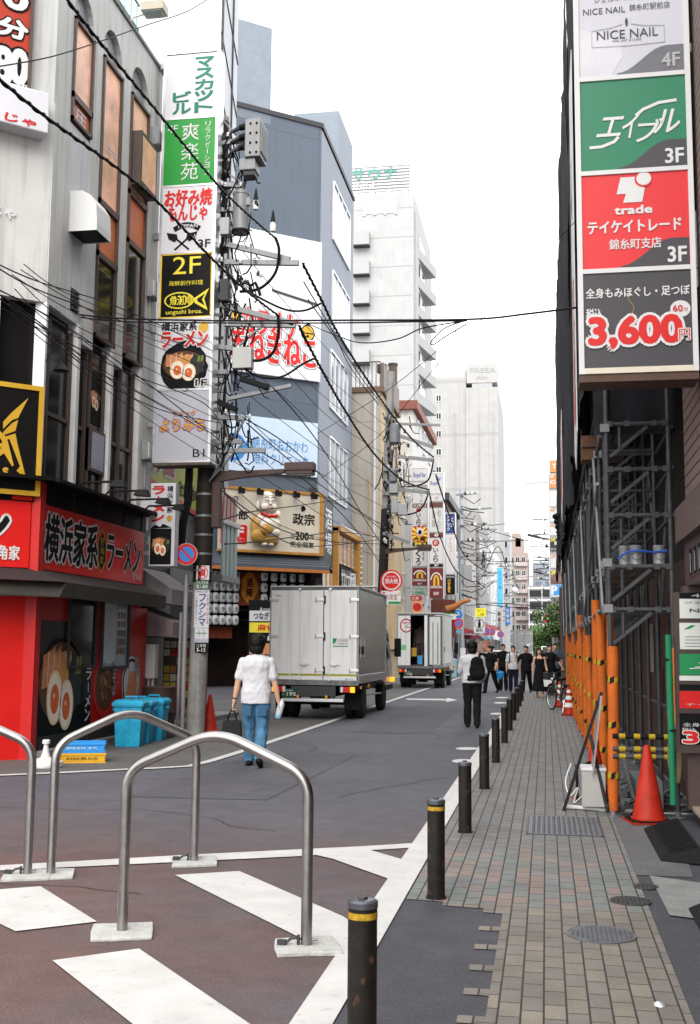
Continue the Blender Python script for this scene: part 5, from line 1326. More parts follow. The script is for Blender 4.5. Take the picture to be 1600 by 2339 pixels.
b = MB(Plane((0, 38.5), (1, 0))); b.box(a[0], a[2], a[1], a[3], -.03, 0, WHITE); b.rect(a[0] + .25, a[1] + .02, a[2], a[1] + .1, .004, GREEN); b.text('元氣堂', a[0] + .16, a[1] + .16, a[2] - .12, a[1] + .36, DRED, .004); b.ell(a[0] + .09, a[3] - .07, .05, .03, .004, RED); b.ell(a[2] - .06, a[3] - .12, .03, .06, .004, GOLD); b.build('notice_board', t)
# ---- overhead cables
def smooth(pts, n=7):
 out = []
 for i in range(len(pts) - 1):
  p0, p1_, p2, p3 = pts[max(0, i - 1)], pts[i], pts[i + 1], pts[min(len(pts) - 1, i + 2)]
  for k in range(n):
   q = k / n
   out.append(.5 * ((2 * p1_) + (p2 - p0) * q + (2 * p0 - 5 * p1_ + 4 * p2 - p3) * q * q + (3 * p1_ - p0 - 3 * p2 + p3) * q ** 3))
 return out + [pts[-1]]
def cable(px, Y0, Y1, r, label, group=None, twist=False, m=None, name='overhead_cable', disp=True):
 k = K if disp else 1
 d = [0]
 for a, e in zip(px, px[1:]): d.append(d[-1] + math.hypot(e[0] - a[0], e[1] - a[1]))
 pts = [atY(p[0] * k, p[1] * k, 1 / ((1 - q / d[-1]) / Y0 + (q / d[-1]) / Y1)) for p, q in zip(px, d)]
 path = smooth(pts)
 b = MB(); b.tube(path, r, m or CABLE, 6 if r < .02 else 8)
 if twist:
  L = 0; hel = []
  dense = smooth(pts, 60)
  for i, p in enumerate(dense):
   if i: L += (p - dense[i - 1]).length
   t_ = (dense[min(i + 1, len(dense) - 1)] - dense[max(0, i - 1)]).normalized(); u = t_.cross(Vector((0, 0, 1))).normalized(); v = u.cross(t_)
   a = L * 2 * math.pi / .28
   hel.append(p + (u * math.cos(a) + v * math.sin(a)) * r)
  b.tube(hel, r * .75, m or CABLE, 5)
 return tag(b.build(name, smooth=True), label, 'cable', group)
cable([(148, -8), (215, 80), (340, 232), (500, 425), (590, 510), (626, 540)], 9, 19.3, .015, 'thick twisted cable dropping from the top edge to the near pole upper crossarm', twist=True)
cable([(-10, 172), (100, 262), (330, 432), (480, 585), (560, 660), (632, 716)], 9, 19.3, .016, 'thick twisted cable crossing the cream facade to the near pole lower crossarm', twist=True)
cable([(626, 540), (634, 570), (625, 620), (590, 655), (545, 662)], 19.3, 19.4, .028, 'black cable hanging in a loop under the upper crossarm of the near pole')
cable([(632, 716), (632, 760), (620, 800), (590, 818), (545, 815)], 19.3, 19.4, .028, 'black cable hanging in a loop under the lower crossarm of the near pole')
cable([(688, 598), (735, 690), (770, 760), (850, 885), (930, 990), (985, 1038)], 19.3, 39, .022, 'thick cable from the near pole upper crossarm down to the second pole', twist=True)
cable([(680, 740), (718, 815), (780, 925), (850, 1030), (915, 1090), (975, 1112)], 19.3, 39, .022, 'thick cable from the near pole lower crossarm down to the second pole', twist=True)
TH = 'thin overhead wires strung above the left shops'
for k_, (pts, lab) in enumerate((
 ([(-8, 152), (120, 128), (240, 90), (330, 58), (420, 28), (480, -6)], 'thin black wire rising to the right across the arched windows'),
 ([(-8, 598), (90, 640), (250, 690), (400, 755), (490, 800)], 'uppermost of the thin black wires running from the left edge toward the near pole'),
 ([(-8, 606), (80, 655), (230, 712), (390, 772), (490, 818)], 'second of the thin black wires running from the left edge toward the near pole'),
 ([(-8, 655), (60, 690), (180, 760), (330, 866), (500, 1000)], 'steep thin wire slanting across the dark second floor to the pole foot bracket'),
 ([(-8, 664), (100, 740), (200, 830), (330, 900), (480, 985)], 'sagging thin wire in front of the dark second floor windows'),
 ([(-8, 672), (140, 790), (260, 880), (380, 935), (500, 960)], 'lowest thin wire in front of the dark second floor windows'),
 ([(20, 690), (150, 775), (300, 850), (470, 920), (520, 1005)], 'kinked thin wire passing the snack bar panel'))):
 cable(pts, 10, 19.4, .008, lab, TH)
cable([(90, 700), (140, 708), (260, 722), (500, 728), (760, 727), (1060, 725), (1200, 712), (1310, 698)], 16.5, 12, .012, 'upper of two long black wires crossing the whole street to the scaffolding')
cable([(90, 704), (250, 728), (500, 733), (760, 733), (1000, 729), (1060, 728)], 16.5, 13.2, .01, 'lower of two long black wires, ending at the joint in mid street')
cable([(1060, 727), (1010, 745), (980, 775), (985, 782), (1010, 765), (1060, 735)], 13.2, 13.2, .008, 'small drooping wire loop under the joint in mid street')
cable([(700, 735), (760, 760), (820, 778), (900, 770), (960, 745), (1060, 728)], 19.3, 13.2, .009, 'thin wire sagging from the near pole to the joint in mid street')
cable([(560, 660), (640, 700), (690, 705), (730, 688)], 19.3, 19.5, .02, 'white grey cable bundle drooping between clamps above the red lettering')
cable([(545, 830), (590, 855), (640, 855), (690, 825), (718, 812)], 19.3, 19.6, .02, 'white grey cable bundle drooping across the red lettering')
DT = 'thin wires slanting down from the near pole to the second pole'
for k_, pts in enumerate(([(690, 640), (760, 760), (800, 840), (860, 920)], [(700, 680), (770, 780), (830, 870), (895, 950)], [(620, 880), (690, 960), (760, 1060), (830, 1180), (870, 1240)], [(555, 950), (640, 1000), (720, 1070), (790, 1140), (862, 1190)], [(560, 960), (640, 1030), (720, 1095), (800, 1150), (864, 1200)], [(600, 1030), (680, 1080), (770, 1160), (830, 1230), (870, 1290)], [(500, 1110), (580, 1170), (660, 1210), (760, 1230), (864, 1235)], [(510, 1120), (600, 1200), (700, 1240), (860, 1225)], [(510, 1235), (580, 1230), (700, 1215), (780, 1208), (866, 1220)], [(505, 1180), (580, 1160), (660, 1150), (730, 1140), (800, 1130)])):
 cable(pts, 19.2, 38.5, .012, 'thin wire slanting across the blue grey building from near pole to second pole', DT)
cable([(730, 1085), (860, 990), (1000, 820), (1130, 690), (1285, 525), (1305, 505)], 19.6, 14, .005, 'hair-thin wire climbing to the right across the sky from the lamp arm')
cable([(720, 985), (860, 900), (1000, 790), (1040, 745)], 24, 16, .006, 'hair-thin wire climbing to the right in front of the white hotel')
for i, (pts, l) in enumerate((([(985, 1042), (975, 1085), (955, 1100), (925, 1105)], 'black cable loop under the upper arm of the second pole'), ([(975, 1115), (960, 1150), (940, 1165), (905, 1170)], 'black cable loop under the lower arm of the second pole'))):
 cable(pts, 38.8, 38.9, .028, l)
cable([(990, 1078), (1020, 1170), (1055, 1260), (1110, 1300), (1130, 1300)], 39, 72, .03, 'thick cable from the second pole falling past the tenant signs to the pale steel pole')
cable([(975, 1118), (1000, 1220), (1040, 1300), (1090, 1315), (1130, 1240), (1150, 1290)], 39, 75, .026, 'thick cable from the lower arm of the second pole sagging over the signs')
XW = 'fine service wires between the dark second floor and the near pole'
for i in range(9):
 x0, y0 = r_.uniform(-8, 60), 600 + i * 14 + r_.uniform(-6, 6); y1 = 780 + i * 34
 cable([(x0, y0), (150 + r_.uniform(-20, 20), y0 + (y1 - y0) * .28 + r_.uniform(5, 25)), (320, y0 + (y1 - y0) * .62 + r_.uniform(8, 25)), (490 + r_.uniform(-6, 12), y1)], 11, 19.4, .0055, 'fine black service wire strung from the left edge to the near pole', XW)
XW = 'fine wires fanning out from the near pole toward the far street'
for i in range(10):
 y0 = 560 + i * 62 + r_.uniform(-15, 15); y1 = 930 + i * 38
 cable([(r_.uniform(515, 560), y0), (640, y0 + (y1 - y0) * .3 + r_.uniform(5, 30)), (760, y0 + (y1 - y0) * .66 + r_.uniform(5, 25)), (r_.uniform(868, 900), y1)], 19.3, 38.8, .0075, 'fine black wire fanning out from the near pole past the clinic billboard', XW)
FW = 'faint wires over the far street'
for pts in ([(1050, 1185), (1150, 1215), (1250, 1240), (1310, 1235)], [(1050, 1230), (1150, 1228), (1310, 1222)], [(1050, 1270), (1160, 1275), (1310, 1268)], [(1050, 1180), (1120, 1192), (1210, 1172), (1300, 1155)], [(1080, 1370), (1180, 1380), (1290, 1385)], [(1060, 1375), (1140, 1370), (1240, 1378)]):
 cable(pts, 70, 60, .02, 'faint thin wire stretched across the far end of the street', FW)
# ------------------------------------------------------------ farther buildings
def windows(t, pl, u0, u1, nu, zs_, wd, ht, m=GLASS, frame=ALU, d=0.0):
 for j, z in enumerate(zs_):
  for i in range(nu):
   u = u0 + (u1 - u0) * (i + .5) / nu
   b = MB(pl); b.box(u - wd / 2, u + wd / 2, z, z + ht, d, d + .05, m); o = b.build('window', t)
   if frame:
    f = .07
    b = MB(pl)
    for r in ((u - wd / 2 - f, u + wd / 2 + f, z - f, z), (u - wd / 2 - f, u + wd / 2 + f, z + ht, z + ht + f), (u - wd / 2 - f, u - wd / 2, z, z + ht), (u + wd / 2, u + wd / 2 + f, z, z + ht), (u - .03, u + .03, z, z + ht)): b.box(*r, d, d + .12, frame)
    b.build('window_frame', o)
def ppt(px, py, Y): p = atY(px, py, Y); return p.x, p.z
# beige building with rooftop rail
Y = 52.3
xl = -11; xr, _ = ppt(866, 1400, Y); _, zt = ppt(840, 896, Y); _, z0 = ppt(840, 851, Y)
BEI = ridged('beige concrete panels', (.38, .35, .31), [(0, 1.2), (2, 3.1)], 0, .8, .02, rough=.8, streak=.25)
TANW = mat('tan render', (.42, .33, .21), .8, streak=.3)
t = thing('beige_building', 'plain beige concrete building with railed roof terrace next to the blue grey building', 'building', (-9, Y, 0))
b = MB(); b.box(-22, xr, Y, 58.5, 0, zt, BEI); b.build('wall', t)
b = MB(); b.box(xr, xr + .04, Y + .05, 58.5, 0, zt, TANW); b.box(xr + .04, xr + .3, 55.5, 58.4, 1.5, zt - 3.6, TANW); b.build('street_wall', t)
b = MB(); b.box(xr - 3.2, xr + .2, Y - .1, 58.6, zt, zt + .25, mat('brown roof trim', (.14, .09, .06), .7)); b.box(xr, xr + .15, Y + .2, 58.3, zt + .25, zt + 1.5, mat('brown terrace screen', (.15, .12, .1), .6)); b.build('roof_trim', t)
b = MB()
for k in range(16): b.tube([(xr - k * .2, Y, zt + .25), (xr - k * .2, Y, zt + 1.5)], .02, DGREY, 6)
b.tube([(xr - 3.1, Y, zt + 1.5), (xr, Y, zt + 1.5)], .03, DGREY, 6); b.build('terrace_rail', t)
b = MB(); b.tube([(xr - .25, Y - .08, .2), (xr - .25, Y - .08, zt)], .07, mat('pale drain pipe', (.5, .5, .48), .5)); b.tube([(xr - .5, Y - .06, .2), (xr - .5, Y - .06, zt * .7)], .04, TANW); b.build('drain_pipe', t)
b = MB(); q = ppt(815, 1340, Y); b.box(q[0], q[0] + 1.0, Y - .12, Y - .03, 1, q[1], GREY); b.tube([(q[0], Y - .15, q[1]), (q[0] + 1.1, Y - .15, q[1]), (q[0] + 1.1, Y - .15, 1)], .05, WHITE); b.build('service_duct', t)
windows(t, Plane((xr + .05, 0), (0, 1)), 53.5, 56.5, 1, (7.6, 10.6), 1.2, 1.1, GLASS, BROWNM, .02)
t = thing('chimney_post', 'brown steel flue rising behind the beige building roof', 'chimney', (xr + .2, 57.8, zt))
b = MB(); q = ppt(898, 836, 57.8); b.tube([(q[0], 57.8, zt - 5), (q[0], 57.8, q[1])], .24, mat('rusty brown flue', (.12, .09, .075), .7, var=.3, streak=.4), 14); b.tube([(q[0], 57.8, q[1]), (q[0], 57.8, q[1] + .12)], .27, DGREY, 14); b.build('flue', t, smooth=True)
t = thing('floodlight', 'small box floodlight on the beige building roof', 'lamp', (xr - .2, 54, zt))
b = MB(); q = ppt(872, 838, 54); b.tube([(q[0], 54, zt), (q[0], 54, q[1] - .3)], .04, DGREY); b.box(q[0] - .2, q[0] + .28, 53.8, 54.2, q[1] - .3, q[1] + .1, DGREY); b.build('lamp_head', t)
# white hotel with roof sign and angled balconies
Y = 100
xr, _ = ppt(944, 1000, Y); _, zt = ppt(900, 442, Y); _, zs1 = ppt(930, 374, Y); xs0, _ = ppt(772, 400, Y); xs1, _ = ppt(934, 400, Y)
HOT = ridged('white hotel tiles', (.36, .36, .36), [(2, 2.85)], 0, .72, .03, streak=.12)
t = thing('hotel_tower', 'white hotel tower with slatted rooftop sign and a column of angled balconies', 'building', (-14, Y, 0))
b = MB(); b.box(-40, xr, Y, 116, 0, zt, HOT); b.box(xr, xr + .12, Y + 1, 116, 0, zt - 1.5, HOT); b.build('wall', t)
b = MB(); b.box(xs0 - 6, xs1, Y + .5, Y + .8, zt + .6, zs1, mat('roof sign backing', (.6, .6, .6), .5))
for k in range(9): z = zt + .4 + (zs1 - zt - .4) * k / 8; b.box(xs0 - 6, xs1 + .1, Y + .2, Y + .45, z, z + .16, WHITE)
for k in range(7): b.box(xs1 - k * 1.6 - .1, xs1 - k * 1.6, Y + .45, Y + .5, zt, zs1, GREY)
b.build('roof_sign', t)
TEAL = mat('teal letters', (.07, .26, .23), .5)
b = MB(Plane((0, Y + .15), (1, 0)));
for s_, x0, y0, x1, y1 in (('・', 780, 395, 796, 405), ('サ', 806, 384, 833, 414), ('ウ', 842, 384, 870, 412), ('ナ', 878, 381, 906, 410), ('INN', 808, 418, 854, 434)):
 a, c = ppt(x0, y1, Y + .15); e, f = ppt(x1, y0, Y + .15); b.text(s_, a, c, e, f, TEAL if s_ != 'INN' else mat('pale letters', (.55, .62, .58), .5), .0, bold=.03 if s_ != 'INN' else .0)
b.build('lettering', t)
q0 = ppt(833, 490, Y); q1 = ppt(905, 465, Y)
b = MB(Plane((0, Y), (1, 0))); b.box(q0[0], q1[0], q0[1], q1[1], .0, .06, PGLASS)
for k in range(4): a = q0[0] + (q1[0] - q0[0]) * k / 3; b.box(a - .12, a + .12, q0[1] - .15, q1[1] + .15, .0, .12, WHITE)
b.build('window', t)
for k in range(10):
 z = zt - 5.3 - k * 2.85
 b = MB(); x = xr + .12
 b.add([(x, Y + 3, z), (x, Y + 9.5, z), (x + 1.15, Y + 9.5, z), (x, Y + 3, z + 1.0), (x, Y + 9.5, z + 1.0), (x + 1.15, Y + 9.5, z + 1.0)], [(0, 2, 1), (3, 4, 5), (0, 3, 5, 2), (1, 2, 5, 4)], mat('balcony paint', (.34, .34, .34), .6, var=.1)); o = b.build('balcony', t)
 b = MB(); b.box(x, x + .03, Y + 3.6, Y + 9, z + 1.0, z + 2.4, GLASS); b.box(x + .03, x + .06, Y + 4.5, Y + 6, z + 1, z + 2.3, WHITE); b.build('balcony_window', o)
 q = ppt(838, 545 + k * 70, Y)
 b = MB(); b.box(q[0] - 1.2, q[0] + .35, Y - .8, Y, z + .2, z + 1.5, MATS['balcony paint']); b.box(q[0] - 1.2, q[0] + .35, Y - .82, Y, z + .1, z + .2, DGREY); b.build('service_balcony', t)
# tower hotel
Y = 180
xl, _ = ppt(990, 1200, Y); xm, _ = ppt(1066, 1100, Y); xr, _ = ppt(1142, 1300, Y); _, zt = ppt(1020, 862, Y); _, z2 = ppt(1100, 886, Y)
FT = ridged('pale tower panels', (.34, .335, .325), [(0, 1.6), (2, 9)], 0, .85, .06, streak=.05)
t = thing('hotel_tower', 'tall pale slab hotel tower with lettered roof screen in the far middle', 'building', (-12, Y, 0))
b = MB(); b.box(xl - 3, xm, Y, Y + 25, 0, zt, FT); b.box(xm, xr, Y - .4, Y + 25, 0, z2, FT); b.build('wall', t)
b = MB(); _, a = ppt(1100, 832, Y); b.box(xm + .1, xr - .2, Y - .3, Y + 6, z2 + .8, a, mat('roof screen', (.36, .355, .345), .6)); b.box(xl, xm - .2, Y + 2, Y + 4, zt + .5, a + 1, mat('roof rail panel', (.5, .5, .5), .6)); b.box(xm + 1, xr - 1, Y - .2, Y + 5, z2, z2 + .8, GREY); b.build('roof_screen', t)
b = MB(Plane((0, Y - .35), (1, 0))); a0 = ppt(1074, 853, Y); a1 = ppt(1133, 840, Y); b.text('FRESA', a0[0], a0[1], a1[0], a1[1], GREY, .05, bold=.0); a0 = ppt(1090, 868, Y); a1 = ppt(1114, 859, Y); b.text('INN', a0[0], a0[1], a1[0], a1[1], GREY, .05); b.build('lettering', t)
windows(t, Plane((0, Y), (1, 0)), ppt(995, 900, Y)[0], ppt(1010, 900, Y)[0], 1, [zt - 4 - 3 * k for k in range(11)], .75, 1.0)
b = MB()
for px in (1039, 1095, 1128): q = ppt(px, 1000, Y); b.box(q[0] - .08, q[0] + .08, Y - .5, Y - .38, 0, zt - 6, GREY)
b.build('joint_lines', t)
# row of shops on the left with tenant signs
def block(name_label, x1, y0, y1, h, c, nw=3, roof=None, cat='building', floors=3.1, x0=-24):
 t = thing('shop_building', name_label, cat, (x1, y0, 0))
 m = mat('facade ' + name_label[:24], c, .75, var=.12, streak=.3)
 b = MB(); b.box(x0, x1, y0, y1, 0, h, m); b.build('wall', t)
 if roof: b = MB(); b.box(x0, x1 + .3, y0 - .3, y1, h, h + .5, roof); b.build('roof_edge', t)
 zs_ = [1.2 + floors * (k + 1) for k in range(int((h - 2) / floors) - 0) if 1.2 + floors * (k + 1) + 1.4 < h]
 windows(t, Plane((x1, 0), (0, 1)), y0 + .5, y1 - .5, nw, zs_, .9, 1.3, GLASS, ALU)
 b = MB(); b.box(x1, x1 + .08, y0 + .3, y1 - .3, .2, 2.6, GLASS)
 for k in range(4): b.box(x1 + .08, x1 + .14, y0 + .3 + (y1 - y0 - .6) * k / 3 - .05, y0 + .3 + (y1 - y0 - .6) * k / 3 + .05, .2, 2.6, DGREY)
 b.build('shop_front', t)
 return t
BRK = mat('reddish brown cornice', (.22, .08, .06), .7)
block('white gabled shop building with a reddish cornice behind the tenant signs', -7.4, 62.5, 74, 15.2, (.58, .57, .55), 3, BRK)
block('cream narrow building behind the second utility pole', -7.75, 59, 62, 13.2, (.5, .44, .34), 1)
block('dark brown building with overhanging flat roof past the navy sign', -6.6, 74.5, 86, 11.5, (.12, .1, .085), 3, DGREY)
block('grey beige building past the dark brown one, with a vertical shop sign', -6.2, 87, 101, 11.8, (.3, .27, .25), 4)
block('grey mid-rise with pipes behind the tall cyan sign', -6, 102, 120, 14, (.27, .26, .26), 4)
block('white apartment block in the far left row', -5.8, 121, 150, 13, (.55, .55, .56), 4)
t = thing('apartment_building', 'stepped brownish apartment block closing the far end of the street', 'building', (-5, 255, 0))
APT = mat('pinkish brown tiles', (.3, .24, .22), .7, var=.1)
Y = 250
x0, _ = ppt(1160, 1400, Y); x1, _ = ppt(1208, 1400, Y); _, z1 = ppt(1190, 1248, Y); _, z2 = ppt(1190, 1228, Y); _, z3 = ppt(1190, 1262, Y)
b = MB(); b.box(x0, x1, Y, Y + 20, 0, z3, APT); b.box(x0 + .5, x1 - 1, Y + 1, Y + 20, z3, z1, APT); b.box(x0 + 1, x0 + 3, Y + 2, Y + 10, z1, z1 + 3.2, APT); b.box(ppt(1178, 1300, Y)[0], ppt(1197, 1300, Y)[0], Y + 2, Y + 10, z1, z2, APT); b.build('wall', t)
zs_ = [2.5 + 3 * k for k in range(7)]
windows(t, Plane((0, Y), (1, 0)), x0 + .4, x1 - .4, 3, zs_, .8, 1.3, GLASS, WHITE)
b = MB()
for z in zs_: b.box(x0 + 1.6, x1 - .2, Y - .6, Y, z - .7, z + .25, mat('pale balcony front', (.4, .34, .32), .7))
b.build('balconies', t)
t = thing('office_building', 'low office block with white horizontal louvres at the end of the street', 'building', (0, 235, 0))
Y = 230
x0, _ = ppt(1207, 1400, Y); x1, _ = ppt(1300, 1400, Y); _, zt = ppt(1230, 1337, Y)
b = MB(); b.box(x0, x1, Y, Y + 20, 0, zt, mat('grey office wall', (.2, .2, .22), .6)); b.build('wall', t)
for k in range(5):
 z = zt - .8 - k * 2.45
 b = MB(); b.box(x0 - .1, x1, Y - .5, Y, z, z + .45, WHITE); b.build('louvre', t)
 b = MB(); b.box(x0 + .2, x1, Y - .06, Y, z - 1.5, z - .3, GLASS); b.build('window', t)
b = MB()
for k in range(3): x = x0 + .2 + k * 2.6; b.box(x - .1, x + .1, Y - .7, Y - .5, 0, zt, WHITE)
b.build('mullions', t)
t = thing('office_building', 'blue grey glazed block behind the white louvred office', 'building', (2, 262, 0))
Y = 260
x0, _ = ppt(1218, 1400, Y); x1, _ = ppt(1310, 1400, Y); _, zt = ppt(1230, 1284, Y)
b = MB(); b.box(x0, x1, Y, Y + 20, 0, zt, mat('blue grey block', (.25, .28, .33), .5)); b.build('wall', t)
windows(t, Plane((0, Y), (1, 0)), x0 + .3, x1, 4, [zt - 3 - 3.2 * k for k in range(4)], 1.2, 1.6, mat('bluish panes', (.15, .2, .27), .2), GREY)
t = thing('apartment_building', 'slim white block beside the stepped brown apartments', 'building', (-9, 240, 0))
Y = 215
x0, _ = ppt(1122, 1400, Y); x1, _ = ppt(1166, 1400, Y); _, zt = ppt(1150, 1215, Y)
b = MB(); b.box(x0 - 3, x1, Y, Y + 15, 0, zt, mat('white block render', (.4, .4, .41), .7)); b.build('wall', t)
windows(t, Plane((0, Y), (1, 0)), x0, x1, 2, [zt - 3 - 3 * k for k in range(6)], .9, 1.1)
# tenant column signs
def colsign(label, Y, px0, px1, items, depth=.3, post=True):
 """items: (y0, y1, face material, [(text, x0f, y0f, x1f, y1f, ink, vertical)])"""
 P = Plane((0, Y), (1, 0))
 u0, _ = P.q(px0, (items[0][0] + items[-1][1]) / 2); u1, _ = P.q(px1, (items[0][0] + items[-1][1]) / 2)
 zt_ = P.q(px0, items[0][0])[1]; zb = P.q(px0, items[-1][1])[1]
 t = thing('column_sign', label, 'sign', ((u0 + u1) / 2, Y, zb))
 b = MB(P); b.box(u0, u1, zb, zt_, -depth, -.03, GREY)
 b.box(u0 - .05, u0, zb - .05, zt_ + .05, -depth, .01, ALU); b.box(u1, u1 + .05, zb - .05, zt_ + .05, -depth, .01, ALU); b.box(u0, u1, zt_, zt_ + .05, -depth, .01, ALU); b.build('case', t)
 b = MB(); b.bar((u0 - 1.2, Y + .2, zb + .4), (u0, Y + .2, zb + .4), .08, .08, GREY); b.bar((u0 - 1.2, Y + .2, zt_ - .4), (u0, Y + .2, zt_ - .4), .08, .08, GREY); b.build('bracket', t)
 for (y0, y1, m, txts) in items:
  za, zc = P.q(px0, y1)[1], P.q(px0, y0)[1]
  b = MB(P); b.box(u0 + .02, u1 - .02, za + .02, zc - .02, -.03, 0, m); o = b.build('panel', t)
  if txts:
   b = MB(P)
   for (s_, a, c, e, f, ink, vert) in txts:
    X = lambda q: u0 + q * (u1 - u0)
    Yv = lambda q: za + q * (zc - za)
    if s_ == 'ARCH': b.ring(X(.5), Yv(.55), (u1 - u0) * .42, (zc - za) * .3, .06, .006, WHITE, 10, 170); b.ring(X(.5), Yv(.55), (u1 - u0) * .22, (zc - za) * .22, .12, .008, GOLD, 0, 180); b.rect(X(.28), Yv(.4), X(.28) + .12, Yv(.55), .008, GOLD); b.rect(X(.72) - .12, Yv(.4), X(.72), Yv(.55), .008, GOLD)
    elif s_ == 'DISC': b.ell(X((a + e) / 2), Yv((c + f) / 2), (e - a) * (u1 - u0) / 2, (f - c) * (zc - za) / 2, .004, ink)
    elif s_ == 'RAYS':
     for k in range(12):
      an = k * math.pi / 6
      b.poly([(X(.5), Yv(.5)), (X(.5) + .5 * math.cos(an), Yv(.5) + .55 * math.sin(an)), (X(.5) + .5 * math.cos(an + .22), Yv(.5) + .55 * math.sin(an + .22))], .003 + k * .0002, ink)
    else: b.text(s_, X(a), Yv(c), X(e), Yv(f), ink, .012, vert=vert, bold=.03)
   b.build('lettering', o)
 return t
MAR = mat('maroon sign face', (.13, .015, .02), .4)
NB = mat('navy sign face', (.02, .035, .16), .4, var=.3, scale=3)
WF = mat('faded white sign face', (.5, .5, .5), .5, var=.06)
LBL = mat('blue script ink', (.12, .13, .35), .5)
colsign('left tenant column with yellow ray panel and arch logo panel behind the second pole', 60.5, 942, 977, [
 (1070, 1109, WF, [('Royal Bar', .1, .4, .9, .75, LBL, 0), ('5F', .6, .08, .85, .25, GREY, 0)]), (1118, 1151, WF, [('おでん', .5, .1, .7, .9, GREY, 1)]), (1151, 1159, MAR, [('KIREI', .1, .2, .9, .8, WHITE, 0)]),
 (1160, 1203, WF, [('DISC', .25, .78, .6, .98, DRED, 0), ('いふり', .28, .05, .55, .72, INK, 1), ('3F', .7, .03, .95, .15, GREY, 0)]),
 (1204, 1238, YL, [('RAYS', 0, 0, 1, 1, RED, 0), ('DISC', .25, .4, .75, .95, WHITE, 0), ('DISC', .4, .5, .62, .8, RED, 0), ('大衆', .1, .05, .9, .38, INK, 0)]), (1238, 1248, INK, [('酒場 2F', .15, .15, .9, .85, YL, 0)]),
 (1251, 1294, WF, [('くろ', .25, .05, .55, .9, INK, 1), ('大会', .68, .3, .8, .8, NAVY, 1)]), (1296, 1338, MAR, [('ARCH', 0, 0, 1, 1, 0, 0), ('KAMAKURA', .08, .24, .92, .36, WHITE, 0), ('B1F', .38, .06, .62, .15, WHITE, 0)]), (1340, 1359, mat('faded green panel', (.28, .32, .27), .5, var=.3), [('麺屋', .25, .2, .75, .8, GREEN, 0)])])
colsign('right column of tenant panels, with oden panel and large arch logo panel at its foot', 58, 981, 1013, [
 (1081, 1146, WF, [('Royal', .1, .55, .6, .72, LBL, 0), ('Bar', .5, .74, .85, .9, LBL, 0), ('No Charge', .15, .22, .85, .3, GREY, 0), ('5F', .4, .08, .65, .17, GREY, 0)]), (1147, 1159, mat('dark brown panel', (.1, .04, .03), .4), []),
 (1161, 1216, WF, [('おでんと', .58, .15, .85, .95, GREY, 1), ('釜飯', .2, .2, .45, .9, GREY, 1)]), (1217, 1228, MAR, [('4F', .35, .15, .7, .85, WHITE, 0)]),
 (1229, 1288, WF, [('DISC', .22, .68, .72, .95, DRED, 0), ('の', .35, .74, .58, .9, WHITE, 0), ('いふり', .3, .05, .62, .62, INK, 1)]), (1288, 1295, INK, [('3F', .35, .15, .65, .85, WHITE, 0)]),
 (1297, 1366, MAR, [('ARCH', 0, 0, 1, 1, 0, 0), ('KAMAKURA', .08, .32, .92, .4, WHITE, 0), ('B1F', .33, .1, .68, .2, WHITE, 0)])])
colsign('narrow column sign with a navy panel on top and a black and gold panel below', 72, 1018, 1040, [(1173, 1218, NB, [('スナック', .15, .1, .45, .95, WHITE, 1), ('くま', .55, .3, .85, .8, WHITE, 1)]), (1221, 1312, WF, [('イクコート', .4, .3, .65, .95, mat('pale red ink', (.5, .25, .25), .5), 1)]), (1313, 1358, INK, [('Huala', .25, .1, .5, .8, GOLD, 1)])])
colsign('tall thin cyan sign hanging far down the street', 104, 1136, 1149, [(1297, 1386, mat('cyan sign face', (.1, .45, .65), .45), [('カラオケ館', .25, .45, .75, .95, BLUE, 1)])])
colsign('white vertical sign with black characters by the grey beige building', 86, 1099, 1112, [(1258, 1316, WF, [('中国料理', .2, .3, .8, .95, INK, 1)])])
colsign('blue vertical sign near the far gray lorry', 112, 1155, 1166, [(1386, 1427, BLUE, [('駐車場', .2, .1, .8, .9, WHITE, 1)])])
colsign('green vertical sign beside the pale steel pole', 66, 1049, 1060, [(1302, 1401, mat('pine green sign', (.01, .2, .12), .5), [('薬局', .2, .5, .8, .95, WHITE, 1)])])
colsign('white vertical sign with black characters right of the red far awning', 96, 1135, 1147, [(1390, 1440, WF, [('麻雀店', .2, .1, .8, .9, INK, 1)])])
t = thing('wall_sign', 'red shop sign with white lettering and food picture above the second truck', 'sign', (-6.5, 57, 4))
P = Plane((0, 56.5), (1, 0)); a = P.rect(938, 1361, 964, 1372); e = P.rect(942, 1373, 965, 1400)
b = MB(P); b.box(a[0], a[2], a[1], a[3], -.1, 0, DRED); b.box(e[0], e[2], e[1], e[3], -.1, 0, PORK); b.build('board', t); b = MB(P); b.text('大衆', a[0] + .05, a[1] + .04, a[2] - .15, a[3] - .04, WHITE, .01); b.ell((e[0] + e[2]) / 2, (e[1] + e[3]) / 2, .22, .2, .006, DRED); b.build('lettering', t)
t = thing('shop_sign', 'brown timber shop front with a curved orange arm figure above it', 'shop front', (-5.6, 60, 3))
b = MB(); q0 = atY(985, 1370, 62); q1 = atY(1040, 1400, 62); b.box(q0.x, q1.x, 62, 62.3, 2.2, q0.z, mat('red brown timber', (.12, .035, .025), .6, var=.4)); b.build('board', t)
b = MB(); b.tube([atY(x, y, 61.5) for x, y in ((1020, 1392), (1040, 1385), (1058, 1374), (1075, 1370))], [.2, .16, .13, .1], mat('orange brown arm', (.35, .13, .04), .5), 10); b.build('figure_arm', t, smooth=True)
t = thing('fascia_board', 'white fascia above the shop right of the second truck', 'sign', (-4.6, 58, 3))
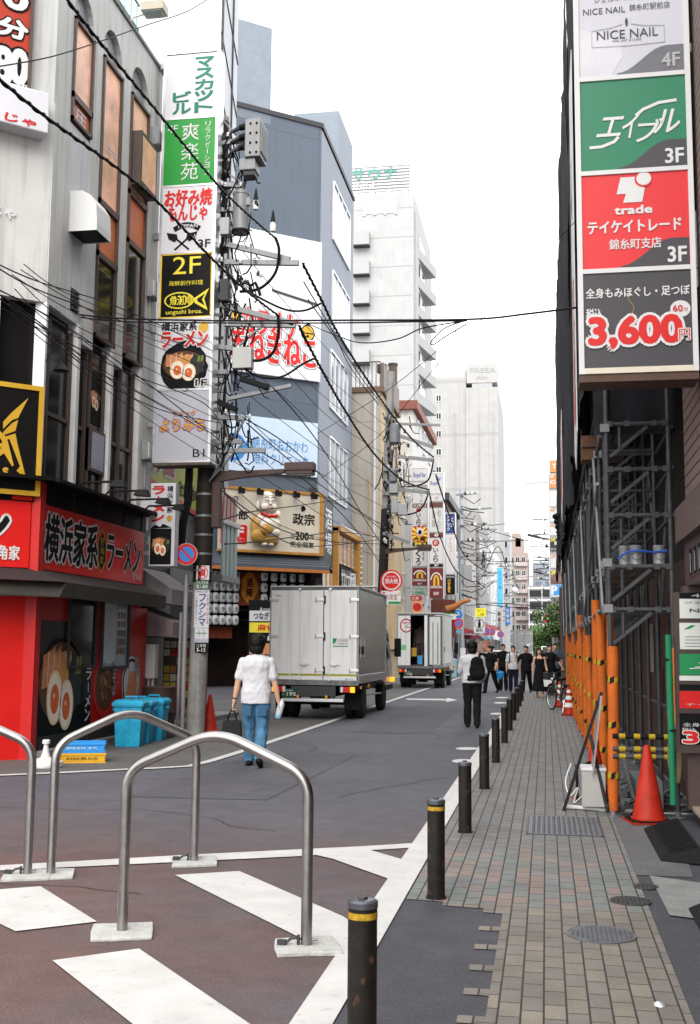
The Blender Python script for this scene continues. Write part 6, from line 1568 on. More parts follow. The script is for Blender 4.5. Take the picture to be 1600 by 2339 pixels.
P = Plane((0, 57), (1, 0)); a = P.rect(1012, 1400, 1042, 1415); b = MB(P); b.box(a[0], a[2], a[1], a[3], -.1, 0, WF); b.build('board', t); b = MB(P); b.text('EE Room', a[0] + .2, a[1] + .08, a[2] - .1, a[3] - .08, GREY, .01); b.rect(a[0], a[3] - .06, a[2], a[3], .008, GREEN); b.build('lettering', t)
t = thing('wall_sign', 'yellow notice board above the white information sign', 'sign', (-4.2, 60, 3.4))
P = Plane((0, 60), (1, 0)); a = P.rect(1086, 1389, 1110, 1409); b = MB(P); b.box(a[0], a[2], a[1], a[3], -.08, 0, mat('bright yellow board', (.72, .65, .03), .45)); b.build('board', t); b = MB(P); b.text('深バイ', a[0] + .1, a[1] + .25, a[2] - .1, a[3] - .05, INK, .006); b.text('に注意', a[0] + .1, a[1] + .05, a[2] - .1, a[1] + .22, INK, .006); b.build('lettering', t)
t = thing('information_sign', 'white sign with a circled letter i under the yellow notice board', 'sign', (-4.2, 59.8, 2.4))
P = Plane((0, 59.8), (1, 0)); a = P.rect(1083, 1411, 1108, 1446); b = MB(P); b.box(a[0], a[2], a[1], a[3], -.08, 0, WF); b.build('board', t)
b = MB(P); c = (a[0] + a[2]) / 2; b.ring(c, a[3] - .31, .26, .26, .03, .006, INK); b.text('i', c - .06, a[3] - .5, c + .06, a[3] - .13, INK, .006, bold=.04); b.text('無料', a[0] + .1, a[1] + .05, a[2] - .1, a[1] + .22, INK, .006, bold=.02); b.build('lettering', t)
for (x, y, Yd, l) in ((1048, 1424, 62, 'no parking sign at the red awning'), (1110, 1442, 75, 'nearer no parking sign beside the information sign'), (1123, 1443, 82, 'middle far no parking sign with a blue plate under it'), (1144, 1449, 95, 'farthest no parking sign on a thin post')):
 q = atY(x, y, Yd); P = Plane((q.x, q.y, q.z), (1, 0)); t = thing('road_sign', l, 'road sign', (q.x, q.y, 0))
 b = MB(P); b.prism([(.3 * math.cos(a * math.pi / 10), .3 * math.sin(a * math.pi / 10)) for a in range(20)], -.02, 0, WHITE); b.ell(0, 0, .28, .28, .004, RED, n=20); b.ell(0, 0, .19, .19, .008, BLUE, n=20); b.band([(-.15, .15), (.15, -.15)], .06, .012, RED)
 b.build('disc', t); b = MB(P); b.rect(-.14, -.55, .14, -.36, .0, mat('pale blue plate', (.15, .3, .45), .5)); b.build('plate', t); b = MB(); b.tube([(q.x, q.y + .05, 0), (q.x, q.y + .05, q.z + .3)], .04, GREY); b.build('post', t)
q = atY(1250, 1413, 110); P = Plane((q.x, q.y, q.z), (1, 0)); t = thing('road_sign', 'red no entry sign with a white bar, far right', 'road sign', (q.x, q.y, 0))
b = MB(P); b.ell(0, 0, .42, .42, .0, WHITE); b.ell(0, 0, .4, .4, .004, RED); b.rect(-.27, -.08, .27, .08, .008, WHITE); b.build('disc', t); b = MB(); b.tube([(q.x, q.y + .05, 0), (q.x, q.y + .05, q.z + .4)], .04, GREY); b.build('post', t)
q = atY(1046, 1404, 63); P = Plane((q.x, q.y, q.z), (1, 0)); t = thing('road_sign', 'plain round blue sign above the red awning', 'road sign', (q.x, q.y, 0))
b = MB(P); b.ell(0, 0, .3, .3, 0, WHITE); b.ell(0, 0, .28, .28, .004, BLUE); b.band([(-.15, -.05), (.1, 0), (.0, .15)], .08, .008, WHITE); b.build('disc', t); b = MB(); b.tube([(q.x, q.y + .05, 0), (q.x, q.y + .05, q.z + .4)], .04, GREY); b.build('post', t)
for (x0, x1, y0, y1, Yd, m, l) in ((1040, 1073, 1425, 1446, 64, mat('dull red awning cloth', (.32, .03, .05), .7, var=.2), 'dull red awning just past the second truck'), (1114, 1138, 1424, 1439, 84, mat('faded pink awning cloth', (.42, .12, .13), .7), 'faded pink awning on the far left'), (1064, 1090, 1450, 1459, 66, mat('maroon awning', (.2, .03, .06), .7), 'small maroon blind behind the white shirted man')):
 a = atY(x0, y0, Yd); e = atY(x1, y1, Yd); t = thing('awning', l, 'awning', (a.x, Yd, e.z))
 b = MB(); b.add([(a.x - .3, Yd, a.z), (a.x - .3, Yd + 5, a.z), (e.x, Yd + 5, e.z + .2), (e.x, Yd, e.z + .2), (e.x, Yd, e.z), (e.x, Yd + 5, e.z), (a.x - .3, Yd, e.z)], [(0, 3, 2, 1), (3, 4, 5, 2), (0, 6, 4, 3)], m); b.build('canopy', t); b = MB(); b.tube([(a.x - .3, Yd + .1, e.z), (e.x, Yd + .1, e.z)], .03, GREY); b.build('frame_tube', t)
for (px, Yd, ztop, r, l) in ((1056, 64, 10.8, .13, 'pale blue grey steel pole with crossarms, right of the tenant signs'), (1092, 85, 11, .14, 'far concrete pole behind the information sign'), (1146, 110, 10, .13, 'far pole by the cyan sign'), (1178, 150, 12, .14, 'slim distant pole near the brown apartments'), (1275, 75, 10.5, .15, 'concrete pole on the right pavement beyond the bicycle'), (1265, 95, 10.5, .13, 'second concrete pole on the right, behind the parking sign')):
 q = atY(px, 1482, Yd); t = thing('utility_pole', l, 'utility pole', (q.x, Yd, 0))
 b = MB(); b.tube([(q.x, Yd, 0), (q.x, Yd, ztop)], [r, r * .75], mat('pale steel pole', (.36, .4, .44), .5, .1) if px == 1056 else POLEC, 14); b.build('pole_shaft', t, smooth=True)
 b = MB(); rr_ = random.Random(px); sd = 1 if px < 1200 else -1
 for k in range(5): z = ztop - .4 - k * .9; b.bar((q.x - .3 * sd, Yd - .15, z), (q.x + sd * rr_.uniform(.8, 2.0), Yd - .15, z + rr_.uniform(-.1, .1)), .08, .1, GALV)
 b.build('crossarms', t)
 b = MB()
 for k in range(14):
  b = MB(); z = rr_.uniform(4.5, ztop - .3); p0 = Vector((q.x, Yd - .2, z)); b.tube([p0, p0 + Vector((sd * rr_.uniform(.2, .8), 0, -rr_.uniform(.1, .5))), p0 + Vector((sd * rr_.uniform(.5, 1.6), 0, rr_.uniform(-.5, .2)))], .025, CABLE, 5)
  b.lathe([(.04, 0), (.07, .05), (.04, .1), (.02, .2)], (q.x + sd * rr_.uniform(.2, 1.3), Yd - .2, ztop - .4 - .9 * rr_.randrange(5)), rr_.choice((PORC, BLACK)), 6); b.build('insulator', t, smooth=True)
 if px == 1056:
  b = MB(); b.box(q.x + .1, q.x + .6, Yd - .4, Yd - .1, 5.5, 6.3, GREY); b.build('junction_box', t)
for (px, py, Yd, L, l) in ((1262, 1238, 62, 1.0, 'brown street lamp arm reaching left in front of the sky, the upper one'), (1262, 1318, 84, 1.0, 'farther brown street lamp arm, the lower one in front of the brown apartments')):
 q = atY(px, py, Yd); t = thing('street_lamp', l, 'street lamp', (q.x, Yd, 0))
 b = MB(); b.tube([(q.x + .5, Yd, 0), (q.x + .5, Yd, q.z)], .08, LAMPB); b.bar((q.x + .5, Yd, q.z), (q.x - .7, Yd, q.z + .25), .09, .1, LAMPB); b.build('post_and_arm', t); b = MB(); b.bar((q.x - .65, Yd, q.z + .24), (q.x - 1.35, Yd, q.z + .42), .26, .14, LAMPB); b.build('lamp_head', t, bevel=.03)
# right far side: tenant tower, parking sign, trees
t = colsign('tall white tenant tower with orange panels, half hidden by the black mesh', 58, 1256, 1292, [
 (1084, 1116, mat('orange sign face', (.5, .22, .08), .45), [('KI-CE', .1, .3, .9, .6, WHITE, 0), ('6F', .05, .75, .3, .95, WHITE, 0)]), (1120, 1158, WF, []), (1159, 1193, WF, [('4F', .05, .7, .4, .95, MATS['orange sign face'], 0)]), (1195, 1224, WF, [('4F', .05, .7, .4, .95, MATS['orange sign face'], 0), ('○', .5, .2, .8, .7, INK, 0)]),
 (1229, 1260, mat('black tenant panel', (.03, .028, .03), .45), [('BAGUS', .3, .5, 1.2, .75, WHITE, 0), ('ビリヤード', .1, .1, .9, .25, WHITE, 0), ('3F', .05, .75, .35, .95, YL, 0)]), (1265, 1298, WF, [('え', .4, .2, .7, .6, INK, 0), ('2F', .05, .7, .35, .95, MATS['orange sign face'], 0)]), (1302, 1334, mat('mixed photo panel', (.2, .12, .1), .5, var=.8, scale=3), [('2F', .05, .7, .35, .95, YL, 0)])])
P = Plane((0, 58), (1, 0)); a = P.rect(1255, 1052, 1296, 1079)
b = MB(P); b.box(a[0], a[2], a[1], a[3], -.3, .1, MATS['orange sign face']); b.text('THE', a[0] + .15, a[1] + .2, a[2] - .1, a[3] - .2, WHITE, .11, bold=.04); b.build('top_box', t)
t = thing('parking_sign', 'blue parking sign with white letter P under the tenant tower', 'sign', (.4, 57.8, 3.5))
P = Plane((0, 57.7), (1, 0)); a = P.rect(1256, 1335, 1288, 1363); b = MB(P); b.box(a[0], a[2], a[1], a[3], -.1, 0, WF); b.rect(a[0] + .05, a[1] + .08, a[2], a[3] - .02, .004, mat('parking blue', (.03, .25, .6), .4)); b.build('board', t); b = MB(P); b.text('P', a[0] + .1, a[1] + .13, a[0] + .36, a[3] - .08, WHITE, .008, bold=.06); b.text('24H', a[0] + .45, a[3] - .3, a[0] + .68, a[3] - .12, WHITE, .008); b.build('lettering', t)
q = atY(1283, 1482, 50); t = thing('sign_post', 'dark brown steel post on the right pavement behind the bicycle', 'post', (q.x, 50, 0)); b = MB(); b.tube([(q.x, 50, 0), (q.x, 50, 4.3)], .065, LAMPB, 12); b.build('post_shaft', t, smooth=True); b = MB(); b.lathe([(.11, 0), (.11, .05), (.07, .08)], (q.x, 50, 0), LAMPB, 12); b.build('base_collar', t)
LEAF = [mat('leaf green ' + n, c, .6, var=.4, scale=8) for n, c in (('dark', (.035, .075, .02)), ('mid', (.06, .12, .03)), ('light', (.11, .18, .045)))]
BARK = mat('tree bark', (.1, .075, .055), .9, var=.4)
def tree(x, y, h, r, label, n=2600, low=.35, seed=1):
 t = thing('street_tree', label, 'tree', (x, y, 0), 0, 'green trees at the far right')
 R_ = random.Random(seed)
 b = MB(); b.tube([(x, y, 0), (x + .05, y, h * .3), (x - .05, y, h * .6)], [.14, .11, .06], BARK, 10)
 cl = []
 for k in range(9):
  a = R_.uniform(0, 6.28); d = R_.uniform(.3, .8) * r; z = h * R_.uniform(low, .92); cl.append((Vector((x + d * math.cos(a), y + d * math.sin(a), z)), r * R_.uniform(.3, .55)))
  b.tube([(x, y, h * .3), cl[-1][0] * .5 + Vector((x, y, h * .4)) * .5, cl[-1][0]], [.06, .04, .015], BARK, 6)
 b.build('trunk', t, smooth=True)
 b = MB(); s = .12 * max(1, r / 1.6)
 for i in range(n):
  c, rc = R_.choice(cl); v = Vector((R_.gauss(0, 1), R_.gauss(0, 1), R_.gauss(0, .8))).normalized() * rc * R_.uniform(.5, 1.1); p = c + v
  u = Vector((R_.gauss(0, 1), R_.gauss(0, 1), R_.gauss(0, 1))).normalized() * s; w_ = u.orthogonal().normalized() * s * .6
  b.add([p - u, p + w_, p + u, p - w_], [(0, 1, 2, 3)], LEAF[R_.randrange(3)])
 b.build('crown', t)
tree(.9, 100, 6.5, 2.0, 'leafy green tree on the right kerb behind the parking sign', low=.25)
tree(.4, 128, 4.6, 2.0, 'bushy green tree in front of the louvred office', seed=2, low=.2)
tree(-1.3, 165, 4.4, 2.6, 'low bright green tree at the very end of the street', seed=3, low=.2)
tree(1.2, 72, 5.5, 1.5, 'green tree between the parking sign and the black mesh', seed=4, low=.15)
t = thing('globe_lamp', 'white globe lamp on a thin post far down the left side', 'street lamp', (-5, 120, 0))
q = atY(1176, 1348, 120); b = MB(); b.ball(q, .35, WHITE, 14, 10); b.build('globe', t, smooth=True); b = MB(); b.tube([(q.x, 120, 0), (q.x, 120, q.z)], .05, GREY); b.build('post', t)
block('dull right side building beyond the scaffolding, behind the tenant tower', 12, 60, 100, 8, (.3, .28, .26), 5, x0=1.8)
# ------------------------------------------------------------ right side: brown building, projecting sign, scaffolding
XB = 1.35
PR = Plane((XB, 0), (0, -1))                       # street face of the right side, u = -Y
BRN = ridged('brown tile siding', (.17, .118, .105), 2, .105, .2, .18, rough=.55, streak=.1)
DBR = mat('dark brown panel wall', (.075, .05, .045), .5, var=.2)
t = thing('tiled_building', 'brown tiled building beside the scaffolding with recessed entrance and dark beam', 'building', (2, 9, 0))
b = MB(PR); b.box(-11.1, 3, 2.95, 16, -3, 0, BRN); b.build('wall', t)
b = MB(PR); b.box(-11.15, 3, 2.62, 2.95, -.5, .1, mat('brown cornice', (.1, .07, .062), .55)); b.box(-11.05, 3, 2.2, 2.62, -.5, .03, DBR)
b.build('beam', t)
b = MB(PR); b.box(-10.7, 1.5, 2.26, 2.54, .03, .034, DBR)
for k in range(40): u = -10.6 + k * .3; b.box(u, u + .03, 2.28, 2.52, .034, .042, BLACK); b.box(u + .1, u + .13, 2.28, 2.52, .034, .042, BLACK); b.box(u + .05, u + .08, 2.3, 2.48, .034, .044, GREY)
b.build('slot_ornament', t)
b = MB(); b.box(1.28, 6, 10.9, 11.12, .14, 2.2, DBR); b.box(3.2, 3.4, -3, 10.9, .14, 2.2, DBR); b.box(1.3, 6, -3, 11.1, 2.9, 2.95, DBR); b.build('entrance_wall', t)
b = MB(); b.box(1.36, 6, -3, 10.9, 0, .135, mat('black plinth', (.04, .037, .035), .6)); b.box(1.31, 6, -3, 10.9, .135, .17, mat('tan granite slab', (.36, .29, .22), .5, var=.3, scale=30)); b.build('step', t)
t = thing('directory_board', 'backlit tenant directory board by the entrance next to the green foam tube', 'sign', (1.6, 10.85, .9))
PD = Plane((0, 10.88), (1, 0))
a = dr(PD, 1527, 1345, 1640, 1710)
b = MB(PD); b.box(a[0], a[0] + 1.0, a[1], a[3], -.02, .05, mat('bronze frame', (.07, .05, .045), .4, .3))
b.build('frame', t)
W1 = 1.0
def dp(y0, y1, m, fn):
 r = dr(PD, 1541, y0, 1600, y1); u0, z0, z1 = r[0], r[1], r[3]; u1 = a[0] + .94
 b = MB(PD); b.box(u0, u1, z0, z1, .05, .058, m); o = b.build('panel', t); b = MB(PD); fn(b, lambda f: u0 + f * (u1 - u0), lambda f: z0 + f * (z1 - z0)); b.build('lettering', o)
PALEW = mat('lit notice paper', (.6, .62, .58), .5, var=.05)
dp(1346, 1359, INK, lambda b, X, Y: b.text('4F', X(.12), Y(.2), X(.3), Y(.8), WHITE, .062))
dp(1360, 1404, PALEW, lambda b, X, Y: (b.text('ジェルネイル専門店', X(.05), Y(.75), X(.9), Y(.88), DGREY, .062), b.text('NICE NAIL', X(.1), Y(.3), X(.8), Y(.5), DGREY, .062), b.ring(X(.45), Y(.4), .3, .07, .008, .062, DGREY, 0, 360, 4)))
dp(1414, 1474, PALEW, lambda b, X, Y: (b.poly([(X(.04), Y(.75)), (X(.12), Y(.92)), (X(.16), Y(.9)), (X(.1), Y(.78))], .062, GREEN), b.text('橋井内科胃腸', X(.2), Y(.82), X(.9), Y(.93), GREEN, .062), b.text('クリニック', X(.2), Y(.68), X(.7), Y(.79), GREEN, .062), *[b.rect(X(.05), Y(.1 + .12 * k), X(.9), Y(.13 + .12 * k), .062, GREY) for k in range(4)]))
dp(1484, 1532, GREEN, lambda b, X, Y: (b.text('エイブル', X(.15), Y(.35), X(.85), Y(.65), WHITE, .062, slant=.2), b.band([(X(.1), Y(.3)), (X(.5), Y(.45)), (X(.9), Y(.75))], .01, .062, WHITE)))
dp(1533, 1545, PALEW, lambda b, X, Y: b.text('当ビル 3F', X(.2), Y(.2), X(.8), Y(.8), INK, .062))
dp(1553, 1567, INK, lambda b, X, Y: b.text('3F', X(.25), Y(.15), X(.48), Y(.85), WHITE, .062))
dp(1568, 1608, RED, lambda b, X, Y: (b.poly([(X(.27), Y(.55)), (X(.3), Y(.88)), (X(.5), Y(.88)), (X(.46), Y(.5)), (X(.33), Y(.5))], .062, WHITE), b.ell(X(.53), Y(.82), .05, .035, .064, WHITE), b.text('trade', X(.25), Y(.34), X(.6), Y(.46), WHITE, .062, bold=.03), b.text('テイケイトレード', X(.06), Y(.17), X(.95), Y(.29), WHITE, .062), b.text('錦糸町支店', X(.2), Y(.03), X(.7), Y(.12), WHITE, .062)))
dp(1618, 1690, INK, lambda b, X, Y: (b.text('2F', X(.25), Y(.8), X(.46), Y(.93), WHITE, .062), b.text('全身もみほぐし・足つぼ', X(.03), Y(.58), X(.98), Y(.7), WHITE, .062), b.text('税込', X(.02), Y(.44), X(.16), Y(.54), WHITE, .062), b.text('3600', X(.03), Y(.06), X(.8), Y(.42), RED, .068, bold=.05, edge=WHITE, ew=.09), b.text('円', X(.84), Y(.08), X(.97), Y(.25), RED, .066)))
# projecting sign
YS = 9.65
PJ = Plane((0, YS), (1, 0))
u0 = dq(PJ, 1308.5, 430)[0]; u1 = dq(PJ, 1575, 430)[0]; zb = dq(PJ, 1445, 846)[1]
t = thing('projecting_sign', 'huge projecting tenant sign with gray, green, red and charcoal panels', 'sign', ((u0 + u1) / 2, YS, zb))
b = MB(PJ); b.box(u0 + .01, u1 - .01, zb, zb + 5.5, -.32, -.03, mat('sign side sheet', (.6, .6, .6), .5)); b.box(u0, u1, zb - .07, zb, -.33, .0, mat('brown sign soffit', (.09, .05, .035), .6, var=.4)); b.build('case', t)
b = MB(PJ)
for r in ((u0, u0 + .045), (u1 - .045, u1)): b.box(r[0], r[1], zb, zb + 5.5, -.03, .012, WHITE)
b.box(u0 + .045, u1 - .045, zb, zb + .05, -.03, .014, mat('cream sign rail', (.62, .56, .45), .5)); b.build('frame', t)
CHAR = mat('charcoal sign face', (.05, .048, .055), .4, var=.06)
ED = [844, 612, 388, 173, -60]
ED = [dq(PJ, 1445, y)[1] for y in ED]; ED[0] = zb + .03
fm = [CHAR, mat('bright red sign face', (.62, .025, .03), .4, var=.04), mat('bottle green sign face', (.015, .17, .085), .4, var=.05), mat('pale grey sign face', (.48, .48, .53), .4, var=.05)]
lb = ['charcoal panel with price 3,600', 'red panel with white logo', 'green panel with white slanted lettering', 'pale grey nail salon panel']
O = []
for k in range(4):
 b = MB(PJ); b.box(u0 + .045, u1 - .045, ED[k] + .02, ED[k + 1] - .02, -.03, 0, fm[k]); o = b.build('panel', t); o['label'] = lb[k]; O.append(o)
 b = MB(PJ); b.box(u0 + .045, u1 - .045, ED[k + 1] - .02, ED[k + 1] + .02, -.03, .014, WHITE); b.build('panel_rail', t)
def XX(f): return u0 + .05 + f * (u1 - u0 - .1)
def sw(b, k, c=CHAR):
 z0 = ED[k] + .02
 pts = [(XX(.36), z0)] + [(XX(.36 + .64 * q / 12), z0 + .02 + .23 * (.5 - .5 * math.cos(math.pi * min(1, q / 9)))) for q in range(13)] + [(XX(1), z0)]
 b.poly(pts, .003, c)
b = MB(PJ); h = lambda f: ED[0] + f * (ED[1] - ED[0])
b.text('全身もみほぐし・足つぼ', XX(.02), h(.725), XX(.99), h(.825), WHITE, .006, bold=.03); b.text('税込', XX(.02), h(.52), XX(.17), h(.62), WHITE, .006, bold=.035); b.text('3,600', XX(.05), h(.22), XX(.9), h(.52), RED, .014, bold=.06, edge=WHITE, ew=.1); b.ell(XX(.9), h(.585), .085, .075, .006, WHITE); b.text('60', XX(.83), h(.56), XX(.92), h(.62), RED, .012, bold=.02); b.text('分', XX(.93), h(.56), XX(.97), h(.6), RED, .012); b.text('円', XX(.88), h(.27), XX(.98), h(.38), RED, .02, edge=WHITE, ew=.1); b.band([(XX(.44 + .03 * math.sin(k)), h(.55 + .04 * k)) for k in range(7)], .012, .003, mat('faint gold swirl', (.2, .13, .05), .5)); b.build('lettering', O[0])
b = MB(PJ); h = lambda f: ED[1] + f * (ED[2] - ED[1])
sw(b, 1)
b.poly([(XX(.33), h(.77)), (XX(.37), h(.94)), (XX(.53), h(.94)), (XX(.52), h(.86)), (XX(.6), h(.82)), (XX(.57), h(.68)), (XX(.39), h(.68)), (XX(.42), h(.77))], .005, WHITE); b.ell(XX(.585), h(.91), .075, .072, .007, MATS['bright red sign face']); b.ell(XX(.59), h(.915), .063, .06, .009, WHITE)
b.text('trade', XX(.31), h(.565), XX(.66), h(.645), WHITE, .006, bold=.05); b.text('テイケイトレード', XX(.05), h(.38), XX(.93), h(.5), WHITE, .006, bold=.045); b.text('錦糸町支店', XX(.25), h(.21), XX(.74), h(.315), WHITE, .006, bold=.02); b.text('3F', XX(.8), h(.06), XX(.97), h(.21), WHITE, .008, bold=.03); b.build('lettering', O[1])
b = MB(PJ); h = lambda f: ED[2] + f * (ED[3] - ED[2]); sw(b, 2)
b.text('エ', XX(.15), h(.38), XX(.37), h(.58), WHITE, .006, bold=.02, slant=.35); b.text('イ', XX(.38), h(.35), XX(.52), h(.6), WHITE, .006, bold=.02, slant=.3); b.text('ブ', XX(.5), h(.3), XX(.72), h(.53), WHITE, .006, bold=.02, slant=.3); b.text('ル', XX(.69), h(.38), XX(.92), h(.62), WHITE, .006, bold=.02, slant=.3)
for pts in ([(.08, .27), (.2, .275), (.32, .32), (.36, .37)], [(.53, .58), (.6, .64), (.75, .7), (.92, .715)]): b.band([(XX(x), h(y)) for x, y in pts], .028, .006, WHITE)
b.text('3F', XX(.8), h(.06), XX(.97), h(.21), WHITE, .008, bold=.03); b.build('lettering', O[2])
b = MB(PJ); h = lambda f: ED[3] + f * (ED[4] - ED[3]); sw(b, 3, mat('mid grey swoosh', (.13, .13, .15), .4))
b.poly([(XX(0), h(.02)), (XX(.3), h(.02)), (XX(.42), h(.2)), (XX(.4), h(.35)), (XX(0), h(.5))], .002, mat('paler grey swoosh', (.54, .54, .58), .4))
b.text('ジェルネイル専門店', XX(.15), h(.68 + .06), XX(.74), h(.79), DGREY, .006, bold=.01); b.text('NICE NAIL', XX(.04), h(.63), XX(.45), h(.69), DGREY, .006, bold=-.005); b.text('錦糸町駅前店', XX(.49), h(.635), XX(.88), h(.7), DGREY, .006, bold=.01); b.text('NICE NAIL', XX(.17), h(.375), XX(.76), h(.46), DGREY, .006, bold=-.005); b.text('NAIL ART & CARE', XX(.32), h(.345), XX(.6), h(.365), DGREY, .006)
for pts in ([(.12, .31), (.12, .47), (.3, .485), (.42, .515)], [(.82, .31), (.82, .47), (.62, .485), (.5, .515)], [(.12, .31), (.45, .3), (.82, .31)]): b.band([(XX(x), h(y)) for x, y in pts], .008, .005, GREY)
b.ell(XX(.46), h(.53), .012, .04, .006, DGREY); b.text('4F', XX(.79), h(.07), XX(.96), h(.2), GREY, .008, bold=.03); b.build('lettering', O[3])
b = MB()
for z in (zb + 1, zb + 3, zb + 5): b.bar((u1, YS + .16, z), (XB + .1, YS + .16, z), .06, .08, GREY)
b.build('bracket', t)
t = thing('box_sign', 'narrow white box sign on the brown tiles just right of the huge projecting sign', 'sign', (1.3, 10.2, 4.9))
b = MB(); b.box(1.22, 1.36, 9.8, 10.9, 4.75, 5.45, SIGNW); b.build('case', t, bevel=.01); b = MB(); b.box(1.22, 1.36, 9.8, 10.9, 4.6, 4.75, BLACK); b.build('base_tray', t)
# building under renovation
t = thing('renovation_building', 'dark building under renovation behind the scaffolding, with a brown timber shop front', 'building', (1.6, 20, 0))
b = MB(); b.box(1.55, 9, 11.3, 44, 2.6, 12.6, mat('sooty render', (.02, .017, .016), .8, var=.4)); b.build('wall', t)
TIM = ridged('brown timber boards', (.06, .03, .02), 1, .16, .4, .1, rough=.6, streak=.3)
b = MB(); b.box(1.5, 9, 11.3, 44, 0, 2.6, TIM); b.build('shop_front', t)
b = MB()
for k in range(5): b.box(1.46, 1.5, 12.5 + k * 1.5, 13.3 + k * 1.5, .2, 2.0, mat('dark shop door', (.06, .028, .018), .5)); b.box(1.44, 1.46, 12.55 + k * 1.5, 12.6 + k * 1.5, .2, 2.0, BROWNM)
b.build('door_panel', t)
for (y0, y1, z0, z1, m, l) in ((13.0, 13.5, .75, 1.6, mat('yellow green poster', (.4, .4, .08), .5, var=.6, scale=6), 'yellow green poster on the timber shop front behind the scaffolding'), (13.6, 13.9, .8, 1.62, PALEW, 'white notice sheet on the timber shop front'), (14.7, 15.0, .9, 1.4, mat('pink notice', (.5, .2, .22), .5, var=.4), 'pink notice on the timber shop front'), (15.6, 16.1, 1.3, 1.95, mat('grey wood board', (.3, .28, .26), .7, var=.3), 'grey plank leaning in the timber shop front')):
 b = MB(); b.box(1.41, 1.43, y0, y1, z0, z1, m); tag(b.build('poster'), l, 'poster')
# scaffolding
SCF = mat('grey scaffold tube', (.062, .064, .07), .55, .35, var=.4, scale=10)
t = thing('scaffolding', 'grey tube scaffolding along the right pavement with orange foam wrapped around its feet', 'scaffolding', (.92, 11.25, 0))
XO, XI = .62, 1.22
ys_ = [11.25] + [11.55 + 1.25 * k for k in range(25)]
HT = 13.2
for i, y in enumerate(ys_):
 for x in (XO, XI):
  if i == 1 and x == XI: continue
  b = MB(); b.tube([(x, y, .02), (x, y, HT)], .0245, SCF, 10); b.lathe([(.07, 0), (.07, .012), (.03, .014), (.03, .06)], (x, y, .008), GALV, 12); b.build('standard_pole', t, smooth=True)
LV = [3.84, 3.38, 2.92, 2.41, 1.99]
b0 = None
for j, z in enumerate(LV):
 b = MB(); b.tube([(XO, 11.25, z), (XI, 11.25, z)], .0225, SCF, 10)
 for x in (XO + .03, XI - .03, XO + .2, XO + .46): b.box(x - .03, x + .03, 11.22, 11.28, z - .028, z + .028, SCF)
 b.bar((XO + .03, 11.25, z - .33), (XO + .4, 11.25, z - .03), .02, .035, SCF); b.bar((XO + .13, 11.25, z - .03), (XO + .13, 11.25, z - .24), .02, .03, SCF); b.build('bracket_frame', t)
for z in (.58, .65, .77):
 b = MB(); b.tube([(XO, 11.2, z), (XI - .02, 11.2, z)], .024, SCF if z < .7 else BLACK, 10)
 for k in range(4):
  x = XO + .06 + k * .14; b.tube([(x, 11.2, z), (x + .06, 11.2, z)], .0262, mat('hazard yellow tape', (.36, .25, .012), .7), 10); b.tube([(x + .06, 11.2, z), (x + .14, 11.2, z)], .0258, BLACK if z > .7 else SCF, 10)
 b.build('striped_rail', t)
for i in range(2, len(ys_), 1):
 for z in (2.0, 3.8, 5.6, 7.4):
  if i % 2 == 0:
   b = MB(); b.tube([(XO, ys_[i], z), (XI, ys_[i], z)], .021, SCF, 6); b.build('transom', t)
for z in (2.0, 2.45, 3.8, 4.25, 5.6):
 b = MB(); b.tube([(XO - .03, 11.25, z), (XO - .03, ys_[-1], z)], .021, SCF, 6); b.build('ledger', t)
for i in range(1, 24, 2):
 b = MB(); b.tube([(XO - .05, ys_[i], 2.0 if i % 4 == 1 else 3.8), (XO - .05, ys_[i + 1] + .3, 3.8 if i % 4 == 1 else 2.0)], .018, GALV, 6); b.build('diagonal_brace', t)
b = MB(); b.tube([(XO - .06, 12.0, 3.35), (XO - .06, 17.0, 2.0)], .018, GALV, 6); b.build('diagonal_brace', t)
for y in ys_[2:9]:
 for z in (1.99, 2.41, 2.92, 3.38, 3.84, 4.3):
  b = MB(); b.tube([(XO, y, z), (XI, y, z)], .02, SCF, 6); b.bar((XO + .03, y, z - .33), (XO + .4, y, z - .03), .02, .03, SCF); b.build('bracket_frame', t)
for z in (1.0, 2.0, 2.92, 3.4, 3.8, 4.25):
 b = MB(); b.tube([(XI + .03, 11.25, z), (XI + .03, 24, z)], .021, SCF, 6); b.build('ledger', t)
for i in range(1, 8):
 b = MB(); b.tube([(XI + .05, ys_[i], 2.0 + (i % 2) * 1.8), (XI + .05, ys_[i + 1], 3.8 - (i % 2) * 1.8)], .018, GALV, 6); b.build('diagonal_brace', t)
for z in (2.4, 4.4):
 b = MB()
 for k in range(2): b.box(XO + .06 + k * .25, XO + .29 + k * .25, 11.35, ys_[-1], z, z + .04, mat('galvanised deck plank', (.16, .14, .12), .7, .2, var=.4))
 b.build('deck_plank', t)
b = MB(); r = random.Random(5)
for y in ys_[:14]:
 for z in (2.0, 2.45, 3.8): b = MB(); b.box(XO - .06, XO + .03, y - .035, y + .035, z - .04, z + .04, GALV); b.build('coupler', t)
FOAM = mat('orange foam wrap', (.46, .1, .01), .7, var=.3, scale=5, bump=.2)
TAPEY = MATS['hazard yellow tape']
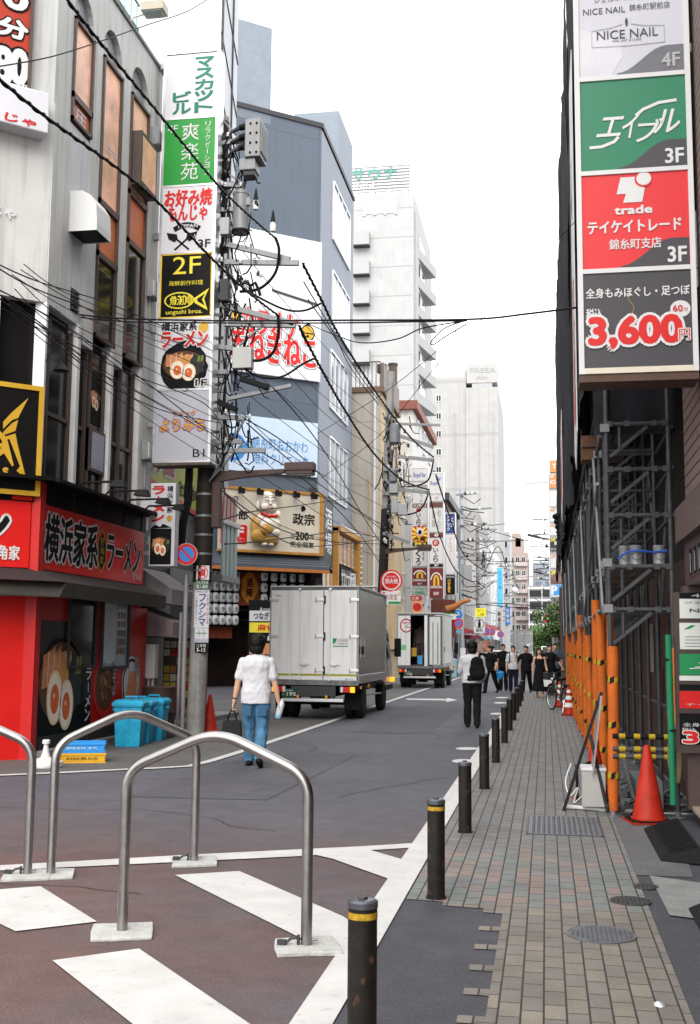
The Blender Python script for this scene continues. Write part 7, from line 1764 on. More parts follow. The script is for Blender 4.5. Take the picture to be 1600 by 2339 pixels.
def pad(x, y, z0, z1, r, lean, stripes, m=FOAM, label=None):
 b = MB(); n = 8; RR = random.Random(int(y * 37 + x * 100))
 path = []; rs = []
 for k in range(n + 1):
  q = k / n; path.append((x + lean * q + RR.uniform(-.004, .004), y, z0 + (z1 - z0) * q)); rs.append(r * (1 + RR.uniform(-.05, .05)) * (.72 if k == 0 and z0 < .2 else 1))
 b.tube(path, rs, m, 14); o = b.build('foam_wrap', t, smooth=True)
 b = MB()
 for z in stripes:
  f = (z - z0) / (z1 - z0); cx = x + lean * f
  for k in range(4):
   b.T = Matrix.Translation((cx, y, z)) @ Matrix.Rotation(rad(k * 90 + RR.uniform(0, 60)), 4, 'Z')
   vs = []
   for a in range(5): an = rad(a * 12); vs += [((r + .004) * math.cos(an), (r + .004) * math.sin(an), -.035 + a * .006), ((r + .004) * math.cos(an), (r + .004) * math.sin(an), .02 + a * .006)]
   b.add(vs, [(2 * a, 2 * a + 2, 2 * a + 3, 2 * a + 1) for a in range(4)], TAPEY)
   vs = []
   for a in range(5): an = rad(45 + a * 11); vs += [((r + .004) * math.cos(an), (r + .004) * math.sin(an), -.035 + a * .006), ((r + .004) * math.cos(an), (r + .004) * math.sin(an), .02 + a * .006)]
   b.add(vs, [(2 * a, 2 * a + 2, 2 * a + 3, 2 * a + 1) for a in range(4)], BLACK)
 b.T = Matrix.Identity(4)
 b.build('hazard_tape', o)
pad(XO, 11.25, .06, 1.63, .055, .025, (1.3, .87, .39))
pad(XO + .02, 11.55, .1, 1.95, .04, .0, (1.45, .7))
for i, y in enumerate(ys_[2:19]):
 z1 = (2.0, 2.2, 1.75, 1.8, 1.7)[i % 5]
 pad(XO + (.0, -.02, .02)[i % 3], y, .1, z1, .055, (-.02, .01, .02)[i % 3], (1.45, .95, .5))
pad(XI, 11.25, .75, 1.62, .05, .02, (1.3, .95), mat('orange foam in shade', (.5, .15, .03), .75))
tp = t
t = thing('foam_tube', 'bright green foam tube standing against the scaffold next to the directory board', 'tube', (1.3, 11.0, .05))
b = MB(); b.tube([atY(1539, 1838, 10.8), atY(1533, 1650, 10.8), atY(1527, 1450, 10.8)], .03, mat('green foam', (.008, .17, .075), .6), 14); b.build('tube_body', t, smooth=True); b = MB()
for z in (.85, 1.5): b.lathe([(.033, 0), (.033, .02)], (atY(1533 - (z - .85) * 9, 1600, 10.8).x, 10.8, z), BLACK, 14)
b.build('ties', t)
# mesh sheets
MESH = mat('black mesh sheet', (.02, .019, .022), .85, var=.5, scale=1.6, spec=.12)
def sheet(label, y0, y1, z0, z1, seed, x=.5, ny=36, nz=30):
 R_ = random.Random(seed); rows = []
 for i in range(ny + 1):
  y = y0 + (y1 - y0) * i / ny; row = []
  for j in range(nz + 1):
   q = j / nz; zz = z0 + .16 * noise.noise((y * .9, seed, 0)) + .25 * math.sin(y * 1.1 + seed) * (1 - q) ** 3
   z = zz + (z1 - zz) * q
   d = .09 * noise.noise((y * 1.1, z * .3, seed)) + .05 * noise.noise((y * 4, z * .7, seed + 3)) + .02 * noise.noise((y * 9, z * 1.8, seed + 7)) - .07 * (1 - q) ** 4
   row.append((x + d, y, z))
  rows.append(row)
 b = MB(); vs, fs = loft(rows); b.add(vs, fs, MESH); o = b.build('mesh_sheet', smooth=True)
 return tag(o, label, 'sheet', 'black mesh sheets hung on the scaffolding')
sheet('near black mesh sheet hanging beside the huge projecting sign', 11.3, 19, 4.35, 13.35, 1)
sheet('middle black mesh sheet, with the near white banner in front of it', 18.9, 27.5, 4.2, 13.3, 2, .49)
sheet('farthest black mesh sheet, forming the torn edge against the sky', 27.4, 41.5, 4.2, 13.2, 3, .5)
b = MB(); rows = []
for i in range(15):
 x = .5 + .8 * i / 14; rows.append([(x, 11.33 + .05 * noise.noise((x * 5, z * .8, 4)) + .03 * noise.noise((x * 11, z * 2, 1)), z) for z in [4.0 + .45 * k - (.25 if k == 0 else 0) for k in range(21)]])
vs, fs = loft(rows); b.add(vs, fs, MESH); tag(b.build('mesh_sheet', smooth=True), 'black mesh sheet closing the near end of the scaffolding under the projecting sign', 'sheet', 'black mesh sheets hung on the scaffolding')
BANW = mat('white banner cloth', (.6, .6, .58), .7, var=.12)
for (y0, y1, z0, z1, l) in ((14.2, 15.4, 3.95, 9.5, 'near white construction banner with red letters, hung edge-on outside the mesh'), (26.2, 28.2, 4.6, 7.2, 'far white construction banner with red letters, its lower end pointed')):
 PBn = Plane((.42, 0), (0, -1)); t = thing('banner', l, 'banner', (.42, (y0 + y1) / 2, z0))
 b = MB(PBn); b.prism([(-y1, z0 + .3), (-(y0 + y1) / 2, z0), (-y0, z0 + .4), (-y0, z1), (-y1, z1)], -.01, .0, BANW); b.build('cloth', t); b = MB(PBn); b.text('安全第一', -y1 + .35, z0 + .6, -y0 - .25, z0 + 2.6, RED, .006, vert=True, bold=.04); b.build('lettering', t)
t = thing('plank_box', 'brown plywood box hanging under the mesh hem', 'board', (.55, 14, 3.5)); b = MB(); b.box(.45, .7, 13.5, 13.8, 3.86, 4.16, mat('brown plywood', (.1, .045, .022), .7, var=.3, scale=6)); b.build('panel', t, bevel=.01); b = MB(); b.box(.45, .7, 13.49, 13.5, 4.0, 4.02, BLACK); b.build('seam', t)
# wire bundle with insulators sticking out of the mesh
t = thing('insulator_bracket', 'dark bundle of cable insulators jutting from the mesh edge toward the street', 'bracket', (.3, 33, 5.2))
b = MB(); q = atY(1276, 1180, 30)
for k in range(5): b.ball((q.x + .03 * k, 30, q.z - k * .14), (.16, .16, .1), CABLE, 10, 8)
b.box(q.x - .05, q.x + .25, 29.9, 30.1, q.z - .5, q.z + .05, CABLE); b.build('insulators', t, smooth=True); b = MB()
for k in range(4): b.tube([(q.x, 30, q.z - k * .12), (.62, 24, q.z - k * .14 + .2)], .012, CABLE, 5)
b.build('wires', t)
# things on and under the scaffold
for (x, y, l) in ((.80, 11.55, 'left silver paint can on the scaffold plank tied with blue rope'), (.9, 11.48, 'middle silver paint can on the scaffold plank tied with blue rope'), (1.13, 11.5, 'right silver paint can on the scaffold plank')):
 t = thing('paint_can', l, 'paint can', (x, y, 2.44), 0, 'paint cans on the scaffold'); b = LX(t); b.lathe([(.06, 0), (.062, .01), (.06, .02), (.06, .18), (.064, .19), (.055, .2)], (0, 0, 0), GREY, 18); b.build('can_body', t, smooth=True); b = LX(t); b.tube([(-.06, -.02, .17), (-.05, -.07, .08), (0, -.08, .05), (.05, -.07, .08), (.06, -.02, .17)], .004, GALV, 5); b.build('wire_handle', t)
b = MB(); b.tube(smooth([Vector(p) for p in ((.72, 11.42, 2.5), (.8, 11.4, 2.56), (.92, 11.38, 2.58), (1.05, 11.42, 2.57), (1.2, 11.44, 2.58))]), .011, mat('blue rope', (.03, .12, .5), .6), 6); tag(b.build('rope', smooth=True), 'blue rope tied round the silver paint cans', 'rope')
cone(.92, 10.95, .012, 1.0, 'big plain red traffic cone in front of the scaffolding', rz=.2)
cone(.5, 12.4, .012, .95, 'red traffic cone standing behind the black A-shaped stand', rz=.5)
cone(.53, 27.7, .012, 1.0, 'red and white banded traffic cone against the orange foam, nearest the bicycle', True)
cone(.35, 31.5, .012, 1.0, 'red and white banded traffic cone behind the bicycle', True)
# A stand
t = thing('sign_stand', 'black A-shaped sign stand with pale grey weight box at its foot, seen from the side', 'sign stand', (.35, 11.5, .008))
TB = mat('black stand tube', (.015, .015, .017), .4)
b = MB(); top = atY(1364 * K, 1578 * K, 11.55); f1 = G(1279 * K, 1842 * K); f2 = G(1381 * K, 1846 * K)
b.bar(f1 + Vector((0, 0, .0)), top + Vector((.01, 0, .03)), .028, .028, TB); b.bar((top * .66 + f1 * .34) + Vector((.02, 0, 0)), f2, .028, .028, TB); b.build('legs', t)
b = MB(); b.bar(top + Vector((.0, .06, .0)), top + Vector((-.09, .1, -.75)), .016, .42, mat('sign stand board', (.3, .29, .28), .5, var=.4), up=(0, 1, 0)); b.build('board', t)
b = MB(); b.bar(f1 + Vector((.0, .1, .04)), f2 + Vector((0, .1, .02)), .05, .03, WHITE); c = (f1 + f2) / 2 + Vector((.05, .12, 0)); b.box(c.x - .08, c.x + .15, c.y - .1, c.y + .25, .05, .42, mat('grey weight box', (.36, .35, .33), .6)); b.box(c.x - .09, c.x + .16, c.y - .11, c.y + .26, .4, .43, WHITE); b.build('weight_box', t, bevel=.006)
t = thing('cable_reel', 'black cable reel with white cord beside the A-shaped stand', 'cable reel', (.28, 12.1, .01))
b = MB(); b.T = Matrix.Translation((.46, 12.05, .33)) @ Matrix.Rotation(rad(90), 4, 'X') @ Matrix.Rotation(rad(25), 4, 'Y'); b.lathe([(.11, -.05), (.11, -.035), (.07, -.03), (.07, .03), (.11, .035), (.11, .05)], (0, 0, 0), RUBBER, 24); b.build('reel_drum', t, smooth=True)
b = MB(); b.tube(smooth([Vector(p) for p in ((.24, 12, .42), (.18, 11.9, .25), (.22, 11.8, .12), (.3, 11.8, .2), (.26, 11.8, .05), (.36, 11.75, .15))]), .007, WHITE, 5); b.tube([(.3, 12.1, .02), (.3, 12.1, .4)], .015, BLACK, 6); b.build('cord', t, smooth=True)
t = thing('ladder', 'folded aluminium ladder lying in the scaffold base behind the red cone', 'ladder', (.9, 12.2, .1))
b = MB()
for x in (.72, .84): b.bar((x, 11.3, .05), (x - .02, 13.0, .42), .03, .05, GALV)
for k in range(6): q = k / 6; b.bar((.72, 11.3 + 1.7 * q, .06 + .37 * q), (.84, 11.3 + 1.7 * q, .06 + .37 * q), .03, .03, GALV)
b.box(.86, 1.12, 11.6, 12.6, .02, .3, mat('grey sheet pile', (.15, .16, .17), .6, var=.4)); b.build('rails', t)
t = thing('rope_coil', 'coil of beige rope hanging from the scaffold by the green tube', 'rope', (1.15, 11.1, .4))
b = MB()
for k in range(6):
 x = 1.17 + .007 * k; b.tube(smooth([Vector(p) for p in ((x, 11.12, .9), (x - .04, 11.1 - k * .008, .66), (x - .03 + .006 * k, 11.08, .46 - .02 * k), (x + .03, 11.08, .48), (x + .035, 11.1, .7), (x + .005, 11.12, .9))]), .009, mat('beige rope fibre', (.22, .16, .09), .9, var=.3, scale=60), 6)
b.build('coils', t, smooth=True)
b = MB(); r = random.Random(11)
for k in range(26):
 p = Vector((r.uniform(.75, 1.3), r.uniform(11.2, 13), .03)); b.tube([p, p + Vector((r.uniform(-.3, .3), r.uniform(-.2, .3), r.uniform(.0, .25))), p + Vector((r.uniform(-.4, .4), r.uniform(-.3, .4), .02))], .012, r.choice((CABLE, DGREY, GALV)), 5)
tag(b.build('cable_heap', smooth=True), 'tangle of dark cables and rods lying inside the scaffold base', 'cables', kind='stuff')
# bicycle
def bicycle(x, y, rz):
 t = thing('bicycle', 'dark city bicycle with a front basket area, parked facing the camera beside the orange foam', 'bicycle', (x, y, .008), rz)
 TY = RUBBER
 for wx in (-.52, .52):
  b = LX(t); n = 28; R1 = .31
  b.tube([(wx + R1 * math.cos(2 * math.pi * k / n), 0, R1 + .02 + R1 * math.sin(2 * math.pi * k / n)) for k in range(n + 1)], .02, TY, 8, False); w_ = b.build('wheel', t, smooth=True)
  b = LX(t); b.tube([(wx + .285 * math.cos(2 * math.pi * k / n), 0, .33 + .285 * math.sin(2 * math.pi * k / n)) for k in range(n + 1)], .009, ALU, 6, False)
  for k in range(14): a = 2 * math.pi * k / 14; b.tube([(wx, 0, .33), (wx + .28 * math.cos(a), 0, .33 + .28 * math.sin(a))], .002, ALU, 4)
  b.tube([(wx, -.05, .33), (wx, .05, .33)], .025, ALU, 8); b.build('rim_and_spokes', w_)
  b = LX(t); b.tube([(wx + .35 * math.cos(rad(a)), 0, .33 + .35 * math.sin(rad(a))) for a in range(20 if wx > 0 else 10, 181, 16)], .022, BLACK, 6); b.build('mudguard', t)
 FR = mat('dark bicycle frame', (.06, .05, .03), .4, .3)
 b = LX(t)
 for p in (((-.52, 0, .33), (-.05, 0, .3)), ((-.05, 0, .3), (-.18, 0, .78)), ((-.05, 0, .3), (.36, 0, .68)), ((-.12, 0, .5), (.38, 0, .75)), ((-.52, 0, .33), (-.15, 0, .62)), ((.34, 0, .88), (.42, 0, .6)), ((.42, 0, .6), (.52, .05, .33)), ((.42, 0, .6), (.52, -.05, .33))): b.tube(p, .018, FR, 8)
 b.build('frame', t)
 b = LX(t); b.ball((-.2, 0, .83), (.14, .1, .045), BLACK); b.build('saddle', t, smooth=True)
 b = LX(t); b.tube([(.2, -.27, 1.0), (.32, -.24, 1.02), (.34, 0, .95), (.32, .24, 1.02), (.2, .27, 1.0)], .014, BLACK, 8); b.tube([(.34, 0, .85), (.34, 0, .96)], .015, ALU); b.ball((.45, 0, .8), .05, ALU); b.build('handlebar', t, smooth=True)
 b = LX(t); b.box(.48, .72, -.15, .15, .78, .98, mat('dark basket wire', (.03, .03, .03), .6)); b.build('basket', t, bevel=.02)
 b = LX(t); b.box(-.75, -.35, -.07, .07, .66, .69, BLACK); b.tube([(-.52, .07, .33), (-.6, .07, .66)], .008, BLACK); b.tube([(-.52, -.07, .33), (-.6, -.07, .66)], .008, BLACK); b.build('rear_rack', t)
 b = LX(t); b.tube([(-.05, -.08, .3), (.1, -.08, .2)], .012, ALU); b.tube([(-.05, .08, .3), (-.2, .08, .4)], .012, ALU); b.lathe([(.09, -.01), (.09, .01)], (0, 0, 0), DGREY, 18, Matrix.Translation((-.05, -.06, .3)) @ Matrix.Rotation(rad(90), 4, 'X')); b.build('crank', t)
 b = LX(t); b.tube([(-.52, -.08, .33), (-.62, -.18, .0)], .01, ALU); b.tube([(-.52, .08, .33), (-.62, .18, .0)], .01, ALU); b.build('kickstand', t)
bicycle(.32, 29.6, rad(112))
# ------------------------------------------------------------ people
def remeshed(mb, name, parent, vox, m, fold=0.0, smooth_it=2, seed=0, fs=9.0):
 """fuse overlapping tapered limbs into one continuous skin"""
 me = bpy.data.meshes.new(name); me.from_pydata(mb.v, [], mb.f); me.update()
 o = bpy.data.objects.new(name, me)
 r = o.modifiers.new('r', 'REMESH'); r.mode = 'VOXEL'; r.voxel_size = vox; r.use_smooth_shade = True
 if smooth_it: s = o.modifiers.new('s', 'SMOOTH'); s.factor = .5; s.iterations = smooth_it
 m2 = evald(o)
 bpy.data.objects.remove(o); bpy.data.meshes.remove(me)
 if fold:
  out = []
  for c, nn in [(v.co.copy(), v.normal.copy()) for v in m2.vertices]:
   out.extend(c + nn * fold * (noise.noise((c.x * fs, c.y * fs, c.z * fs * .55 + seed)) + .5 * noise.noise((c.x * fs * 2.3, c.y * fs * 2.3, c.z * fs * 1.4 + seed + 9))))
  m2.vertices.foreach_set('co', out)
 m2.name = name
 m2.materials.clear(); m2.materials.append(m)
 m2.polygons.foreach_set('use_smooth', [True] * len(m2.polygons))
 o = bpy.data.objects.new(name, m2); col.objects.link(o)
 o.parent = parent; ORG[o.name] = ORG[parent.name]
 return o
def limb(b, pts, rs, n=12):
 for i in range(len(pts) - 1):
  a, e = Vector(pts[i]), Vector(pts[i + 1])
  b.tube([a, (a + e) / 2, e], [rs[i], (rs[i] + rs[i + 1]) / 2 * 1.02, rs[i + 1]], SKIN, n)
  b.ball(a, rs[i], SKIN, 12, 8); b.ball(e, rs[i + 1], SKIN, 12, 8)
def person(label, loc, face, hgt=1.72, legs=((10, 5), (-10, 5)), armL=((-.1, 0, -1), (-.02, .1, -1)), armR=((.1, 0, -1), (.02, .1, -1)), shirt=None, sleeve=.55, pants=None, shoes=BLACK, hair='short', lean=0.0, skirt=None, grip=(0, 0), tuck=False, build=1.0, head_turn=0, belt=False, vox=.009, untuck=.0, glasses=False, longsl=False):
 """face: heading in degrees (0 looks along the street, 180 toward the camera)"""
 t = thing('person', label, 'person', loc, rad(face))
 S = hgt / 1.72
 B = MB()
 w_ = build
 HIP = 0.92
 L = {}
 ank = []
 for s, (a, k) in ((-1, legs[0]), (1, legs[1])):
  h = Vector((s * .088, 0, HIP)); d = Vector((s * .02, math.sin(rad(a)), -math.cos(rad(a)))); kn = h + d * .43
  d2 = Vector((0, math.sin(rad(a - k)), -math.cos(rad(a - k)))); an = kn + d2 * .41; L[s] = (h, kn, an, a - k); ank.append(an.z - .075 - (.05 if a - k < -25 else 0))
 dz = -min(ank)
 T_ = lambda v: Vector(v) * S
 def up(v, z0=.95):                              # leaning torso
  v = Vector(v); q = max(0, v.z - z0); return Vector((v.x, v.y + q * math.tan(lean), v.z))
 mv = lambda v: T_(up(v) + Vector((0, 0, dz)))
 lm = lambda v: T_(Vector(v) + Vector((0, 0, dz)))
 sh = {s: (s * (.095 + .08 * w_), -.01, 1.392) for s in (-1, 1)}
 A = {}
 for s, arm in ((-1, armL), (1, armR)):
  a = Vector(up(sh[s])); e = a + Vector(arm[0]).normalized() * .285; h = e + Vector(arm[1]).normalized() * .25; A[s] = (T_(a + Vector((0, 0, dz))), T_(e + Vector((0, 0, dz))), T_(h + Vector((0, 0, dz))))
 # --- body
 def torso(b, g, lo=.88):
  rows = []
  for z, rx, ry, yo in ((lo, .15, .105, 0), (lo + .03, .16, .115, 0), (1.0, .155, .112, 0), (1.1, .146, .104, 0), (1.22, .16, .11, 0), (1.33, .178, .112, -.008), (1.4, .172, .1, -.012), (1.445, .13, .08, -.012), (1.475, .075, .062, -.01)):
   k = 1 if z > 1.2 or not g else 1.06
   if g and z < 1.05: rx, ry = max(rx, .163), .128
   rows.append([mv((((rx * w_) * k + g) * math.copysign(abs(math.cos(a * math.pi / 14)) ** .85, math.cos(a * math.pi / 14)), yo + (ry * (.6 + .4 * w_) + g) * math.copysign(abs(math.sin(a * math.pi / 14)) ** .85, math.sin(a * math.pi / 14)), z)) for a in range(28)])
  n = 28; vs = [p for r in rows for p in r]; m = len(rows)
  b.add(vs, [(i * n + k, i * n + (k + 1) % n, (i + 1) * n + (k + 1) % n, (i + 1) * n + k) for i in range(m - 1) for k in range(n)] + [tuple(range(n - 1, -1, -1)), tuple(range((m - 1) * n, m * n))], SKIN)
  for s in (-1, 1): b.ball(A[s][0] + Vector((-s * .016, 0, -.012)) * S, (.058 + g * .7) * S, SKIN, 14, 10)
 torso(B, 0)
 nb = mv((0, -.01, 1.46)); hd = mv((0, .015, 1.615))
 B.tube([nb, hd], [.062 * S, .055 * S], SKIN, 12)
 Hm = Matrix.Translation(hd) @ Matrix.Rotation(rad(head_turn), 4, 'Z')
 def hp(v): return Hm @ (Vector(v) * S)
 B.ball((0, 0, 0), (.077 * S, .096 * S, .112 * S), SKIN, 18, 14, Hm)
 B.ball((0, .02 * S, -.055 * S), (.06 * S, .075 * S, .068 * S), SKIN, 14, 10, Hm)
 B.tube([hp((0, .088, .02)), hp((0, .112, -.022))], [.01 * S, .017 * S], SKIN, 8)
 B.ball((0, .085 * S, -.06 * S), (.026 * S, .014 * S, .012 * S), SKIN, 10, 6, Hm)
 for s in (-1, 1): B.ball((s * .08 * S, -.005 * S, -.01 * S), (.014 * S, .024 * S, .034 * S), SKIN, 8, 6, Hm)
 for s in (-1, 1):
  limb(B, A[s], [.052 * S * w_, .041 * S, .028 * S]); limb(B, [A[s][1] * .7 + A[s][2] * .3, A[s][2]], [.041 * S, .027 * S])
  h, e = A[s][2], A[s][1]
  d = (h - e).normalized(); fw = Vector((0, 1, 0)); side = d.cross(fw).normalized() if abs(d.y) < .9 else Vector((1, 0, 0)); nrm = side.cross(d)
  pal = h + d * .05 * S
  # palm edge runs fore-aft; fingers hang from its end, thumb leaves the front edge
  for q in (-1.0, -.35, .35, 1.0): B.tube([h + nrm * q * .012 * S, h + d * .085 * S + nrm * q * .03 * S], [.017 * S, .013 * S], SKIN, 8)
  cl = grip[0 if s < 0 else 1]
  inn = side * (-1 if side.x * s > 0 else 1)
  for i, (q, ln) in enumerate(((1.05, .068), (.36, .078), (-.34, .073), (-1.0, .056))):
   p = h + d * .09 * S + nrm * q * .031 * S; dd = (d + inn * .15).normalized()
   a1 = p + dd * ln * .45 * S; d2 = (d * (1 - cl) + inn * (.35 + cl * 1.1)).normalized(); a2 = a1 + d2 * ln * .35 * S; d3 = (d * (1 - 1.6 * cl) + inn * (.6 + cl)).normalized(); a3 = a2 + d3 * ln * .3 * S
   B.tube([p, a1, a2, a3], [.0095 * S, .009 * S, .0085 * S, .007 * S], SKIN, 8); B.ball(a3, .0075 * S, SKIN, 8, 6)
  p = h + d * .025 * S + nrm * .026 * S; a1 = p + (nrm * .8 + d * .7 + inn * .3).normalized() * .038 * S; a2 = a1 + (nrm * .25 + d + inn * (.3 + cl)).normalized() * .032 * S
  B.tube([p, a1, a2], [.014 * S, .011 * S, .009 * S], SKIN, 8); B.ball(a2, .009 * S, SKIN, 8, 6)
 for s in (-1, 1):
  h, k, a, sa = L[s]
  limb(B, [lm(h), lm(k)], [.085 * S, .056 * S]); limb(B, [lm(k), lm(k * .6 + a * .4), lm(a)], [.055 * S, .057 * S, .038 * S])
  fd = Vector((0, math.cos(rad(sa * .7)), math.sin(rad(sa * .7)))) if sa < 0 else Vector((0, 1, 0)); fu = Vector((0, -fd.z, fd.y))
  B.tube([lm(a - fd * .04 - fu * .045), lm(a + fd * .14 - fu * .055)], [.035 * S, .028 * S], SKIN, 10)
  L[s] = (h, k, a, sa, fd, fu)
 remeshed(B, 'body', t, vox, SKIN, 0, 2)
 # --- face
 f = MB()
 for s in (-1, 1): f.ball((s * .032 * S, .083 * S, .012 * S), (.014 * S, .01 * S, .007 * S), INK, 8, 6, Hm); f.tube([hp((s * .018, .094, .034)), hp((s * .05, .082, .034))], .004 * S, HAIR, 6)
 f.tube([hp((-.02, .097, -.058)), hp((.02, .097, -.058))], .004 * S, mat('lip', (.3, .1, .08), .5), 6)
 if glasses:
  for s in (-1, 1): f.tube([hp((s * .034 + .025 * math.cos(a * .785), .102, .012 + .02 * math.sin(a * .785))) for a in range(9)], .003, BLACK, 5, False); f.tube([hp((s * .06, .1, .015)), hp((s * .08, .0, .015))], .003, BLACK, 5)
  f.tube([hp((-.01, .103, .014)), hp((.01, .103, .014))], .003, BLACK, 5)
 _b(f, 'face', t)
 # --- hair
 hb = MB()
 hb.ball((0, -.015 * S, .03 * S), (.086 * S, .1 * S, .1 * S), SKIN, 18, 12, Hm); hb.ball((0, -.04 * S, -.03 * S), (.08 * S, .065 * S, .085 * S), SKIN, 14, 10, Hm); hb.ball((0, .055 * S, .085 * S), (.066 * S, .045 * S, .035 * S), SKIN, 12, 8, Hm)
 if hair == 'bushy': hb.ball((0, -.02 * S, .04 * S), (.112 * S, .122 * S, .118 * S), SKIN, 16, 12, Hm); hb.ball((0, -.05 * S, -.04 * S), (.102 * S, .08 * S, .1 * S), SKIN, 14, 10, Hm)
 if hair == 'tail': hb.ball((0, -.12 * S, .06 * S), (.045 * S, .05 * S, .05 * S), SKIN, 12, 8, Hm)
 if hair == 'long':
  for s in (-1, 1): hb.tube([hp((s * .07, -.01, .04)), hp((s * .085, -.01, -.1)), hp((s * .1, .02, -.26)), hp((s * .1, .05, -.4))], [.04 * S, .04 * S, .035 * S, .015 * S], SKIN, 10)
  hb.tube([hp((0, -.06, 0)), hp((0, -.08, -.2)), hp((0, -.07, -.38))], [.08 * S, .085 * S, .05 * S], SKIN, 12)
 remeshed(hb, 'hair', t, .011, HAIR, .012 if hair == 'bushy' else .006, 1, 3, 26)
 # --- clothes
 if shirt:
  g = .02
  b = MB(); torso(b, g, .9 if tuck else .86 - untuck)
  for s in (-1, 1):
   a, e, h = A[s]
   if longsl: limb(b, [a, e, e * .15 + h * .85], [.064 * S * w_, .056 * S, .042 * S])
   else: limb(b, [a + Vector((0, 0, -.01)), a * (1 - sleeve) + e * sleeve], [.064 * S * w_, .066 * S * w_])
  b.tube([mv((0, -.012, 1.43)), mv((0, -.008, 1.485))], [.085 * S, .068 * S], SKIN, 14)
  so_ = remeshed(b, 'shirt', t, vox, shirt, .012, 2, 5, 11)
 if pants:
  b = MB(); p = mv((0, 0, .97)); b.ball(mv((0, 0, .965)), (.172 * w_ * S, .13 * S, .1 * S), SKIN, 18, 10); b.ball(lm((0, -.01, .9)), (.165 * w_ * S, .135 * S, .1 * S), SKIN, 18, 10)
  if tuck: b.tube([mv((0, 0, .96)), mv((0, 0, 1.05))], [.165 * w_ * S, .15 * w_ * S], SKIN, 20)
  for s in (-1, 1):
   h, k, a, sa, fd, fu = L[s]
   limb(b, [lm(h), lm(k), lm(k * .5 + a * .5), lm(a + Vector((0, 0, .015)))], [.108 * S * w_, .08 * S, .078 * S, .072 * S])
  remeshed(b, 'trousers', t, vox, pants, .015, 2, 1, 10)
 if skirt:
  b = MB(); rows = []
  for (z, rx, ry, wv) in ((1.36, .165, .115, 0), (1.25, .168, .12, 0), (1.1, .15, .108, 0), (.98, .17, .125, .003), (.8, .2, .16, .01), (.5, .235, .2, .02), (.24, .27, .24, .03)):
   rows.append([mv((rx * math.cos(a * math.pi / 24) * (1 + wv * math.sin(a * 2.6) / rx * .5), ry * math.sin(a * math.pi / 24) * (1 + wv * math.sin(a * 2.1) / ry * .5), z)) for a in range(49)])
  vs, fs = loft(rows); b.add(vs, fs, skirt)
  for s in (-1, 1): b.tube([mv((s * .1, .09, 1.36)), mv((s * .1, .02, 1.47)), mv((s * .1, -.08, 1.36))], .008, skirt, 6)
  _b(b, 'dress', t, True)
 b = MB()
 for s in (-1, 1):
  h, k, a, sa, fd, fu = L[s]
  b.tube([lm(a - fd * .05 - fu * .042), lm(a + fd * .06 - fu * .04), lm(a + fd * .17 - fu * .052)], [.042 * S, .046 * S, .033 * S], SKIN, 12); b.ball(lm(a + fd * .17 - fu * .052), .032 * S, SKIN); b.ball(lm(a - fd * .05 - fu * .038), .042 * S, SKIN)
  if not skirt: b.tube([lm(a - fu * .04), lm(a + fu * .02)], [.046 * S, .04 * S], SKIN, 12)
 remeshed(b, 'shoes', t, .011, shoes, 0, 1)
 t['_'] = 0; del t['_']
 return t, A, mv, S
def _b(mb, name, t, smooth=False):
 """child whose vertices are already in the person's own axes"""
 inv = ORG[t.name]
 mb.v = [inv @ v for v in mb.v]
 return mb.build(name, t, smooth)
TEE = mat('white cotton', (.47, .47, .495), .85, var=.05, bump=.1)
BLKC = mat('black cotton', (.008, .008, .009), .9, var=.3, spec=.08)
DENIM = mat('blue denim', (.055, .15, .26), .85, var=.4, scale=7, bump=.25, bscale=120)
CHARC = mat('charcoal trousers', (.012, .011, .012), .9, var=.25, spec=.08)
NAVYC = mat('navy slacks', (.012, .014, .026), .9, var=.25, spec=.08)
# man in white T-shirt
g1 = G(570, 1750)
t, A, mv, S = person('person in white T-shirt and blue jeans, from behind, with black bag and bottle', (-3.86, 14.75, 0), 6, 1.74, legs=((9, 4), (-8, 22)), armL=((-.24, -.05, -1), (-.2, .1, -1)), armR=((.24, .0, -1), (.2, .12, -1)), shirt=TEE, sleeve=.72, pants=DENIM, hair='bushy', grip=(.9, .75), build=1.06, vox=.008, untuck=.02)
wr = A[-1][2]
b = MB(); d = (A[-1][2] - A[-1][1]).normalized(); b.tube([wr - d * .045, wr - d * .03], .034, BLACK, 14); _b(b, 'wristband', t)
b = MB()
for s in (-.07, .07): b.box(s - .06 - .0, s + .06, .0, .008, -.15, -.02, mat('dark denim pocket', (.03, .085, .16), .85), Matrix.Translation((s * .45, -.158, .83)))
_b(b, 'back_pockets', t)
M1 = ORG[t.name]
hl = M1 @ (wr + d * .13); hr = M1 @ (A[1][2] + (A[1][2] - A[1][1]).normalized() * .1)
tb = thing('handbag', 'black tote bag held low in the left hand of the person in jeans', 'bag', (hl.x, hl.y, hl.z - .37), .15)
LEATH = mat('black leather', (.007, .0065, .0065), .5, var=.2, spec=.15)
b = LX(tb); b.add([(-.14, -.05, 0), (.14, -.05, 0), (.14, .05, 0), (-.14, .05, 0), (-.12, -.025, .24), (.12, -.025, .24), (.12, .025, .24), (-.12, .025, .24)], [(3, 2, 1, 0), (4, 5, 6, 7), (0, 1, 5, 4), (1, 2, 6, 5), (2, 3, 7, 6), (3, 0, 4, 7)], LEATH); b.build('bag_body', tb, bevel=.012)
b = LX(tb)
for y in (-.022, .022): b.tube(smooth([Vector(p) for p in ((-.06, y, .22), (-.045, y, .3), (0, y * .4, .375), (.045, y, .3), (.06, y, .22))]), .009, LEATH, 8)
b.build('handles', tb, smooth=True)
tb = thing('water_bottle', 'clear and blue water bottle in the right hand of the person in jeans', 'bottle', (hr.x - .03, hr.y + .01, hr.z - .13))
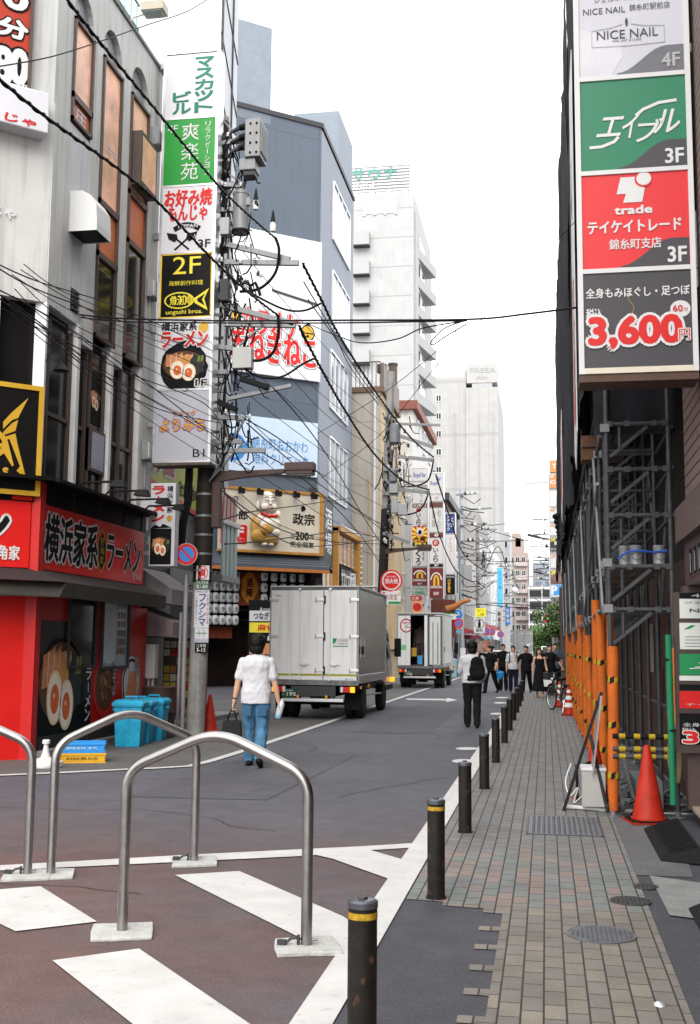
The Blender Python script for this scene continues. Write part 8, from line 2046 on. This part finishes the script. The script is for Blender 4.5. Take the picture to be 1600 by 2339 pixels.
b = LX(tb); b.T = b.T @ Matrix.Rotation(rad(14), 4, 'Y'); b.lathe([(.042, .05), (.045, .07), (.045, .2), (.03, .225), (.02, .235)], (0, 0, 0), mat('clear plastic', (.5, .55, .6), .15, var=.1, spec=.8), 18); b.build('bottle_body', tb, smooth=True); b = LX(tb); b.T = b.T @ Matrix.Rotation(rad(14), 4, 'Y'); b.lathe([(.04, -.0), (.045, .01), (.045, .05)], (0, 0, 0), mat('blue water label', (.2, .42, .55), .3), 18); b.build('lower_half', tb, smooth=True); b = LX(tb); b.T = b.T @ Matrix.Rotation(rad(14), 4, 'Y'); b.lathe([(.02, .235), (.02, .255)], (0, 0, 0), WHITE, 14); b.build('cap', tb)
# man with backpack
t, A, mv, S = person('person in white shirt and black trousers, from behind, with a black backpack', (-1.5, 23.1, 0), 4, 1.72, legs=((4, 3), (-5, 8)), armL=((-.25, .25, -1), (.35, .9, .25)), armR=((.3, -.0, -1), (-.1, .7, -.5)), shirt=TEE, longsl=True, pants=CHARC, tuck=True, build=1.1, hair='bushy', grip=(.6, .6), head_turn=12)
M2 = ORG[t.name]; q = M2 @ mv((.1, -.2, 1.2))
tb = thing('backpack', 'black backpack hanging from one shoulder of the white shirted man', 'backpack', q, rad(4))
b = LX(tb)
for c, r in (((0, 0, -.05), (.16, .1, .2)), ((.0, 0, .12), (.13, .085, .12)), ((.03, -.05, -.12), (.13, .08, .12))): b.ball(c, r, BLKC, 18, 12)
b.T = Matrix.Identity(4); remeshed_src = b; me_ = b.build('pack_body', tb, smooth=True)
b = LX(tb); b.tube(smooth([Vector(p) for p in ((.04, .05, .2), (.06, .12, .3), (.08, .24, .25), (.09, .3, .05))]), .022, BLKC, 8); b.tube([(-.12, .05, .1), (-.16, .1, -.15), (-.1, .06, -.25)], .012, DGREY, 6); b.build('straps', tb, smooth=True)
# group walking toward the camera
t, A, mv, S = person('person in black with tied hair, pointing left with an arm stretched out', (-2.0, 40.9, 0), 152, 1.72, legs=((-22, 12), (18, 6)), armL=((-.35, .1, -1), (-.3, .7, -.6)), armR=((.9, .4, .05), (1, .3, .25)), shirt=BLKC, sleeve=.8, pants=BLKC, hair='tail', head_turn=-50, untuck=.05)
q = ORG[t.name] @ A[-1][2]
P = Plane((q.x, q.y - .1, q.z - .1), (1, 0))
t, A, mv, S = person('person in white T-shirt with dark straps and navy slacks, walking toward the camera', (-1.2, 41.8, 0), 184, 1.7, legs=((9, 4), (-7, 10)), armL=((-.22, .0, -1), (-.05, .15, -1)), armR=((.22, .0, -1), (.05, .15, -1)), shirt=TEE, sleeve=.75, pants=NAVYC, build=1.05, head_turn=0)
b = MB()
for s in (-1, 1): b.tube([mv((s * .12, -.12, 1.3)), mv((s * .13, -.02, 1.5)), mv((s * .13, .12, 1.36)), mv((s * .14, .13, 1.15)), mv((s * .17, .02, 1.05))], .02, BLKC, 6)
_b(b, 'backpack_straps', t, True)
q = ORG[t.name] @ A[1][2]
tb = thing('flyer', 'bright blue sheet held at hip height beside the white T-shirt walker', 'sheet', (q.x - .25, q.y - .1, q.z - .25))
b = MB(Plane((q.x - .3, q.y - .12, q.z - .22), (1, .2))); b.prism([(-.22, -.05), (.08, -.16), (.22, .12), (-.06, .2)], 0, .012, mat('cyan blue sheet', (.01, .25, .65), .4)); b.build('sheet_body', tb); b = MB(Plane((q.x - .3, q.y - .12, q.z - .22), (1, .2))); b.band([(-.16, .05), (.12, .12)], .02, .016, WHITE); b.build('print', tb)
person('person with glasses and dark clothes, half hidden behind the white T-shirt walker', (-1.62, 43.2, 0), 180, 1.76, legs=((5, 3), (-5, 6)), shirt=BLKC, pants=BLKC, glasses=True, head_turn=10)
person('person all in black striding between the white T-shirt walker and the woman in a dress', (-.72, 41.2, 0), 172, 1.72, legs=((-20, 16), (16, 4)), armL=((-.25, .1, -1), (-.1, .3, -1)), armR=((.4, .2, -.6), (.2, .4, 1)), shirt=BLKC, sleeve=.8, pants=BLKC, untuck=.05, head_turn=-10)
t, A, mv, S = person('person in a long black strap dress with long hair, walking on the pavers', (-.22, 37.4, 0), 180, 1.62, legs=((7, 4), (-6, 8)), armL=((-.2, .0, -1), (-.12, .3, -.6)), armR=((.2, .0, -1), (.05, .1, -1)), skirt=BLKC, shoes=mat('tan sandals', (.3, .17, .1), .6), hair='long', build=.88, grip=(.9, .2))
q = ORG[t.name] @ (A[-1][2] + Vector((0, .02, -.06)))
tb = thing('tote_bag', 'white canvas tote bag carried by the person in the black dress', 'bag', (q.x, q.y, q.z - .4))
b = LX(tb); b.add([(-.13, -.04, 0), (.13, -.04, 0), (.13, .04, 0), (-.13, .04, 0), (-.15, -.02, .24), (.15, -.02, .24), (.15, .02, .24), (-.15, .02, .24)], [(3, 2, 1, 0), (4, 5, 6, 7), (0, 1, 5, 4), (1, 2, 6, 5), (2, 3, 7, 6), (3, 0, 4, 7)], mat('white canvas', (.62, .6, .58), .85)); b.build('bag_body', tb, bevel=.012); b = LX(tb)
for y in (-.02, .02): b.tube([(-.07, y, .23), (-.04, y, .36), (0, 0, .4), (.04, y, .36), (.07, y, .23)], .007, mat('white canvas', (.6, .6, .6)), 6)
b.build('handles', tb)
person('person in black with one hand raised, right behind the one in the dress', (.12, 39.6, 0), 165, 1.74, legs=((6, 3), (-6, 8)), armL=((-.5, .1, -.8), (-.5, -.1, -.9)), armR=((.3, .2, -1), (-.5, .6, .4)), shirt=BLKC, sleeve=.8, pants=BLKC, head_turn=35)
person('person with dark cap-like hair behind the black T-shirt person at far right of the group', (.32, 40.8, 0), 180, 1.8, legs=((5, 3), (-5, 6)), shirt=mat('slate blue cotton', (.06, .07, .1), .8), pants=BLKC)
# ------------------------------------------------------------ vehicles
VANW = mat('white truck panel', (.66, .66, .66), .35, var=.05, scale=.9, streak=.2, coat=.2)
VANS = mat('polished aluminium truck side', (.36, .36, .36), .2, .85, var=.1)
TYRE = mat('truck tyre rubber', (.018, .018, .018), .85)
LRED = mat('red tail lamp', (.5, .015, .01), .2)
LAMB = mat('amber lamp', (.85, .3, .01), .2, emit=.9)
LAMD = mat('amber lamp off', (.7, .28, .02), .2)
LWHT = mat('clear lamp', (.6, .6, .6), .15)
def wheel(t, x, y, r, wd, dual=False, side=1):
 for k in range(2 if dual else 1):
  xx = x - side * k * (wd + .03)
  b = LX(t); M = Matrix.Translation((xx, y, r)) @ Matrix.Rotation(rad(90), 4, 'Y'); h = wd / 2
  b.lathe([(r * .62, -h), (r * .9, -h), (r, -h * .75), (r, h * .75), (r * .9, h), (r * .62, h)], (0, 0, 0), TYRE, 28, M); o = b.build('wheel', t, smooth=True)
  b = LX(t); M = Matrix.Translation((xx + side * .0, y, r)) @ Matrix.Rotation(rad(90 * side), 4, 'Y'); b.lathe([(r * .62, h * .9), (r * .5, h * .75), (r * .45, h * .2), (r * .2, h * .3), (r * .18, h * .7), (.02, h * .75)], (0, 0, 0), GALV, 20, M); b.build('rim', o, smooth=True)
def truck(label, x0, x1, y0, L, zb, zt, openr=False, side_m=VANS, plate=('195', '800'), cab=True, lit=True, dm=None):
 VANW = dm or globals()['VANW']
 cx = (x0 + x1) / 2; W = x1 - x0; h = W / 2
 t = thing('box_truck', label, 'truck', (cx, y0, 0))
 b = LX(t)
 if openr: b.box(-h, -h + .04, .02, L, zb, zt, VANW); b.box(h - .04, h, .02, L, zb, zt, VANW); b.box(-h + .04, h - .04, L - .05, L, zb, zt, DGREY); b.box(-h, h, .0, L, zt, zt + .04, VANW); b.box(-h + .04, h - .04, .02, L - .05, zb, zb + .05, DGREY)
 else: b.box(-h + .02, h - .02, .03, L, zb, zt, side_m)
 b.build('cargo_box', t)
 b = LX(t); E_ = mat('truck frame rail', (.3, .3, .31), .45, .5)
 for r in ((-h, -h + .035, zb, zt), (h - .035, h, zb, zt), (-h + .035, h - .035, zt - .07, zt)): b.box(r[0], r[1], 0, .06, r[2], r[3], E_ if r[3] - r[2] > .2 else mat('grimy rail', (.12, .12, .12), .6, var=.4))
 b.box(-h, h, -.01, .06, zb - .1, zb, mat('grimy sill', (.16, .16, .16), .5, .3, var=.5, scale=7)); b.box(h - .03, h + .005, .0, L, zb - .06, zb + .12, ALU); b.box(h - .03, h + .005, .0, L, zt - .05, zt + .01, E_); b.box(h - .03, h + .004, L - .05, L + .005, zb, zt, E_); b.box(-h, h, 0, L, zt, zt + .02, VANW); b.build('box_frame', t, bevel=.005)
 PZ = Plane((cx - h, y0, 0), (1, 0)); zz = zt - zb
 fx = lambda f: f * W
 if not openr:
  b = MB(PZ); b.box(.04, fx(.605), zb + .02, zt - .08, .0, .025, VANW); d1 = b.build('rear_door', t); b = MB(PZ); b.box(fx(.615), W - .04, zb + .02, zt - .08, .0, .025, VANW); d2 = b.build('rear_door', t)
  b = MB(PZ)
  for f in (.255, .345, .685): b.box(fx(f) - .004, fx(f) + .004, zb + .03, zt - .1, .025, .027, mat('panel seam', (.35, .35, .38), .5))
  b.box(fx(.606), fx(.614), zb + .02, zt - .08, .0, .02, BLACK); b.build('panel_seams', d1)
  for f, sd in ((.0, 1), (.52, 1), (.9, 1)):
   for q in (.11, .47, .86):
    b = MB(PZ); u = fx(f) + .01; z = zb + zz * q; b.box(u, u + .2, z - .03, z + .03, .026, .04, ALU)
    if sd: b.tube([(u if f else u, z - .05, .045), (u if f else u, z + .05, .045)], .014, ALU)
    if f == .52: b.tube([(u + .2, z - .09, .05), (u + .2, z + .09, .05)], .02, DGREY)
    b.build('hinge', d1 if f < .6 else d2, bevel=.006)
  for f in (.345, .685):
   b = MB(PZ); b.tube([(fx(f), zb, .045), (fx(f), zt - .05, .045)], .011, VANW); u, z = fx(f), zb + zz * .175; b.box(u - .02, u + .22, z - .012, z + .012, .045, .06, ALU); b.box(u + .06, u + .14, z - .03, z + .035, .03, .07, ALU)
   for q in (zb + .03, zt - .06): b.box(u - .03, u + .03, q - .02, q + .03, .03, .07, ALU)
   b.build('lock_bar', d1 if f < .5 else d2)
  b = MB(PZ)
  for a, e in ((.02, .235), (.245, .6), (.63, .985)): b.rect(fx(a), zb + .105, fx(e), zb + .15, .028, mat('yellow green stripe', (.3, .28, .01), .45))
  a = fx(.715); b.rect(a, zb + zz * .36, fx(.89), zb + zz * .452, .028, WHITE); b.rect(a, zb + zz * .36, fx(.89), zb + zz * .368, .03, GREEN); b.poly([(a, zb + zz * .395), (a, zb + zz * .45), (a + .09, zb + zz * .45), (a + .08, zb + zz * .42), (a + .04, zb + zz * .395)], .031, GREEN); b.text('低炭素運', fx(.775), zb + zz * .415, fx(.88), zb + zz * .442, GREY, .032); b.text('走行車です', fx(.775), zb + zz * .38, fx(.88), zb + zz * .405, GREY, .032)
  b.ell(fx(.105), zb + zz * .905, .08, .028, .028, PALEW); b.ell(fx(.075), zb + zz * .905, .02, .02, .03, GOLD, n=10); b.text('ニッサン' if False else 'Nippo', fx(.09), zb + zz * .898, fx(.135), zb + zz * .912, NAVY, .032); b.rect(fx(.86), zb + .02, fx(.875), zb + .06, .028, BLUE); b.text('Body', fx(.885), zb + .03, fx(.945), zb + .055, NAVY, .028); b.ell(fx(.065), zb + zz * .155, .03, .03, .028, mat('rust stain', (.2, .08, .04), .8), n=7, jit=.3)
  b.build('decals', t)
 else:
  b = MB(PZ); b.box(.04, fx(.29), zb + .02, zt - .08, .0, .03, VANW); d1 = b.build('rear_door', t)
  b = MB(PZ); c = (fx(.2), zb + zz * .77); b.ring(c[0], c[1], .26, .28, .05, .032, DRED, 40, 330); b.band([(c[0] - .15, c[1] + .1), (c[0] + .15, c[1] + .12), (c[0] - .05, c[1] - .08), (c[0] + .16, c[1] - .07)], .045, .034, DRED); b.rect(fx(.08), zb + zz * .3, fx(.2), zb + zz * .4, .032, mat('green sticker', (.2, .5, .25), .4, var=.6, scale=14)); b.build('decals', d1)
  b = LX(t); b.T = b.T @ Matrix.Translation((h - .03, 0, 0)) @ Matrix.Rotation(rad(-12), 4, 'Z'); b.box(-.58, 0, -.06, -.02, zb, zt - .05, VANW); b.box(-.5, -.06, -.075, -.06, zb + .06, zt - .12, mat('door inner board', (.55, .55, .53), .5)); b.box(-.4, -.34, -.08, -.075, zb + .1, zt - .35, GREY); b.box(-.2, -.14, -.08, -.075, zb + .1, zt - .35, GREY)
  for r in ((-.56, -.52, zb + .03, zt - .08), (-.05, -.01, zb + .03, zt - .08), (-.52, -.05, zt - .11, zt - .08), (-.52, -.05, zb + .03, zb + .05)): b.box(r[0], r[1], -.08, -.06, r[2], r[3], BLACK)
  b.build('open_door', t)
  b = LX(t); b.box(.17, .29, .0, .04, zb, zt - .05, VANW); b.build('door_pillar', t)
 # chassis, lamps, bumper
 b = LX(t); b.box(-.42, .42, .08, L + 1.2, .5, zb - .1, BLACK); b.box(-.5, .5, -.0, .1, .52, zb - .12, DGREY); b.box(-h + .05, h - .05, .3, .4, zb - .2, zb - .1, BLACK); b.box(.45, .8, 1.6, 2.4, .4, .8, DGREY); b.tube([(-.8, .95, .36), (.8, .95, .36)], .07, BLACK); b.tube([(-.2, .95, .36), (.2, .95, .36)], .14, BLACK)
 for sx in (-1, 1): b.box(sx * (h - .12) - .1, sx * (h - .12) + .1, .45, 1.5, zb - .14, zb - .1, BLACK); b.box(sx * (h - .2) - .14, sx * (h - .2) + .14, .42, .44, .22, zb - .12, RUBBER)
 b.build('chassis', t)
 b = LX(t); b.box(-h * .72, h * .68, -.04, .06, .4, .46, ALU); b.box(-h * .7, h * .66, -.02, .06, .46, .475, GREY)
 for sx in (-.45, .45): b.box(sx - .03, sx + .03, .02, .1, .46, .75, DGREY)
 b.build('bumper_bar', t, bevel=.006)
 for sx in (-1, 1):
  a = -h + .08 if sx < 0 else h - .4
  b = LX(t); segs = ((LAMB if lit else LAMD, .0, .09), (LRED, .09, .24), (LWHT, .24, .3)) if sx < 0 else ((LWHT, .0, .06), (LRED, .06, .22), (LAMB if lit else LAMD, .22, .32))
  for m, u0_, u1_ in segs: b.box(a + u0_, a + u1_, -.03, .03, zb - .25, zb - .13, m)
  b.build('tail_lamp', t, bevel=.006)
 b = LX(t)
 for sx in (-.34, .3): b.box(sx - .025, sx + .025, -.03, .0, .48, .54, LAMD)
 b.build('reflectors', t)
 b = MB(PZ); b.box(fx(.15), fx(.15) + .34, .5, .68, -.0, .02, mat('green number plate', (.012, .06, .03), .4)); o = b.build('number_plate', t); b = MB(PZ); b.text(plate[1], fx(.15) + .17, .62, fx(.15) + .25, .655, WHITE, .024); b.text('品川', fx(.15) + .08, .62, fx(.15) + .16, .655, WHITE, .024); b.text(plate[0], fx(.15) + .12, .525, fx(.15) + .32, .6, WHITE, .024, bold=.02); b.text('あ', fx(.15) + .03, .54, fx(.15) + .06, .575, WHITE, .024); b.build('lettering', o)
 wy = 1.05
 for sx in (-1, 1): wheel(t, sx * (h - .13), wy, .36, .19, True, sx); wheel(t, sx * (h - .16), min(L + .35, wy + 3.4), .36, .2, False, sx)
 # side reflector, step window frame, cab
 b = LX(t); b.box(h - .0, h + .012, .25, .27, zb + .5, zb + .95, ALU); b.box(h, h + .012, .27, .75, zb + .5, zb + .52, ALU); b.box(h, h + .012, .27, .75, zb + .93, zb + .95, ALU); b.box(h, h + .012, .73, .75, zb + .5, zb + .95, ALU); b.box(h + .0, h + .01, .3, .7, zb + .58, zb + .76, BLACK); b.box(h - .02, h + .02, 1.4, 1.5, zb - .18, zb - .1, LAMD); b.box(h - .02, h + .02, .3, .36, zb - .18, zb - .12, LAMD); b.tube([(h - .1, 1.5, .5), (h - .1, L - .2, .45)], .02, ALU); b.tube([(h - .1, 1.6, .75), (h - .1, L - .2, .72)], .02, BLACK); b.build('side_fittings', t)
 if cab:
  b = LX(t); y1 = L + .1; y2 = L + 1.65; ch = h - .08
  pr = [(y1, .55), (y2 + .05, .55), (y2 + .1, 1.05), (y2 - .05, 1.25), (y2 - .35, 2.12), (y1 + .1, 2.2), (y1, 2.1)]
  n = len(pr); vs = [(s * ch * (1 if z < 1.3 else .93), y, z) for s in (-1, 1) for y, z in pr]
  b.add(vs, [tuple(range(n)), tuple(range(2 * n - 1, n - 1, -1))] + [(i, n + i, n + (i + 1) % n, (i + 1) % n) for i in range(n)], mat('white cab paint', (.6, .6, .61), .3, coat=.4)); b.build('cab', t, bevel=.03)
  b = LX(t); b.add([(ch * .99, y1 + .35, 1.3), (ch * .99, y2 - .12, 1.3), (ch * .95, y2 - .38, 1.98), (ch * .95, y1 + .35, 1.98)], [(0, 1, 2, 3)], GLASS); b.box(-ch * .6, ch * .6, y1 - .02, y1, 1.4, 1.95, GLASS); b.build('cab_window', t)
  b = LX(t); b.bar((ch, y2 - .1, 1.5), (ch + .16, y2 + .1, 1.6), .03, .03, BLACK); b.box(ch + .06, ch + .24, y2 + .05, y2 + .13, 1.35, 1.85, BLACK); b.build('wing_mirror', t, bevel=.02)
  b = LX(t); b.box(ch - .02, ch + .1, y2 - .25, y2 - .1, zb - .17, zb - .05, LAMB if lit else LAMD); b.build('side_indicator', t, bevel=.01)
  b = LX(t); b.box(ch - .05, ch + .03, y1 + .1, y2, .5, .62, BLACK); b.build('cab_step', t)
 return t
truck('white box truck with closed rear doors, yellow green stripe and lit amber indicators', -6.08, -4.06, 24.3, 4.3, .86, 2.93)
t2k = truck('older white box truck with one rear door folded open and a worker inside', -5.86, -4.02, 44.4, 4.0, .88, 2.95, True, VANW, ('3438', '100'), True, False)
person('person in brown work clothes and dark cap standing inside the open truck, seen from behind', (-5.05, 45.3, .94), 0, 1.66, legs=((3, 2), (-3, 4)), armL=((-.25, .15, -1), (-.1, .3, -1)), armR=((.3, .3, -1), (.1, .6, -.6)), shirt=mat('brown work jacket', (.09, .06, .055), .85), longsl=True, pants=mat('brown work trousers', (.07, .05, .045), .85), lean=.35, build=1.1)
for x, z, m, l in ((-4.72, .94, mat('blue parcel', (.03, .2, .5), .5), 'blue tub on the truck floor right of the worker'), (-5.0, .94, mat('sky blue parcel', (.08, .35, .65), .5), 'light blue parcel on the truck floor between the worker and the tub'), (-5.24, 1.25, mat('yellow parcel', (.6, .35, .05), .5), 'yellow parcel left of the worker')):
 t = thing('parcel', l, 'parcel', (x, 45, z)); b = LX(t); b.box(-.1, .1, -.15, .15, 0, .34, m); b.build('carton', t, bevel=.01); b = LX(t); b.box(-.104, .104, -.02, .02, .0, .344, WHITE); b.build('strap', t)
t3 = truck('grey box lorry parked far down the street', -3.75, -1.45, 121, 6, .9, 3.55, False, GREY, ('12', '100'), True, False, mat('lorry grey panel', (.2, .205, .21), .5, streak=.1))
def car(label, x, y, c, van=False, rz=0):
 t = thing('parked_car', label, 'car', (x, y, 0), rz)
 m = mat('car paint ' + label[:16], c, .3, coat=.5)
 h = .8; zt = 1.85 if van else 1.45
 b = LX(t); pr = [(-2, .3), (-2.05, .8), (-1.9, 1.0), (-1.7 if not van else -1.95, zt), (.9, zt), (1.5, 1.0), (2.1, .85), (2.15, .3)]
 n = len(pr); vs = [(s * h * (1 if z < 1.05 else .85), yy, z) for s in (-1, 1) for yy, z in pr]
 b.add(vs, [tuple(range(n)), tuple(range(2 * n - 1, n - 1, -1))] + [(i, n + i, n + (i + 1) % n, (i + 1) % n) for i in range(n)], m); b.build('body', t, bevel=.06)
 b = LX(t); b.add([(-.6, -2.0, 1.05), (.6, -2.0, 1.05), (.55, -1.8 if not van else -1.98, zt - .1), (-.55, -1.8 if not van else -1.98, zt - .1)], [(0, 1, 2, 3)], GLASS)
 for s in (-1, 1): b.add([(s * .76, -1.6, 1.05), (s * .76, 1.1, 1.05), (s * .7, .75, zt - .12), (s * .7, -1.5, zt - .12)], [(0, 1, 2, 3)], GLASS)
 b.add([(-.62, 1.47, 1.06), (.62, 1.47, 1.06), (.56, .98, zt - .06), (-.56, .98, zt - .06)], [(3, 2, 1, 0)], GLASS); b.build('windows', t)
 for s in (-1, 1):
  for yy in (-1.25, 1.35): wheel(t, s * .72, yy, .3, .18, False, s)
 b = LX(t)
 for s in (-1, 1): b.box(s * .62 - .12, s * .62 + .12, -2.08, -2.0, .75, .95, LRED); b.box(s * .62 - .12, s * .62 + .12, 2.08, 2.16, .65, .8, LWHT)
 b.build('lamps', t)
car('white van facing the camera at the far end of the street', .2, 118, (.6, .6, .6), True, math.pi)
car('white car parked on the left far beyond the walking group', -4.2, 93, (.6, .6, .6), False, .05)
# small roadside furniture far left
for (px, Yd, c, l) in ((1035, 62, (.2, .35, .4), 'pale blue bin beside the second truck'),):
 q = atY(px, 1482, Yd); t = thing('rubbish_bin', l, 'bin', (q.x, Yd, 0)); b = LX(t); b.lathe([(.22, 0), (.25, .9), (.27, .92), (.2, 1.0)], (0, 0, 0), mat('pale blue bin', c, .5), 16); b.build('bin_body', t, smooth=True); b = LX(t); b.tube([(-.1, 0, 1), (0, 0, 1.05), (.1, 0, 1)], .02, GREY); b.build('handle', t)
for (x0, x1, y0, y1, Yd, m, l) in ((1104, 1122, 1463, 1490, 58, mat('food poster board', (.3, .12, .08), .5, var=.8, scale=5), 'standing photo menu board behind the pointing person'), (1052, 1064, 1480, 1500, 55, WF, 'white standing board beside the second truck'), (1070, 1104, 1464, 1492, 62, mat('cluttered stall front', (.3, .22, .2), .6, var=.8, scale=4), 'cluttered stall front behind the white shirted man')):
 a = atY(x0, y0, Yd); e = atY(x1, y1, Yd); t = thing('standing_board', l, 'sign', (a.x, Yd, 0)); b = MB(); b.box(a.x, e.x, Yd, Yd + .08, max(.1, e.z), a.z, m); b.build('board', t); b = MB()
 for x in (a.x + .05, e.x - .05): b.box(x - .03, x + .03, Yd - .02, Yd + .3, 0, max(.12, e.z), GREY)
 b.build('feet', t)
bpy.data.scenes.remove(_tmp)
